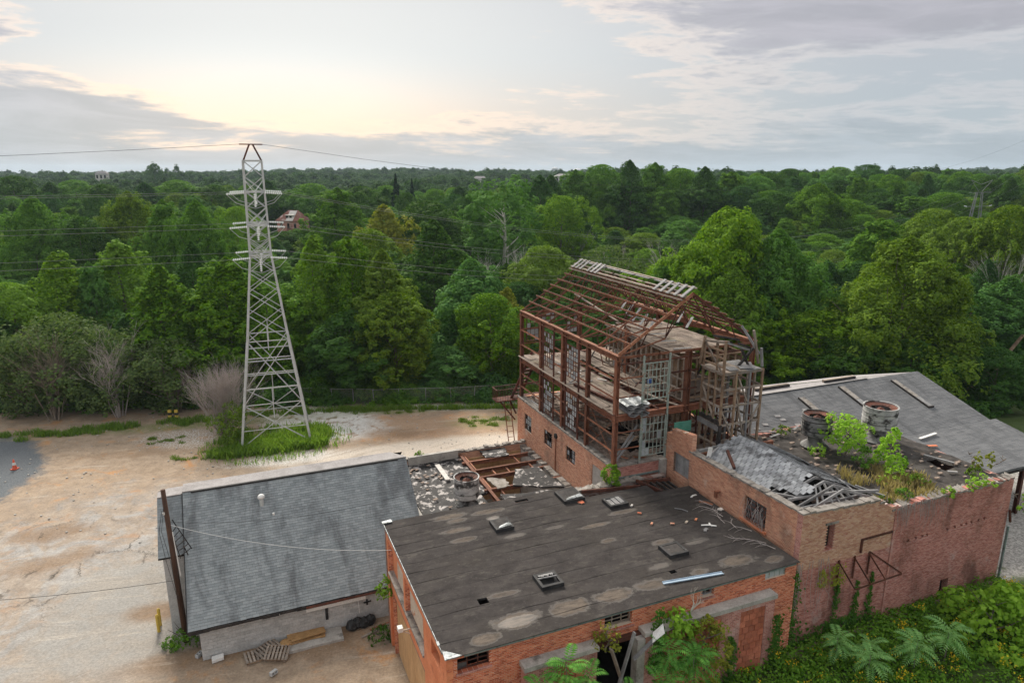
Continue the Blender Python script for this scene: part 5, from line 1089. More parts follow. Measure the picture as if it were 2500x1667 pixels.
# ------------------------------------------------------------------ shingled barn beyond
T = thing('shingled_barn', 'broad barn with a low grey shingle roof and long roof slots', 'barn', (36, 14, 2))
r0, r1 = (16.9, 9.0), (10.2, 6.8)
b = plane_slab(MB(), 25.4, 48.0, (11.85, 6.8+.328*1.65), r0, .15); b = plane_slab(b, 34.6, 48.0, r1, (11.85, 6.8+.328*1.65), .15); obj('roof_deck', b, M['dark'], T)
shingles(T, 34.62, 48.0, r1, r0, .16, .9, M['shingle_barn'], th=.01); shingles(T, 25.4, 34.6, (11.85, 6.8+.328*1.65), r0, .16, .9, M['shingle_barn'], th=.01)
b = plane_slab(MB(), 34.6, 48.6, (4.9, 5.85), (10.25, 6.83), .14); obj('lower_roof', b, M['shingle_barn'], T)
shingles(T, 34.62, 48.6, (4.9, 5.86), (10.2, 6.84), .16, .9, M['shingle_barn'], th=.008)
b = MB().add([(25.4,16.9,8.99),(47.5,16.9,8.99),(47.5,17.0,8.95),(36,18.3,8.9),(25.4,19.6,8.9)], [(0,1,2,3,4)]); b.add([(25.4,19.6,8.9),(47.5,17.0,8.95),(48,24,6.6),(25.4,24,6.6)], [(0,1,2,3)]); obj('rear_roof', b, M['ridge_cap'], T)
obj('ridge_flashing', MB().box(26, 42.0, 16.86, 16.95, 9.0, 9.06), M['black'], T)
for (s_, ta, tb, w_) in ((33.6,13.0,15.9,.55),(38.3,13.9,16.4,.55),(44.0,12.7,16.2,.5)):
    n = 3
    for k in range(n):
        fa, fb = ta+(tb-ta)*k/n, ta+(tb-ta)*(k+1)/n-.03; z_ = lambda t_: 9.0-.328*(16.9-t_)
        ob = obj('roof_slot', plane_slab(MB(), s_, s_+w_, (fa, z_(fa)+.10), (fb, z_(fb)+.10), .04), M['coping'] if k else M['wood_grey'], T)
    obj('slot_kerb', plane_slab(MB(), s_-.08, s_, (ta-.05, z_(ta)+.14), (tb, z_(tb)+.14), .2), M['charred'], T); obj('slot_kerb', MB().box(s_-.08, s_+w_+.05, ta-.16, ta-.04, z_(ta)-.1, z_(ta)+.1), M['charred'], T)
for (s_, t_) in ((31.2,18.0),(38.0,17.6)): obj('roof_slot', MB().box(s_, s_+3.4, t_, t_+.25, 8.95, 9.15), M['wood'], T); obj('slot_kerb', MB().box(s_-.05, s_+3.45, t_-.06, t_-.005, 8.9, 9.12), M['charred'], T)
for k in range(14): s_, t_ = random.uniform(26.5, 33), random.uniform(12.5, 14.8); z_ = 9.0-.328*(16.9-t_)+.06; obj('loose_shingle', MB().slab([(s_,t_,z_),(s_+.45,t_-.1,z_-.03),(s_+.5,t_+.15,z_+.05),(s_+.05,t_+.22,z_+.08)], .02), M['wood_grey'], T)
obj('loose_board', MB().bar((39.2,9.6,6.85), (41.2,9.8,6.9), .2, .05), M['white'], T); obj('loose_board', MB().bar((38.4,8.8,6.7), (39.6,8.5,6.66), .25, .06), M['brick_red'], T)
for s_ in (35.2, 39.6, 44, 48.2): piece('canopy_post', T, (s_,5.1,1.9), (s_,5.1,5.8), .25, .25, M['rust_dark'], 'I')
piece('canopy_beam', T, (34.6,5.05,5.62), (48.5,5.05,5.62), .2, .3, M['charred'])
obj('gable_wall', MB().add([(47.8,10.2,1.5),(47.8,24,1.5),(47.8,24,6.4),(47.8,16.9,8.8),(47.8,10.2,6.6)], [(0,4,3,2,1)]), M['brick_old'], T); obj('inner_wall', MB().box(34.6, 47.8, 10.4, 10.6, 1.5, 6.6), M['blockwall'], T); obj('side_wall', MB().box(25.5, 25.7, 12.5, 24, 0, 7.1), M['blockwall'], T)

# ------------------------------------------------------------------ pixel ray helper for measuring distant things (places them in the world at a chosen distance)
PIT = math.atan((833.5-415)/1666)
def ray(u, v, Y):
    a_ = (u-1250)/1666; c_ = -(v-833.5)/1666; d_ = Vector((a_, math.cos(PIT)+c_*math.sin(PIT), -math.sin(PIT)+c_*math.cos(PIT))); k = Y/d_.y
    return Vector((d_.x*k, Y, CAMZ+d_.z*k))

# ------------------------------------------------------------------ foliage builders
def unitv(n): v = rng.normal(size=(n, 3)); return v/np.linalg.norm(v, axis=1, keepdims=True)
def leafmesh(name, C, N, size, m, asp=.75, sv=.35):
    "one small folded quad per leaf clump"
    n = len(C); N = N/np.maximum(np.linalg.norm(N, axis=1, keepdims=True), 1e-6); r_ = unitv(n); A = np.cross(N, r_); A /= np.maximum(np.linalg.norm(A, axis=1, keepdims=True), 1e-6); B = np.cross(N, A)
    s_ = (size*(1+rng.uniform(-sv, sv, n)))[:, None]; V = np.empty((n, 4, 3))
    V[:, 0] = C-A*s_*.5; V[:, 1] = C-B*s_*.5*asp+N*s_*.10; V[:, 2] = C+A*s_*.5; V[:, 3] = C+B*s_*.5*asp+N*s_*.10
    return npmesh(name, V.reshape(-1, 3), np.arange(4*n).reshape(-1, 4), m)
PROF = {'round': lambda h: np.sqrt(np.clip(1-(2*h-1)**2, 0, 1))**.8, 'cone': lambda h: np.clip(1-h, 0, 1)**.62*np.clip(h*6+.45, 0, 1), 'tall': lambda h: np.clip(1-h**2.3, 0, 1)**.75*np.clip(h*5+.4, 0, 1),
        'dome': lambda h: np.clip(1-h**1.8, 0, 1)**.6, 'conifer': lambda h: np.clip(1-h, 0, 1)**.9, 'loose': lambda h: np.sqrt(np.clip(1-(2*h-1)**2, 0, 1))**.6}
def crown(name, kind, H, R_, zb, nl, nlobe, size, m, lobe=.27, upl=1.25, fill=.15):
    pr = PROF[kind]; hs = []
    while len(hs) < nlobe:
        h = rng.uniform(0, 1)
        if rng.uniform() < pr(np.array([h]))[0]*.9+.1: hs.append(h)
    hs = np.array(hs); th = rng.uniform(0, 2*np.pi, nlobe)+np.arange(nlobe)*2.4; f1, f2 = rng.uniform(0, 6.28, 2); rr = pr(hs)*R_*rng.uniform(.50, .95, nlobe)*(1+.16*np.sin(2*th+f1+3*hs)+.12*np.sin(3*th+f2-4*hs))
    lr = R_*lobe*rng.uniform(.65, 1.25, nlobe)*(.65+.35*pr(hs))
    cz = zb+hs*(H-zb)*.93; LC = np.stack([rr*np.cos(th), rr*np.sin(th), cz], 1)
    ns_ = 13; out0 = LC.copy(); out0[:, 2] = 0; out0 /= np.maximum(np.linalg.norm(out0, axis=1, keepdims=True), 1e-6); out0 = out0*.8+np.array([0, 0, .7])
    SD = unitv(nlobe*ns_); o2 = np.repeat(out0, ns_, 0); fl_ = (SD*o2).sum(1) < rng.uniform(-.6, .2, len(SD)); SD[fl_] *= -1
    SL = np.repeat(lr, ns_); SCn = np.repeat(LC, ns_, 0)+SD*(SL*rng.uniform(.6, 1.15, len(SD)))[:, None]*np.array([1, 1, upl]); SR = SL*rng.uniform(.24, .40, len(SD))
    wgt = SR**2; k = rng.choice(len(SR), nl, p=wgt/wgt.sum()); D = unitv(nl); out = o2[k]*.6+SD[k]*.5
    flip = (D*out).sum(1) < rng.uniform(-.8, .1, nl); D[flip] *= -1
    P = SCn[k]+D*(SR[k]*rng.uniform(.6, 1.15, nl))[:, None]*np.array([1, 1, 1.1])
    nf = int(nl*fill); hf = rng.uniform(0, 1, nf); af = rng.uniform(0, 2*np.pi, nf); rf = pr(hf)*R_*np.sqrt(rng.uniform(.05, .62, nf)); P[:nf] = np.stack([rf*np.cos(af), rf*np.sin(af), zb+hf*(H-zb)], 1)
    N = D*.75+SD[k]*.45+np.array([0, 0, .35])+.40*unitv(nl)
    return leafmesh(name, P, N, size, m)
def limbs(H, R_, zb, n, r0, m, name='trunk', bend=.3, top=.8, sides=6):
    b = MB(); x = y = 0.; pts = []
    for i in range(7): pts.append((x, y, H*top*i/6)); x += random.uniform(-bend, bend)*.6; y += random.uniform(-bend, bend)*.6
    b.tube(pts, [r0*(1-.13*i) for i in range(7)], sides)
    for i in range(n):
        f = random.uniform(max(.15, zb/H*.8), .9); k = min(5, int(f*6)); g_ = f*6-k; p = Vector(pts[k]).lerp(Vector(pts[k+1]), g_); a_ = random.uniform(0, 6.28); L = R_*random.uniform(.55, .9)*(1.15-f*.5)
        q = p+Vector((math.cos(a_)*L*.55, math.sin(a_)*L*.55, L*.45)); e_ = q+Vector((math.cos(a_+.3)*L*.4, math.sin(a_+.3)*L*.4, L*.4)); rr = r0*(1-f)*.55+.03
        b.tube([p, q, e_], [rr, rr*.6, rr*.2], 4)
    return b
def twigs(h, r, n0, depth, wid, spread=.5, seed=1, droop=0.):
    rd = random.Random(seed); b = MB()
    def grow(p, d_, L, w_, dep):
        q = p+d_*L; b.tube([p, p.lerp(q, .5)+Vector((rd.uniform(-1,1), rd.uniform(-1,1), 0))*L*.06, q], [w_, w_*.8, w_*.55], 3, False)
        if dep == 0: return
        for _ in range(rd.choice((2, 3, 3))):
            nd = (d_+Vector((rd.uniform(-1,1), rd.uniform(-1,1), rd.uniform(-.5,.9)-droop))*spread*1.2).normalized(); grow(p.lerp(q, rd.uniform(.45, 1.)), nd, L*rd.uniform(.55, .82), w_*.55, dep-1)
    for i in range(n0):
        a_ = rd.uniform(0, 6.28); e_ = rd.uniform(0, .7); grow(Vector((math.cos(a_)*r*.15*e_, math.sin(a_)*r*.15*e_, 0)), Vector((math.cos(a_)*e_*r/h, math.sin(a_)*e_*r/h, 1)).normalized(), h*rd.uniform(.26, .36), wid, depth)
    return b
# prototypes: (crown mesh, trunk mesh, H, R)
PRO = {}
def proto(key, kind, m, H, R_, zb, nl, nlobe, size, trunk='bark', lobe=.27, upl=1.25, n_limb=9, r0=.28, fill=.30):
    PRO[key] = (crown('crown_'+key, kind, H, R_, zb, nl, nlobe, size, M[m], lobe, upl, fill), (lambda me: (me.materials.append(M[trunk]), me)[1])(limbs(H, R_, zb, n_limb, r0, M[trunk]).mesh('trunk_'+key)), H, R_)
for mk, mm in (('mid', 'leaf_mid'), ('bright', 'leaf_bright'), ('dark', 'leaf_dark'), ('olive', 'leaf_olive')):
    proto('tall_'+mk, 'tall', mm, 18, 5, 1.2, 34000, 58, .28, lobe=.27, upl=1.4); proto('round_'+mk, 'round', mm, 17, 5.5, .8, 34000, 52, .28, lobe=.27, upl=1.2)
for mk, mm in (('bright', 'leaf_bright'), ('olive', 'leaf_olive'), ('mid', 'leaf_mid')): proto('wide_'+mk, 'tall', mm, 18, 9, .6, 62000, 90, .29, lobe=.20, upl=1.4)
proto('cone_mid', 'cone', 'leaf_mid', 16, 4.6, .8, 33000, 75, .27, lobe=.22, upl=1.4); proto('blue', 'dome', 'leaf_blue', 15, 5.5, .6, 34000, 55, .26, lobe=.28, upl=.9)
proto('yellow', 'dome', 'leaf_yellow', 12, 4, .6, 16000, 60, .28, lobe=.28, upl=1.); proto('conifer', 'conifer', 'leaf_conifer', 20, 4, 2, 6000, 110, .55, lobe=.22, upl=.5, n_limb=3)
proto('loose', 'loose', 'leaf_mid', 20, 5, 7, 15000, 60, .31, 'bark_white', lobe=.24, upl=1.2, n_limb=16, r0=.32, fill=.05); proto('viny', 'loose', 'leaf_viny', 9, 4, .3, 7500, 50, .26, 'twig_brown', lobe=.28, upl=1., n_limb=22, r0=.12)
proto('far_a', 'round', 'leaf_far', 17, 6, 1, 3600, 24, .8, lobe=.36, n_limb=2); proto('far_b', 'tall', 'leaf_far', 20, 5.5, 1, 3600, 26, .8, lobe=.34, upl=1.5, n_limb=2); proto('far_c', 'dome', 'leaf_far', 15, 7, .5, 3800, 26, .85, lobe=.36, n_limb=2)
proto('bush', 'dome', 'leaf_mid', 3.0, 2.4, 0, 3000, 26, .26, lobe=.34, upl=.9, n_limb=4, r0=.05); proto('bush_dark', 'dome', 'leaf_dark', 3.0, 2.6, 0, 3000, 26, .27, lobe=.34, upl=.9, n_limb=4, r0=.05)
def tree(name, key, x, y, H, wid, label, group=None, sink=.3, cat='tree'):
    cm_, tm, h_, r_ = PRO[key]; z0 = h1(x, y)-sink
    o = bpy.data.objects.new(name, None); COL.objects.link(o); o.location = (x, y, z0); o.rotation_euler = (0, 0, random.uniform(0, 6.28)); tag(o, label, cat, group)
    for nm, me in (('crown', cm_), ('trunk', tm)):
        c = bpy.data.objects.new(nm, me); COL.objects.link(c); c.parent = o; c.scale = (wid/2/r_, wid/2/r_, H/h_)
    return o
NAMED = [  # u, top row, crown width px, distance, kind, description
 (760,578,150,86,'tall_bright','tall bright green tree just right of the pylon, left of a lobed pair'),
 (845,577,150,84,'tall_mid','broad lobed green tree behind the fence right of the pylon, second from it'),
 (931,609,170,83,'tall_olive','yellowish green tall tree in the front row midway between pylon and mill'),
 (965,715,170,79,'round_olive','lower rounded olive tree at the chain-link fence midway between pylon and mill'),
 (860,760,190,79,'round_dark','dark rounded tree low behind the fence right of the pylon'),
 (1057,535,210,108,'tall_dark','dark green peaked tree rising behind the blue-green one left of the mill'),
 (1150,632,220,90,'blue','blue-green feathery tree left of the mill roof'),
 (1238,702,110,88,'yellow','yellowing tree right beside the left end of the mill roof'),
 (1090,845,150,79,'blue','low blue-green shrubby tree at the fence left of the mill'),
 (385,646,210,78,'cone_mid','cone-shaped green tree left of the pylon'),
 (550,628,200,80,'tall_mid','tall green tree directly behind the pylon left leg'),
 (465,590,150,94,'tall_dark','dark peaked tree between the cone-shaped tree and the pylon'),
 (285,588,200,96,'tall_bright','bright lobed tree left of the cone-shaped tree'),
 (215,640,120,90,'tall_mid','narrow green tree squeezed between two bright ones at the left'),
 (130,617,170,90,'tall_bright','bright green tree second from the left edge in the front wood'),
 (10,690,150,84,'round_bright','yellow-green tree cut by the left edge of the picture'),
 (475,488,190,126,'wide_mid','rounded tree behind the pylon, its top level with the second crossarm'),
 (395,488,150,130,'tall_mid','peaked tree left of the rounded one behind the pylon'),
 (310,467,190,150,'wide_olive','wide olive tree with a flat top left of the pylon'),
 (75,480,210,140,'wide_mid','large dull green tree near the left edge below the far hills'),
 (195,530,140,138,'round_dark','dark low-topped tree between two wide trees at the far left'),
 (575,505,110,150,'round_bright','small bright round tree peeping out left of the pylon waist'),
 (822,458,170,162,'tall_mid','tall loose tree standing right of the red-roofed house'),
 (935,500,160,150,'yellow','yellow-green tree in the middle distance right of the red-roofed house'),
 (1040,490,180,172,'round_dark','rounded dark tree in the middle distance below two conifers'),
 (900,560,150,128,'round_olive','pale olive tree behind the lobed pair of the front row'),
 (1225,436,170,152,'loose','very tall loose tree with pale trunks left of centre above the mill'),
 (1318,428,150,190,'tall_dark','dark tall tree behind the loose pale-trunked one'),
 (1372,478,130,172,'round_bright','light green round tree above the mill ridge'),
 (1775,505,300,90,'wide_bright','huge bright tree behind the mill right end'),
 (1905,560,250,88,'wide_mid','dark green flank tree right of the huge bright tree'),
 (1797,655,150,82,'tall_bright','smaller bright tree directly right of the mill roof'),
 (1637,638,170,97,'round_bright','light green bush-topped tree behind the mill ridge'),
 (1720,620,170,92,'round_mid','green tree between mill ridge and the huge bright tree'),
 (2153,533,200,122,'tall_mid','peaked tree behind the big yellow-green tree at the right'),
 (2225,578,330,77,'wide_olive','big yellow-green tree behind the barn'),
 (2285,510,160,130,'round_olive','olive tree right of the peaked tree at the right'),
 (2360,530,150,120,'round_olive','tree below the distant lattice pylon at the right'),
 (2472,502,160,112,'round_olive','tree with bare limbs at the right edge'),
 (2010,760,180,79,'round_bright','low bright tree behind the barn left end'),
 (2000,447,190,200,'wide_mid','hazy round tree on the hillside right of the skyline clump'),
 (2470,677,190,86,'blue','blue-green feathery tree at the right edge'),
 (2385,720,190,84,'round_dark','dark tree between the yellow-green tree and the right edge'),
 (2100,720,200,82,'round_mid','green tree filling the gap left of the big yellow-green tree'),
 (2330,800,170,80,'round_dark','low dark tree above the barn right end'),
 (2440,850,130,70,'round_dark','dark low tree just behind the barn gable at the right edge'),(2230,830,150,73,'round_mid','low green tree directly behind the barn ridge'),(2080,830,150,74,'round_dark','dark low tree behind the barn left part'),
 (650,690,190,82,'round_mid','green tree seen through the pylon body'),
 (1480,600,150,110,'viny','grey-green vine covered tree above the mill ridge'),
 (1330,600,170,110,'round_olive','grey-green draped tree left of the mill ridge'),
 (130,770,190,72.5,'viny','tangled brown-green thicket left of the bare shrubs'),
 (250,810,160,72,'viny','tangled thicket between the two bare shrubs at the left'),
 (405,830,170,73,'viny','dull green thicket left of the grey dead shrub'),
 (40,830,150,71,'viny','low tangled thicket at the left edge by the gravel')]
for k, (u, v) in enumerate([(1345,428),(1405,414),(1470,402),(1538,391),(1600,397),(1662,411),(1722,407),(1785,420),(1850,430)]): NAMED.append((u, v, 118, 222+6*(k % 3), ('tall_dark', 'tall_mid', 'round_mid')[k % 3], 'tree of the skyline clump above the mill, '+['first', 'second', 'third', 'tallest fourth', 'fifth', 'sixth', 'seventh', 'eighth', 'ninth and last'][k]+' from left'))
for k, (u, v) in enumerate([(1930,412),(1990,420),(2050,408),(2120,402),(2190,414),(2260,419),(2330,424),(2460,424)]): NAMED.append((u, v, 92, 330+12*(k % 3), ('round_dark', 'tall_dark', 'round_mid')[k % 3], 'tree on the right hand hillcrest, '+['first', 'second', 'third', 'fourth', 'fifth', 'sixth', 'seventh', 'last'][k]+' from left'))
for k, (u, v) in enumerate([(1900,470),(1985,452),(2070,486),(2150,470),(2230,478),(2310,470)]): NAMED.append((u, v, 120, 205+9*(k % 2), ('round_dark', 'tall_mid', 'round_mid')[k % 3], 'tree halfway up the right hillside, '+['first', 'second', 'third', 'fourth', 'fifth', 'last'][k]+' from left'))
for k, (u, v) in enumerate([(30,430),(120,445),(180,440),(250,450),(350,445),(430,440),(520,452),(650,440),(760,448),(880,455),(1120,455)]): NAMED.append((u, v, 120, 250+12*(k % 3), ('round_dark', 'tall_dark', 'round_mid')[k % 3], 'hazy tree at the foot of the far hills on the left, '+['first', 'second', 'third', 'fourth', 'fifth', 'sixth', 'seventh', 'eighth', 'ninth', 'tenth', 'last'][k]+' from left'))
occ = []
for (u, v, wpx, Yd, key, lab) in NAMED:
    p = ray(u, v, Yd); x = p.x; y = Yd; base = h1(x, y)-.3; H = p.z-base; wid = wpx*Yd/1666*(1.34 if Yd < 105 else 1.22)
    nm = {'conifer': 'conifer', 'viny': 'thicket'}.get(key, 'tree'); tree(nm if nm != 'tree' else 'broadleaf_tree', key, x, y, H, wid, lab, 'trees of the near wood'); occ.append((x, y))
for (u, v, wpx, lab) in ((965,425,40,'taller pointed conifer in the middle distance'),(1005,438,34,'shorter dense conifer beside the taller pointed one')):
    p = ray(u, v, 250); tree('conifer', 'conifer', p.x, 250, p.z-h1(p.x, 250)+.3, wpx*250/1666*1.5, lab, 'conifers in the middle distance'); occ.append((p.x, 250))
# fill of the wood: individuals near by, the far hills as one mass
FILL = []; yy = 81.
while yy < 330:
    stp = 6.8+yy*.015; xx = -(.82*yy+10)
    while xx < .82*yy+10:
        x, y = xx+random.uniform(-.42, .42)*stp, yy+random.uniform(-.42, .42)*stp
        if y > 79+.04*x and not any((x-a_)**2+(y-c_)**2 < 16+.0004*y*y for a_, c_ in occ) and not (abs(x-ray(705,510,240).x) < 12 and 180 < y < 250) and not (abs(x/y-.664) < .028 and 125 < y < 215): FILL.append((x, y))
        xx += stp
    yy += stp
FILL.sort(key=lambda p: p[1]); kinds = ['tall_mid', 'round_mid', 'round_dark', 'tall_dark', 'round_olive', 'round_bright', 'tall_mid', 'round_dark']
def zone(x, y):
    u = 1250+1666*x/(y*1.03); side = 'left of the pylon' if u < 560 else 'behind the pylon' if u < 760 else 'between pylon and mill' if u < 1220 else 'behind the mill' if u < 1820 else 'above the barn' if u < 2250 else 'at the right edge'
    dep = 'just beyond the fence' if y < 96 else 'in the wood, second rank' if y < 120 else 'deep in the wood' if y < 160 else 'in the middle distance'
    return side, dep
WORD = {'tall_mid': 'tall green tree', 'round_mid': 'rounded green tree', 'round_dark': 'rounded dark green tree', 'tall_dark': 'tall dark green tree', 'round_olive': 'rounded olive green tree', 'round_bright': 'rounded light green tree'}
far_pts = []; mid_pts = []; made = {}
for i, (x, y) in enumerate(FILL):
    H = random.uniform(11, 15.5) if y < 100 else random.uniform(13, 19)
    if abs(x/y+.318) < .045 and y < 205: H = min(H, 13.6)
    wid = random.uniform(8.5, 12)+y*.006
    if y < 125: H *= .82
    elif y < 215: H *= .66 if x > -10 else .78
    if i < 235:
        key = random.choice(kinds) if y > 125 else random.choice(('round_dark', 'tall_dark', 'round_mid', 'round_dark')); sd, dp = zone(x, y); made.setdefault((key, dp, sd), []).append((x/y, tree('broadleaf_tree', key, x, y, H, wid, None, f'trees {dp} {sd}')))
    else: mid_pts.append((x, y, H*(1.12 if y > 150 else 1), wid*1.2))
ORD = ['leftmost', 'second from left', 'third from left', 'fourth from left', 'fifth from left', 'sixth from left', 'seventh from left', 'eighth from left', 'ninth from left', 'tenth from left', 'eleventh from left', 'twelfth from left', 'thirteenth from left', 'fourteenth from left']
for (key, dp, sd), lst in made.items():
    lst.sort(key=lambda q: q[0])
    for k, (_, o) in enumerate(lst): o['label'] = f'{WORD[key]} {dp}, {sd}'+('' if len(lst) == 1 else f', {ORD[min(k, 13)]}' if k < len(lst)-1 else ', rightmost'); o['category'] = 'tree'
yy = 330.
while yy < 1500:
    stp = 10.5+yy*.013; xx = -(.80*yy+10)
    while xx < .80*yy+10: far_pts.append((xx+random.uniform(-.45,.45)*stp, yy+random.uniform(-.45,.45)*stp, random.uniform(11, 17.5), random.uniform(11, 17)*(1+yy*.0006))); xx += stp
    yy += stp
def scatter(name, pts, keys, label, mat_objs, part='crown'):
    "one object: instances of crown meshes on points (x, y, z, sx, sz, rot)"
    me = bpy.data.meshes.new(name); me.from_pydata([(p[0], p[1], p[2]) for p in pts], [], [])
    for an, k in (('sx', 3), ('sz', 4), ('rot', 5), ('pick', 6)):
        at = me.attributes.new(an, 'FLOAT', 'POINT'); at.data.foreach_set('value', [float(p[k]) for p in pts])
    o = bpy.data.objects.new(name, me); COL.objects.link(o); tag(o, label, None, None, 'stuff')
    ng = bpy.data.node_groups.new(name+'_nodes', 'GeometryNodeTree'); ng.interface.new_socket('Geometry', in_out='INPUT', socket_type='NodeSocketGeometry'); ng.interface.new_socket('Geometry', in_out='OUTPUT', socket_type='NodeSocketGeometry')
    n = NT(ng); gi = n.new('NodeGroupInput'); gq = n.new('NodeGroupOutput'); jn = n.new('GeometryNodeJoinGeometry')
    def attr(a_): q = n.new('GeometryNodeInputNamedAttribute', data_type='FLOAT'); q.inputs[0].default_value = a_; return q.outputs[0]
    for k, src in enumerate(mat_objs):
        oi = n.new('GeometryNodeObjectInfo'); oi.inputs['Object'].default_value = src; oi.inputs['As Instance'].default_value = True
        ip = n.new('GeometryNodeInstanceOnPoints'); n.link(gi.outputs[0], ip.inputs['Points']); n.link(oi.outputs['Geometry'], ip.inputs['Instance'])
        cmp_ = n.math('COMPARE', attr('pick'), float(k), .1); n.link(cmp_, ip.inputs['Selection'])
        n.link(n.comb(attr('sx'), attr('sx'), attr('sz')), ip.inputs['Scale']); rv = n.new('FunctionNodeEulerToRotation'); n.link(n.comb(0., 0., attr('rot')), rv.inputs[0]); n.link(rv.outputs[0], ip.inputs['Rotation'])
        n.link(ip.outputs[0], jn.inputs[0])
    n.link(jn.outputs[0], gq.inputs[0]); md = o.modifiers.new('scatter', 'NODES'); md.node_group = ng
    return o
# three real trees of the far wood lend their crowns to the mass
lend = []
for k, (u, v, Yd, key, lab) in enumerate(((430,405,620,'far_b','dark tree breaking the skyline left of the pylon top'),(375,400,560,'far_a','broad dark tree on the left skyline'),(2130,405,480,'far_c','wide crowned tree on the right skyline'))):
    p = ray(u, v, Yd); t_ = tree('broadleaf_tree', key, p.x, Yd, p.z-h1(p.x, Yd)+.3, (14, 15, 17)[k], lab); lend.append(t_.children[0] if t_.children[0].name.startswith('crown') else t_.children[1])
pts = []
for (x, y, H, wid) in far_pts:
    k = random.randrange(3); cm_, tm, h_, r_ = PRO[('far_b', 'far_a', 'far_c')[k]]; ex = 1+.22*math.sin(x*.03+y*.017)*math.sin(x*.011-y*.02); pts.append((x, y, h1(x, y)-.5, wid/2/r_, H*ex/h_, random.uniform(0, 6.28), k))
scatter('far_wood', pts, None, 'dense dark green wood covering the far hills up to the skyline', lend)
pts = []; lend3 = []
for key in ('round_mid', 'tall_mid', 'round_dark', 'tall_dark', 'round_olive'):
    lend3.append(next(o for o in COL.objects if o.name.startswith('crown') and o.data == PRO[key][0]))
for (x, y, H, wid) in mid_pts:
    k = random.choice((0, 1, 2, 2, 3, 4)); key = ('round_mid', 'tall_mid', 'round_dark', 'tall_dark', 'round_olive')[k]; h_, r_ = PRO[key][2:]; pts.append((x, y, h1(x, y)-.5, wid/2/r_, H/h_, random.uniform(0, 6.28), k))
scatter('middle_wood', pts, None, 'green broadleaf wood covering the middle distance behind the front trees', lend3)
# undergrowth behind the fence and along the wood edge
und = []
for k in range(420):
    x = random.uniform(-75, 75); y = 75.5+.04*x+abs(random.gauss(0, 4)); sc = random.uniform(.45, 1.0)
    if -50 < x < 45 or True: und.append((x, y, h1(x, y)-.2, sc, sc*random.uniform(.7, 1.1), random.uniform(0, 6.28), random.randrange(2)))
for k in range(170):
    p = W(random.uniform(28, 64), random.uniform(19.5, 40)); sc = random.uniform(.5, 1.2); und.append((p.x, p.y, h1(p.x, p.y)-.2, sc, sc*random.uniform(.7, 1.2), random.uniform(0, 6.28), random.randrange(2)))
lend2 = []
for (x, y, key, lab) in ((-12.5,75.2,'bush','round green bush against the chain-link fence'),(37,61.5,'bush_dark','dark bush beside the barn gable at the right')):
    t_ = tree('bush', key, x, y, 2.2, 3.4, lab, None, .2, 'bush'); lend2.append([c for c in t_.children if c.name.startswith('crown')][0])
scatter('undergrowth', und, None, 'low green undergrowth along the edge of the wood', lend2)
# bare trees and shrubs
def bare(name, label, x, y, mb, m, z=None, group=None, cat='shrub', k=1.0):
    top_ = max(v[2] for v in mb.v); mb.v = [(v[0]*k, v[1]*k, v[2]*k) for v in mb.v]; me = mb.mesh(name); me.materials.append(m); o = bpy.data.objects.new(name, me); COL.objects.link(o); o.location = (x, y, h1(x, y)-.1 if z is None else z); o.rotation_euler = (0, 0, random.uniform(0, 6.28)); return tag(o, label, cat, group)
bare('dead_shrub', 'dense pale grey leafless shrub at the foot of the pylon', -29.2, 65.2, twigs(7.4, 4.4, 60, 4, .04, .42, 3), M['twig'], k=1.3)
bare('dead_shrub', 'bare brownish grey shrub rising above the left thickets', -42.6, 70.0, twigs(9.5, 3.6, 14, 4, .06, .5, 5), M['twig'], k=1.25)
bare('dead_shrub', 'bare brown shrub leaning among the thickets at the far left', -49.0, 69.0, twigs(10.5, 4.6, 14, 4, .06, .55, 8), M['twig_brown'], k=1.25)
bare('dead_shrub', 'thin bare shrub beneath the trees left of the pylon', -37.0, 71.5, twigs(6.5, 3, 14, 4, .05, .55, 9), M['twig_brown'], k=1.25)
for (u, v, Yd, sd, lab) in ((1165,560,128,11,'pale bare forked trunk standing left of the mill roof'),(1255,560,135,12,'tall pale bare tree right of the forked trunk'),(1500,560,140,13,'grey leafless tree above the mill ridge'),(1640,560,150,14,'thin grey leafless tree in the gap right of the mill ridge'),(1420,520,170,15,'bare grey crown below the skyline clump'),(2475,520,104,16,'bare pale limbs rising at the right edge')):
    p = ray(u, v, Yd); H = p.z-h1(p.x, Yd)+1.5; bare('bare_tree', lab, p.x, Yd, twigs(H, 4.5, 2, 5, .16, .38, sd), M['bark_white'] if sd in (11, 12, 16) else M['twig'], cat='tree', group='leafless trees in the wood')
lb = solo('fallen_trunk', 'dark leaning dead trunk behind the barn gable at the right', 'trunk', MB().tube([tuple(ray(2345,965,74)), tuple(ray(2430,900,76)), tuple(ray(2500,815,79))], [.26,.23,.18], 7), M['wood_brown'], tuple(ray(2345,965,74)), 0, world=True)

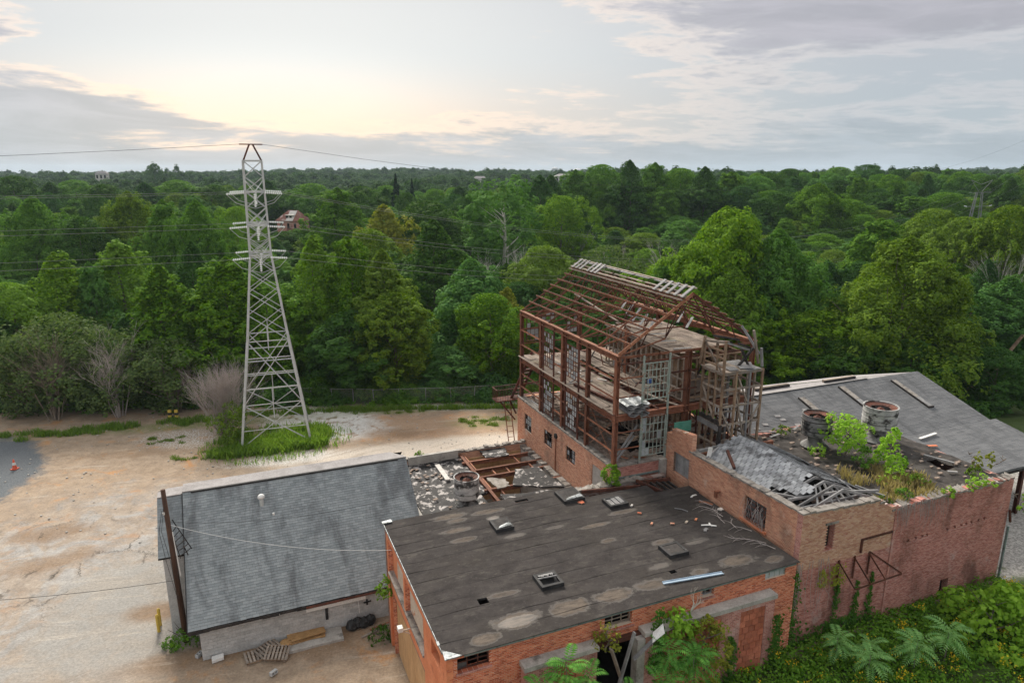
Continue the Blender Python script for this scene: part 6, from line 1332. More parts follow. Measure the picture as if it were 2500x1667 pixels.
# ------------------------------------------------------------------ steel pylon and its lines
PC = (-23.76, 64.55); PA = R(19.1)
T = thing('steel_pylon', 'tall pale grey lattice steel pylon at the edge of the dirt lot', 'pylon', (PC[0], PC[1], 0), PA, None, True); ORG[T] = (0, 0, 0)
LV = [(0,3.2),(4.3,2.62),(7.3,2.22),(10.3,1.85),(12.8,1.58),(14.9,1.34),(16.7,1.12),(18.3,.93),(19.7,.92),(21.1,.9),(22.6,.85),(24.06,.81),(25.4,.8),(26.8,.8)]
def hw(z):
    for (za, wa), (zb_, wb) in zip(LV, LV[1:]):
        if za <= z <= zb_: return wa+(wb-wa)*(z-za)/(zb_-za)
    return .8
CR = [(-1,-1),(1,-1),(1,1),(-1,1)]
for (cx, cy_) in CR:
    for (za, zb_) in ((0,10.3),(10.3,18.3),(18.3,26.8)): piece('leg', T, (cx*hw(za),cy_*hw(za),za-(.1 if za == 0 else 0)), (cx*hw(zb_),cy_*hw(zb_),zb_), .21 if za < 9 else .17, .21 if za < 9 else .17, M['galv'], 'L')
    obj('footing', MB().lathe((cx*3.2,cy_*3.2,-.3), [(.34,0),(.34,.5),(0,.5)], 12), M['concrete'], T)
    piece('peak_bar', T, (cx*.8,cy_*.8,26.8), (cx*.15,cy_*.25,28.25), .11, .11, M['rust_dark'], 'L')
for i in range(4):
    (ax, ay), (bx_, by_) = CR[i], CR[(i+1) % 4]
    for j, ((za, wa), (zb_, wb)) in enumerate(zip(LV, LV[1:])):
        th = .085 if za < 10 else .07
        if j in (1, 2): continue
        piece('brace', T, (ax*wa,ay*wa,za+(.3 if za == 0 else 0)), (bx_*wb,by_*wb,zb_), th, th, M['galv'], 'L'); piece('brace', T, (bx_*wa,by_*wa,za+(.3 if za == 0 else 0)), (ax*wb,ay*wb,zb_), th, th, M['galv'], 'L')
    piece('brace', T, (ax*hw(4.3),ay*hw(4.3),4.3), (bx_*hw(10.3),by_*hw(10.3),10.3), .085, .085, M['galv'], 'L'); piece('brace', T, (bx_*hw(4.3),by_*hw(4.3),4.3), (ax*hw(10.3),ay*hw(10.3),10.3), .085, .085, M['galv'], 'L')
    for z_ in (1.9, 4.3, 5.8, 7.3, 8.7, 10.3, 18.3, 21.1, 24.06, 26.8): q = hw(z_); piece('strut', T, (ax*q,ay*q,z_), (bx_*q,by_*q,z_), .085 if z_ < 15 else .1, .085 if z_ < 15 else .14, M['galv'], 'L')
    for (za, zb_) in ((2.9,5.8),(9.4,11.6)): mx_, my_ = (ax+bx_)/2, (ay+by_)/2; piece('hanger', T, (mx_*hw(za),my_*hw(za),za), (mx_*hw(zb_),my_*hw(zb_),zb_), .08, .08, M['galv'], 'L')
piece('peak_bar', T, (-1.0,.0,28.25), (1.0,0,28.25), .1, .1, M['rust_dark'], 'L')
def insul(p, q, n=9):
    b = MB(); p = Vector(p); q = Vector(q); b.tube([p, q], .03, 5)
    for k in range(n): f = (k+.6)/(n+.2); c = p.lerp(q, f); d_ = (q-p).normalized(); b.tube([c-d_*.045, c+d_*.045], [.115,.07], 10)
    return b
ends = {}
for z_ in (18.3, 21.1, 24.06):
    for sg in (-1, 1):
        ya = sg*2.9; q = hw(z_)
        for cx in (-1, 1): piece('crossarm', T, (cx*q,sg*q,z_), (0,ya,z_), .07, .09, M['galv'], 'L'); piece('crossarm', T, (cx*q*.95,sg*q*.95,z_+1.0), (0,ya,z_), .05, .05, M['galv'], 'L')
        for dx_ in (-1, 1):
            p, e_ = (dx_*.85,ya,z_-.02), (dx_*2.35,ya,z_-.12); obj('insulator_string', insul(p, e_), M['glass_ins'], T); piece('link', T, (0,ya,z_), p, .05, .05, M['galv']); ends[(z_, sg, dx_)] = e_
        obj('insulator_string', insul((0,ya,z_-.1), (0,ya,z_-1.3), 7), M['glass_ins'], T)
        obj('jumper', MB().tube([(-2.35,ya,z_-.12),(-1.6,ya,z_-.9),(0,ya,z_-1.4),(1.6,ya,z_-.9),(2.35,ya,z_-.12)], .022, 4), M['galv'], T)
def toW(p): c_, s_ = math.cos(PA), math.sin(PA); return Vector((PC[0]+p[0]*c_-p[1]*s_, PC[1]+p[0]*s_+p[1]*c_, p[2]))
def wire(p, q, sag, label, r_=.012, m='wire', n=22):
    pts_ = [p.lerp(q, k/n)-Vector((0, 0, 4*sag*(k/n)*(1-k/n))) for k in range(n+1)]; o_ = tuple(p)
    return solo('power_line', label, 'wire', MB().tube([tuple(a_) for a_ in pts_], r_, 4), M[m], o_, 0, 'lines strung from the pylon', True)
NMZ = {18.3: 'lowest', 21.1: 'middle', 24.06: 'highest'}
for (z_, sg, dx_), e_ in ends.items():
    p = toW(e_)
    if dx_ > 0: q = Vector((150+sg*3.0, 203-sg*3, z_+6)); wire(p, q, 12.5, f'thin power line from the {NMZ[z_]} crossarm, {"near" if sg < 0 else "far"} side, running right over the wood')
    else: q = toW((-190, e_[1], z_+4)); wire(p, q, 1.6, f'thin power line from the {NMZ[z_]} crossarm, {"near" if sg < 0 else "far"} side, running out to the left')
wire(toW((1.0,0,28.25)), Vector((150, 203, 36)), 9, 'thin overhead earth wire from the pylon peak to the right', .015, 'black'); wire(toW((-1.0,0,28.25)), toW((-190,0,31)), 4, 'thin overhead earth wire from the pylon peak to the left', .015, 'black')
# second, distant pylon on the right hillside
p = ray(2398, 440, 205); zb_ = h1(p.x, 205)
T = thing('distant_pylon', 'distant two-legged grey lattice pylon with spread arms on the right hillside', 'pylon', (p.x, 205, zb_), R(20), None, True); ORG[T] = (0, 0, 0); Ht = p.z-zb_
for s_ in (-1, 1):
    piece('leg', T, (s_*3.0,0,0), (s_*1.1,0,Ht-3.5), .2, .2, M['wire'], 'L'); piece('leg', T, (s_*3.0-.9,.6,0), (s_*1.1-.2,.3,Ht-3.5), .16, .16, M['wire'], 'L'); piece('crossarm', T, (s_*.6,0,Ht-3.2), (s_*4.2,0,Ht), .16, .16, M['wire'], 'L'); piece('crossarm', T, (0,0,Ht-1.2), (s_*4.2,0,Ht), .14, .14, M['wire'], 'L')
    for k in range(9): f = k/9; za = (Ht-3.5)*f; zc = (Ht-3.5)*(f+.11); xa = s_*(3-1.9*f); piece('brace', T, (xa,0,za), (xa-s_*.1-.6*(1-f),.5*(1-f),zc), .14, .14, M['wire'])
    obj('insulator', insul((s_*4.6,0,Ht-7.5), (s_*5.8,0,Ht-7.3), 6), M['glass_ins'], T)
for z_ in (Ht-3.5, Ht-7.5, Ht-12): piece('crossarm', T, (-4.6,0,z_), (4.6,0,z_), .14, .14, M['wire'], 'L')

# ------------------------------------------------------------------ chain-link fence
mf, t, bq = newmat('chain_link'); mf.node_tree.nodes.clear(); o_ = t.new('ShaderNodeOutputMaterial'); tb_ = t.new('ShaderNodeBsdfTransparent'); db = t.new('ShaderNodeBsdfDiffuse'); db.inputs[0].default_value = (.30,.31,.30,1); mq = t.new('ShaderNodeMixShader'); mq.inputs[0].default_value = .12; t.link(tb_.outputs[0], mq.inputs[1]); t.link(db.outputs[0], mq.inputs[2]); t.link(mq.outputs[0], o_.inputs[0])
FP = [(-58,71.5),(-46,73.2),(-34,74.2),(-23,74.6),(-15.8,74.2),(-7,74.9),(.7,76.2),(9,77.2)]
T = thing('chain_link_fence', 'sagging grey chain-link fence along the far side of the dirt lot', 'fence', (-23, 74, 0), 0, None, True)
for (a_, c_) in zip(FP, FP[1:]):
    n = max(2, round(math.dist(a_, c_)/2.6))
    for k in range(n):
        p0 = Vector((a_[0]+(c_[0]-a_[0])*k/n, a_[1]+(c_[1]-a_[1])*k/n, 0)); p1 = Vector((a_[0]+(c_[0]-a_[0])*(k+1)/n, a_[1]+(c_[1]-a_[1])*(k+1)/n, 0)); lean = random.uniform(-.15, .15)
        hh = 1.75+random.uniform(-.08, .08); piece('post', T, p0+Vector((0,0,-.1)), p0+Vector((lean,random.uniform(-.1,.1),hh)), .06, .06, M['wire']); piece('top_rail', T, p0+Vector((lean,0,hh-.03)), p1+Vector((0,0,1.72)), .035, .035, M['wire'])
        obj('mesh_panel', MB().add([tuple(p0), tuple(p1), tuple(p1+Vector((0,0,1.68))), tuple(p0+Vector((lean,0,hh-.06)))], [(0,1,2,3)]), mf, T)

# ------------------------------------------------------------------ utility pole with ladder and wires, in the notch of the shed
T = thing('utility_pole', 'dark brown leaning wooden utility pole beside the grey shed', 'pole', (-10.75, 15.75, 0))
obj('shaft', MB().tube([(-10.75,15.75,-.2),(-10.95,15.95,9.3)], [.17,.12], 10), M['pole'], T, smooth=True)
for s_ in (0, .42): piece('ladder_rail', T, (-10.55+s_*.9,16.1+s_*.5,5.0), (-10.85+s_*.15,15.9,7.1) if s_ == 0 else (-10.35,16.35,5.6), .045, .045, M['charred'])
piece('ladder_rail', T, (-9.95,16.3,5.35), (-10.7,16.0,7.45), .05, .05, M['charred'])
for k in range(6): f = k/6; piece('ladder_rung', T, (-10.6-.2*f,16.05-.1*f,5.15+1.9*f), (-10.0-.65*f,16.28-.25*f,5.4+1.9*f), .035, .035, M['charred'])
piece('conduit', T, (-10.72,15.62,6.9), (-10.6,15.6,4.2), .04, .04, M['white'])
for k in range(2): obj('loose_cable', MB().tube([(-11.0-.1*k,15.75,8.4-.2*k),(-11.25-.12*k,15.7,7.0),(-11.0-.2*k,15.6,5.2),(-10.95,15.65,3.6-.5*k),(-10.8,15.7,2.2)], .011, 4), M['black'], T)
obj('pole_insulator', MB().lathe((-11.05,15.8,7.9), [(.0,0),(.06,.02),(.06,.14),(0,.16)], 8), M['white'], T)
def cable(name, label, p, q, sag, r_=.012, m='black'):
    p, q = Vector(p), Vector(q); pts_ = [p.lerp(q, k/16)-Vector((0, 0, 4*sag*(k/16)*(1-k/16))) for k in range(17)]; return solo(name, label, 'wire', MB().tube([tuple(a_) for a_ in pts_], r_, 4), M[m], tuple(p), 0, 'service wires of the utility pole', True)
cable('service_wire', 'dark service wire running from the pole across the lot to the lower left', W(-10.8,15.75,3.9), (-42,28.5,6.0), .8, .014); cable('service_wire', 'pale service wire sagging over the shed roof to the workshop wall', W(-10.8,15.9,7.2), W(.0,9.8,6.6), .5, .014, 'white'); cable('service_wire', 'dark thin service wire slung over the shed roof', W(-10.85,15.95,7.35), W(4,13.6,8.0), .8, .01)

# ------------------------------------------------------------------ small things on the lot
def at(name, label, cat, mb, m, s, t, rot=0., group=None, z=None, smooth=False):
    p = W(s, t); me = mb.mesh(name, (0,0,0), smooth); me.materials.append(m); o = bpy.data.objects.new(name, me); COL.objects.link(o); o.location = (p.x, p.y, h1(p.x, p.y)-.02 if z is None else z); o.rotation_euler = (0, 0, A0+rot); return tag(o, label, cat, group)
for (s_, t_, lab) in ((-12.28,17.25,'yellow steel bollard by the shed corner, nearer one'),(-12.25,17.85,'yellow steel bollard by the shed corner, farther one')): at('bollard', lab, 'bollard', MB().lathe((0,0,0), [(.09,0),(.09,1.05),(.07,1.1),(0,1.13)], 12), M['yellow'], s_, t_, 0, 'yellow bollards at the shed', smooth=True)
def pallet(label, s, t, z, rot, tilt):
    T = thing('pallet', label, 'pallet', (s, t, z), A0+rot, 'pallets by the shed wall'); ORG[T] = (0, 0, 0); T.rotation_euler = (tilt[0], tilt[1], A0+rot)
    for k in range(7): piece('deck_board', T, (-.6+.19*k+.02,-.5,.13), (-.6+.19*k+.02,.5,.13), .11, .02, M['wood'])
    for k in range(3): piece('stringer', T, (-.6,-.47+.47*k,.07), (.6,-.47+.47*k,.07), .04, .09, M['wood_brown'])
    for k in range(3): piece('deck_board', T, (-.52+.5*k,-.5,.015), (-.52+.5*k,.5,.015), .1, .02, M['wood'])
pallet('wooden pallet lying flat by the shed wall, under the tilted one', -7.1, 12.75, .03, .15, (0, .05)); pallet('tilted wooden pallet resting on the flat ones by the shed wall', -6.05, 12.4, .16, -.3, (.18, .1)); pallet('wooden pallet pushed against the shed wall behind the others', -6.5, 13.0, .10, .5, (.05, -.08))
def cinder(label, s, t, rot, up):
    b = MB()
    for (x0, x1, y0, y1) in ((-.2,.2,-.1,-.065),(-.2,.2,.065,.1),(-.2,-.16,-.065,.065),(.16,.2,-.065,.065),(-.02,.02,-.065,.065)): b.box(x0, x1, y0, y1, 0, .2)
    o = at('cinder_block', label, 'block', b, M['block'], s, t, rot, 'loose cinder blocks'); o.rotation_euler[0] = up; o.location.z += .12 if up else 0
cinder('hollow grey cinder block alone on the dirt in front of the pallets', -6.4, 11.1, .6, 1.4); cinder('grey cinder block by the left corner of the shed wall', -10.05, 14.1, .9, 0)
at('concrete_slab', 'pale concrete step slab against the shed wall', 'slab', MB().box(-1.5,1.5,-.6,.6,0,.16), M['concrete'], -3.95, 12.95)
T = thing('cardboard_pile', 'brown flattened cardboard heaped on the concrete slab by the shed', 'cardboard', (-4.3, 13.25, .14)); ORG[T] = (0, 0, 0)
for k in range(8): o = obj('sheet', MB().box(-1.0+.1*random.random(),1.0-.3*random.random(),-.25,.28,0,.02), M['cardboard'], T); o.location = (random.uniform(-.25,.25), random.uniform(-.12,.12), .01+.028*k); o.rotation_euler = (random.uniform(-.03,.03), random.uniform(-.04,.04), random.uniform(-.12,.12))
at('cardboard_roll', 'round brown carton at the left end of the cardboard heap', 'carton', MB().lathe((0,0,0), [(.36,0),(.38,.2),(.3,.3),(.12,.34),(0,.33)], 14, .05), M['cardboard'], -5.55, 13.1)
b = MB().slab([(-.3,-.2,.2),(.3,-.18,.22),(.33,.16,.24),(-.28,.2,.2)], .16); at('white_sack', 'white filled sack lying at the left foot of the shed wall', 'sack', b, M['white'], -9.1, 13.3, .1, z=.02)
T = thing('bin_bags', 'heap of black rubbish bags against the shed wall', 'rubbish bags', (-1.3, 13.3, 0)); ORG[T] = (0, 0, 0)
for k in range(4): o = obj('bag', MB().lathe((0,0,0), [(.0,0),(.28,.03),(.36,.2),(.28,.42),(.1,.52),(.05,.62),(0,.62)], 12, .12), M['black'], T); o.location = (-.55+.36*k, .1*(k % 2)-.1, 0); o.rotation_euler = (0, 0, k)
for (s_, t_, L, r_, lab) in ((-1.5,12.2,1.9,.32,'long weathered plank on the ground between shed and workshop'),(-.9,12.7,1.2,.2,'short reddish board on the ground between shed and workshop')): at('scrap_plank', lab, 'plank', stick(L, .14, .05), M['wood'] if L > 1.5 else M['rust_light'], s_, t_, r_, 'boards between shed and workshop')
T = thing('traffic_cone', 'faded red and white traffic cone on the dark gravel', 'cone', (-44.6, 56.6, h1(-44.6, 56.6)), 0, None, True); ORG[T] = (0, 0, 0)
obj('base', MB().box(-.25,.25,-.25,.25,0,.06), M['orange'], T); obj('cone', MB().lathe((0,0,.06), [(.2,0),(.05,.85),(0,.86)], 14), M['orange'], T, smooth=True); obj('band', MB().lathe((0,0,.06), [(.150,.34),(.104,.58)], 14), M['white'], T, smooth=True)
T = thing('barrier_marker', 'pair of short black and yellow striped barrier posts by the wood', 'barrier', (-36.3, 69.0, 0), 0, None, True); ORG[T] = (0, 0, 0)
for x in (-.35, .35):
    for k in range(4): obj('stripe', MB().box(x-.16,x+.16,-.1,.1,.28*k,.28*(k+1)-.002), M['yellow'] if k % 2 else M['black'], T)
obj('crossbar', MB().box(-.18,.18,-.06,.06,.3,.45), M['black'], T)
# paper litter and stones near the lot edges
bs = MB()
for k in range(420):
    x, y = random.uniform(-50, 3), random.uniform(44, 73.5); q = random.uniform(.03, .085)
    if abs(x+15) < 8 and y < 56: continue
    z_ = h1(x, y); bs.slab([(x-q,y-q*.7,z_+q*.4),(x+q*.8,y-q,z_+q*.5),(x+q,y+q*.6,z_+q*.4),(x-q*.7,y+q,z_+q*.6)], q*.7)
o = obj('scattered_stones', bs, M['concrete']); tag(o, 'small stones strewn over the dirt lot', None, None, 'stuff')

# ------------------------------------------------------------------ grass, weeds, flowers
def blades(name, pts, h, w_, m, label, parent=None):
    n = len(pts); P = np.array(pts); a_ = rng.uniform(0, 6.28, n); hh = h*rng.uniform(.5, 1.3, n); ln = rng.uniform(.1, .55, n)*hh
    D = np.stack([np.cos(a_), np.sin(a_), np.zeros(n)], 1); E_ = np.stack([-np.sin(a_), np.cos(a_), np.zeros(n)], 1); V = np.empty((n, 4, 3)); ww = (w_*rng.uniform(.6, 1.4, n))[:, None]
    V[:, 0] = P-E_*ww/2; V[:, 1] = P+E_*ww/2; mid = P+D*ln[:, None]*.35+np.array([0,0,1])*hh[:, None]*.6; V[:, 2] = mid+E_*ww*.35; V[:, 3] = P+D*ln[:, None]+np.array([0,0,1])*hh[:, None]
    o = obj(name, npmesh(name, V.reshape(-1, 3), np.arange(4*n).reshape(-1, 4), m), None); return tag(o, label, None, None, 'stuff')
def inell(n, cx, cy_, rx, ry, ang, pw=.75):
    out = []; c_, s_ = math.cos(R(ang)), math.sin(R(ang))
    for k in range(n): r_ = random.random()**pw; a_ = random.uniform(0, 6.28); ex, ey = rx*r_*math.cos(a_), ry*r_*math.sin(a_); x, y = cx+ex*c_-ey*s_, cy_+ex*s_+ey*c_; out.append((x, y, h1(x, y)-.03))
    return out
gp = []
for k in range(46): p = inell(1, -23.0, 63.2, 5.4, 3.6, 20)[0]; gp += inell(150, p[0], p[1], .95, .75, 20)
gp += inell(2600, -25.5, 60.2, 3.2, 1.2, 20)+inell(1200, -19.5, 62.0, 1.6, 1.0, 20)
blades('tall_grass', gp, .75, .07, M['grass'], 'tall bright green grass growing round the pylon legs')
gp = []
for k in range(120): x = random.uniform(-53, 3); y = 73.0+.04*x+(6-.1*(x+54))*(-.2 if x > -20 else -.45)*random.random()+ (0 if x > -24 else (x+24)*.22); gp += inell(95, x, y, .8, .5, 0)
gp += inell(1500, -23, 62.6, 7.2, 5.0, 20, .5)
blades('edge_grass', gp, .5, .06, M['grass'], 'rough green grass along the foot of the fence')
gp = []
for (cx, cy_, rx, ry, n) in ((-3,68.5,3.6,1.5,1500),(-34,63.5,2.5,1.2,700),(-30,59,2.2,.6,400),(-14,71.8,5,.9,1400),(-28,60.5,1.2,.8,500)):
    for k in range(int(n/60)): p = inell(1, cx, cy_, rx, ry, 5)[0]; gp += inell(60, p[0], p[1], .45, .3, 0)
blades('sparse_grass', gp, .22, .05, M['leaf_olive'], 'thin tufts of grass on the bare dirt')
# overgrown slope in front of the works
wp, wn_, fl = [], [], []
for k in range(1500):
    s_, t_ = random.uniform(9.5, 42), -abs(random.gauss(0, 5))+.2
    if s_ > 34.3 and t_ > -1.5: continue
    p = W(s_, t_); z0 = h1(p.x, p.y); mh = random.uniform(.25, .9)*(1 if t_ < -.4 else .7); n = 34
    D = unitv(n); D[:, 2] = np.abs(D[:, 2]); wp.append(np.array([p.x, p.y, z0+.1])+D*np.array([.55, .55, mh])*rng.uniform(.5, 1., (n, 1))); wn_.append(D+np.array([0, 0, .5])+.5*unitv(n))
    if random.random() < .10 and t_ < -.6 : fl.append((p.x, p.y, z0+mh+.12))
o = obj('weed_bank', leafmesh('weed_bank', np.concatenate(wp), np.concatenate(wn_), .17, M['leaf_weed'], .6), None); tag(o, 'dense dark green weeds covering the bank before the brick warehouse', None, None, 'stuff')
fp, fn = [], []
for (x, y, z) in fl:
    n = 26; fp.append(np.array([x, y, z])+rng.normal(size=(n, 3))*np.array([.17, .17, .10])); fn.append(unitv(n)+np.array([0, 0, .6]))
o = obj('goldenrod', leafmesh('goldenrod', np.concatenate(fp), np.concatenate(fn), .085, M['flower'], .8), None); tag(o, 'yellow goldenrod blossoms dotted over the weed bank', None, None, 'stuff')
def frond_plant(name, label, x, y, z0, stem, nf, L, m, group, seed):
    rd = random.Random(seed); T = thing(name, label, 'plant', (x, y, z0), rd.uniform(0, 6), group, True); ORG[T] = (0, 0, 0)
    obj('stem', MB().tube([(0,0,-.2),(.03,.02,stem*.5),(0,.03,stem)], [.035,.028,.018], 6), M['bark'], T)
    for k in range(nf):
        a_ = 2.4*k+rd.uniform(-.2,.2); lv = stem*(1-.05*(k//5))-.03*k; up = rd.uniform(.25, .6) if k > nf*.35 else rd.uniform(.6, 1.1); l_ = L*rd.uniform(.75, 1.1); b = MB(); n = 11; pts_ = []
        for i in range(n+1): f = i/n; r_ = l_*f*(1-.12*f); pts_.append(Vector((math.cos(a_)*r_, math.sin(a_)*r_, lv+l_*(up*f-.75*f*f))))
        sd = Vector((-math.sin(a_), math.cos(a_), 0))
        for i in range(1, n+1):
            d_ = (pts_[i]-pts_[i-1]).normalized(); ll = l_*.27*(math.sin(math.pi*min(1, (i+1.2)/(n+1.6)))**.6)
            for sg in (-1, 1):
                base = pts_[i]; tip = base+(sd*sg*.93+d_*.42+Vector((0,0,-.22))).normalized()*ll; wv = d_*ll*.17; b.add([base, base.lerp(tip, .4)-wv+Vector((0,0,.01)), tip, base.lerp(tip, .4)+wv+Vector((0,0,.01))], [(0,1,2,3)])
        b.tube([pts_[0], pts_[4], pts_[8], pts_[n]], [.012,.009,.006,.003], 3); obj('frond', b, m, T)
    return T
for k, (s_, t_, st, nf, L, mk, lab) in enumerate([
  (4.6,-1.5,6.1,15,1.25,'leaf_frond','tall feathery green sumac in front of the clay block panel'),(3.4,-1.6,5.6,14,1.15,'leaf_frond','feathery green sumac at the bottom edge left of the tall one'),(2.5,-1.5,5.5,12,1.0,'leaf_frond','leftmost feathery sumac at the bottom edge'),(5.5,-1.7,5.2,13,1.1,'leaf_frond','feathery sumac right of the tall one at the bottom edge'),
  (9.7,-1.3,4.0,16,1.3,'leaf_frond','large feathery sumac right of the dark doorway'),(10.8,-1.7,3.5,15,1.3,'leaf_frond','feathery sumac in front of the large one by the doorway'),(8.9,-2.0,3.3,13,1.1,'leaf_frond','feathery sumac at the bottom edge below the doorway'),(11.4,-1.1,3.2,10,1.0,'leaf_frond','feathery sumac against the right clay block panel'),
  (7.3,-2.2,3.6,11,.9,'leaf_frond','low feathery sumac at the bottom edge before the doorway'),
  (19.6,-1.6,1.5,14,1.15,'leaf_pale','pale green rosette of feathery leaves near the wall corner'),(19.9,-3.2,1.6,13,1.2,'leaf_pale','pale feathery plant at the bottom edge, leftmost of three'),(22.7,-3.5,1.7,15,1.3,'leaf_pale','pale feathery plant at the bottom edge, middle of three'),(24.7,-3.6,1.9,14,1.3,'leaf_pale','pale feathery plant before the light green sapling'),(21.2,-2.2,1.2,11,.95,'leaf_pale','small pale feathery plant among the goldenrod')]):
    p = W(s_, t_); frond_plant('sumac', lab, p.x, p.y, h1(p.x, p.y), st, nf, L, M[mk], 'feathery sumacs before the works', 40+k)
def leafy(name, label, cat, s, t, z, H, R_, n, size, m, kind='dome', group=None, nlobe=22, stem=.04, lobe=.34, zb=.05):
    T = thing(name, label, cat, (s, t, z), A0, group); ORG[T] = (0, 0, 0)
    o = obj('foliage', crown(name+'_foliage', kind, H, R_, H*zb, n, nlobe, size, m, lobe, .95), None, T); obj('stem', limbs(H, R_, .2, 6, stem, M['bark']), M['bark'], T); return T
leafy('sapling', 'light green broad-leaved sapling at the lower right', 'sapling', 28.6, -3.2, 1.9, 3.1, 2.1, 2300, .26, M['leaf_lime'], 'dome'); leafy('sapling', 'light green broad-leaved sapling at the right edge below the wall', 'sapling', 30.8, -3.6, 1.9, 2.7, 1.7, 1700, .26, M['leaf_lime'], 'dome')
leafy('bush', 'yellowing leafy bush hanging on the wall right of the dark doorway', 'bush', 12.0, -.9, 3.6, 2.9, 1.15, 2000, .13, M['leaf_yellow'], 'dome'); leafy('bush', 'bright round-leaved vine clump above the torn sheet', 'bush', 10.7, -.45, 5.4, 1.5, .7, 420, .22, M['leaf_lime'], 'round')
leafy('bush', 'spindly yellow bush beside the barred window above the doorway', 'bush', 7.0, -.5, 5.8, 1.5, .55, 380, .12, M['leaf_yellow'], 'loose'); leafy('bush', 'small green bush by the shed eave against the orange wall', 'bush', -.35, 10.4, 3.4, 1.5, .45, 420, .13, M['leaf_bright'], 'tall')
leafy('bush', 'round green bush growing in front of the blocked mill doorway', 'bush', 14.0, 11.25, 7.0, 1.35, .6, 900, .15, M['leaf_bright'], 'round')
leafy('bush', 'bright green spreading bush between the two roof ventilators', 'bush', 28.2, 6.6, 8.55, 2.5, 1.55, 1500, .18, M['leaf_lime'], 'loose', None, 24, .06, .28, .3); leafy('bush', 'tall thin bright green sapling on the overgrown roof', 'sapling', 28.8, 4.0, 8.55, 2.7, .85, 900, .19, M['leaf_lime'], 'tall'); leafy('bush', 'small feathery green bush at the foot of the roof sapling', 'bush', 27.6, 4.8, 8.55, 1.5, .6, 500, .14, M['leaf_mid'], 'tall')
for k, (s_, t_, h_, r_, mk, lab) in enumerate([(31.2,.45,.7,.45,'leaf_lime','bright green tuft on the roof edge, left of a pair'),(31.95,.4,.75,.5,'leaf_lime','bright green tuft on the roof edge, right of a pair'),(34.0,2.1,1.2,.3,'leaf_yellow','yellow flowering weed at the right roof edge, left one'),(34.7,1.8,1.2,.28,'leaf_yellow','yellow flowering weed at the right roof edge, right one'),(27.7,2.7,1.0,.7,'leaf_lime','low yellow-green clump in the dry grass on the roof'),(29.7,3.6,.9,.28,'leaf_mid','thin green weed on the roof right of the sapling'),(26.7,7.2,.8,.5,'leaf_lime','green tuft below the blackened ventilator'),(29.0,.35,.6,.4,'leaf_lime','green tuft on the broken roof edge'),(26.3,.9,.7,.6,'leaf_mid','green weeds at the broken corner of the roof'),(32.9,1.5,.6,.4,'leaf_olive','olive weeds on the roof near the pair of yellow weeds'),(28.6,1.7,.7,.6,'leaf_olive','olive weeds in front of the dry grass on the roof'),(24.7,1.0,.55,.45,'leaf_olive','olive weeds where the slate roof meets the flat roof'),(27.3,11.0,.6,.5,'leaf_olive','weeds at the back edge of the roof beside the hoist tower'),(35.2,-.2,1.2,.4,'leaf_bright','green creeper on the end corner of the warehouse')]):
    leafy('roof_weed', lab, 'weed', s_, t_, 8.55 if s_ < 35 else 6.6, h_, r_, 260, .12, M[mk], 'dome' if r_ > .35 else 'tall', 'weeds growing on the warehouse', 10, .02)
gp = []
for k in range(60): s_, t_ = random.gauss(27.3, 1.1), random.gauss(2.4, 1.2); p = W(s_, max(.7, t_)); gp += [(p.x+random.uniform(-.3,.3), p.y+random.uniform(-.3,.3), 8.5) for _ in range(34)]
blades('dry_grass', gp, .5, .04, M['grass_dry'], 'straw coloured dry grass on the overgrown roof')
# ivy on the walls
def ivy(label, rects, m, dens=60, size=.14):
    C_, N_ = [], []
    for (axis, c, u0, u1, z0, z1, taper) in rects:
        n = int((u1-u0)*(z1-z0)*dens)
        for k in range(n):
            f = random.random()**1.3; u_ = (u0+u1)/2+(u1-u0)/2*random.gauss(0, .5)*(1-taper*f); z_ = z0+(z1-z0)*f; d_ = -abs(random.gauss(.04, .07)); p = W(u_, c+d_, z_) if axis == 't' else W(c+d_, u_, z_)
            C_.append(tuple(p)); nv_ = W(0, -1) - W(0, 0) if axis == 't' else W(-1, 0)-W(0, 0); N_.append(tuple(nv_))
    C_, N_ = np.array(C_), np.array(N_); N_ = N_+np.array([0, 0, .5])+.6*unitv(len(C_))
    o = obj('ivy', leafmesh('ivy', C_, N_, size, m, .8), None); return tag(o, label, None, None, 'stuff')
ivy('green ivy climbing the warehouse wall and the corner beside the clay panels', [('t',.2,17.0,18.9,2.0,6.6,.5),('t',-.5,16.0,17.2,2.0,5.0,.6),('t',.2,20.9,21.5,2.0,5.2,.6),('t',.2,22.3,23.0,2.0,5.0,.8),('t',.2,23.4,24.0,2.0,5.2,.8),('t',-.5,9.2,10.1,4.0,7.3,.3),('t',-.5,13.3,14.4,2.0,4.6,.6),('t',.2,18.4,24.5,2.0,3.0,.2)], M['leaf_ivy'], 130)
ivy('yellowing creeper hanging below the rusty wall brackets', [('t',.1,20.2,21.6,5.2,6.4,.1),('t',.15,19.6,20.3,5.3,6.3,.3)], M['leaf_yellow'], 90, .13)
b = MB()
for k in range(70):
    s_, z_ = random.uniform(24.8, 29.0), 8.75; L = random.uniform(.4, 2.0); b.tube([tuple((s_,.2,z_)), (s_+random.uniform(-.2,.2),.12,z_-L*.5), (s_+random.uniform(-.3,.3),.16,z_-L)], [.014,.01,.004], 3)
for k in range(26): t_ = random.uniform(2.6, 4.4); z_ = random.uniform(7.9, 8.9); b.tube([(18.3,t_,z_),(18.22,t_+random.uniform(-.3,.3),z_-.5),(18.32,t_+random.uniform(-.6,.6),7.4)], [.013,.01,.006], 3)
for k in range(24): s_ = random.uniform(17.2, 20.4); b.tube([(s_,.18,6.9),(s_+random.uniform(-.4,.4),.05,5.6),(s_+random.uniform(-.6,.8),.12,3.8)], [.016,.012,.006], 3)
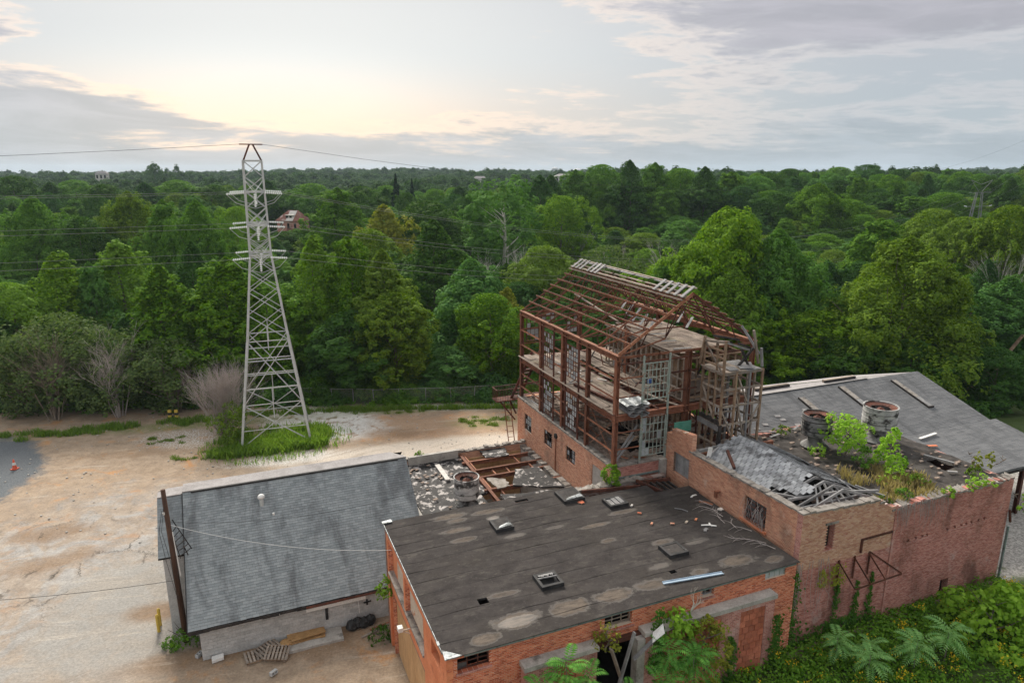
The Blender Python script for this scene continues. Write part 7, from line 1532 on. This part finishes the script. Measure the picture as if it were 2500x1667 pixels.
o = solo('dead_vines', 'bare dead vines hanging from the warehouse wall tops', None, b, M['twig'], (24.8, .2, 8.7), kind='stuff')
bare('dead_sapling', 'bare white dead sapling standing against the workshop roof edge', W(11.3,-.35).x, W(11.3,-.35).y, twigs(2.7, 1.3, 1, 4, .05, .5, 21), M['bark_white'], 6.2)
leafy('creeper', 'green weeds at the foot of the shed corner', 'weed', -10.9, 15.6, 0, .8, 1.0, 500, .14, M['leaf_mid'], 'dome', None, 12, .02); leafy('creeper', 'low green weeds beside the workshop corner by the rubbish bags', 'weed', -.5, 11.6, 0, .8, .7, 420, .13, M['leaf_dark'], 'dome', None, 12, .02)
leafy('bush', 'grey-green bush at the foot of the pylon left leg', 'bush', inv(-27.6, 62.6)[0], inv(-27.6, 62.6)[1], 0, 4.2, 1.9, 2600, .16, M['leaf_olive'], 'dome')
leafy('bush', 'low weeds on the back parapet of the burnt annexe', 'weed', 5.6, 25.2, 4.5, .7, .5, 260, .12, M['leaf_bright'], 'dome', None, 10, .02)

# ------------------------------------------------------------------ far buildings
p = ray(716, 545, 210); zb_ = h1(p.x, 210)
T = thing('red_roofed_house', 'distant brick house with a rusty red hipped roof and dormer', 'house', (p.x, 210, zb_), R(-12), None, True); ORG[T] = (0, 0, 0); zt = ray(716, 538, 210).z-zb_
T.scale = (.74, .74, 1.0)
obj('wall', MB().box(-5,5,-4,4,0,zt), M['brick_old'], T); rf = obj('roof', MB().add([(-5.6,-4.6,zt),(5.6,-4.6,zt),(5.6,4.6,zt),(-5.6,4.6,zt),(-1.8,0,zt+3.0),(2.6,0,zt+3.0)], [(0,1,5,4),(1,2,5),(2,3,4,5),(3,0,4)]), M['red_tile'], T)
dm = obj('dormer', MB().box(-1.3,1.9,-3.3,-1.2,zt+.5,zt+1.6), M['stone_pale'], rf); obj('roof_panel', MB().add([(-.8,-4.64,zt+.05),(2.4,-4.64,zt+.05),(2.4,-.3,zt+2.9),(-.8,-.3,zt+2.9)], [(0,1,2,3)]), M['stone_pale'], rf); obj('dormer_roof', MB().box(-1.6,2.2,-3.6,-1.0,zt+1.6,zt+1.75), M['stone_pale'], rf)
for x in (-.8, .8): obj('dormer_window', MB().box(x-.45,x+.6,-3.36,-3.3,zt+.7,zt+1.5), M['dark'], rf)
for x in (-3, 0, 3): obj('window', MB().box(x-.5,x+.5,-4.06,-4.0,zt-2.2,zt-.7), M['dark'], T)
for (u, wpx, vtop, vb, kind, lab) in ((1355,17,408,432,'t','cylindrical pale water tower on the skyline'),(1410,28,411,425,'d','domed pale water tank on the skyline right of the cylinder')):
    p = ray(u, vtop, 1350); r_ = wpx*1350/1666/2; zb_ = h1(p.x, 1350); hh = p.z-zb_
    T = thing('water_tower', lab, 'water tower', (p.x, 1350, zb_), 0, None, True); ORG[T] = (0, 0, 0)
    if kind == 't': obj('tank', MB().lathe((0,0,0), [(r_,0),(r_,hh-4),(r_*.8,hh-1.5),(0,hh)], 24), M['far_white'], T, smooth=False)
    else:
        obj('tank', MB().lathe((0,0,hh-13), [(0,0),(r_*.8,1),(r_,5),(r_*.85,9),(r_*.4,12.2),(0,13)], 24), M['far_white'], T, smooth=True); lg = MB()
        for k in range(8): a_ = k*.785; obj('leg', MB().tube([(r_*.85*math.cos(a_),r_*.85*math.sin(a_),0),(r_*.85*math.cos(a_),r_*.85*math.sin(a_),hh-9)], .8, 6), M['far_white'], T)
for (u, v, wpx, hpx, Yd, nw, lab, m_) in ((1172,447,32,20,620,4,'pale stone building among the far trees left of centre','stone_pale'),(1380,440,50,18,640,6,'long pale building with tall windows above the centre trees','stone_pale'),(2480,506,70,26,330,6,'reddish brick building at the right edge below the far hill','red_tile'),(250,432,26,14,560,3,'pale roofed house on the left hillside','stone_pale')):
    p = ray(u, v, Yd); q = Yd/1666; zb_ = min(h1(p.x, Yd), p.z-3); T = thing('distant_building', lab, 'building', (p.x, Yd, zb_), R(random.uniform(-12, 12)), None, True); ORG[T] = (0, 0, 0); w2 = wpx*q/2; hh = p.z-zb_+hpx*q*.5
    obj('wall', MB().box(-w2,w2,-w2*.5,w2*.5,0,hh), M[m_], T); obj('roof', MB().add([(-w2-.4,-w2*.5-.4,hh),(w2+.4,-w2*.5-.4,hh),(w2+.4,w2*.5+.4,hh),(-w2-.4,w2*.5+.4,hh),(-w2*.6,0,hh+2.2),(w2*.6,0,hh+2.2)], [(0,1,5,4),(1,2,5),(2,3,4,5),(3,0,4)]), M['ridge_cap'], T)
    for k in range(nw): x = -w2+w2*2*(k+.5)/nw; obj('window', MB().box(x-w2/nw*.45,x+w2/nw*.45,-w2*.5-.12,-w2*.5+.02,hh-hpx*q*.75,hh-hpx*q*.2), M['dark'], T)
p = ray(2470, 474, 300); T = thing('telegraph_pole', 'thin distant wooden telegraph pole at the right edge', 'pole', (p.x, 300, h1(p.x, 300)), 0, None, True); ORG[T] = (0, 0, 0); hh = p.z-h1(p.x, 300)
obj('shaft', MB().tube([(0,0,0),(0,0,hh)], .2, 6), M['wood_grey'], T); obj('crossarm', MB().box(-1.3,1.3,-.1,.1,hh-1.0,hh-.8), M['wood_grey'], T)

# ------------------------------------------------------------------ haze: the air of the valley
mh = bpy.data.materials.new('haze'); mh.use_nodes = True; t = NT(mh.node_tree); t.n.clear(); vo = t.new('ShaderNodeVolumePrincipled'); vo.inputs['Color'].default_value = (.66,.80,.98,1); vo.inputs['Density'].default_value = .00009; vo.inputs['Anisotropy'].default_value = .2
ho = t.new('ShaderNodeOutputMaterial'); t.link(vo.outputs[0], ho.inputs['Volume'])
o = obj('haze', MB().box(-3600, 3600, -300, 5700, -40, 62), mh); tag(o, 'thin bluish evening haze filling the valley', None, None, 'stuff')
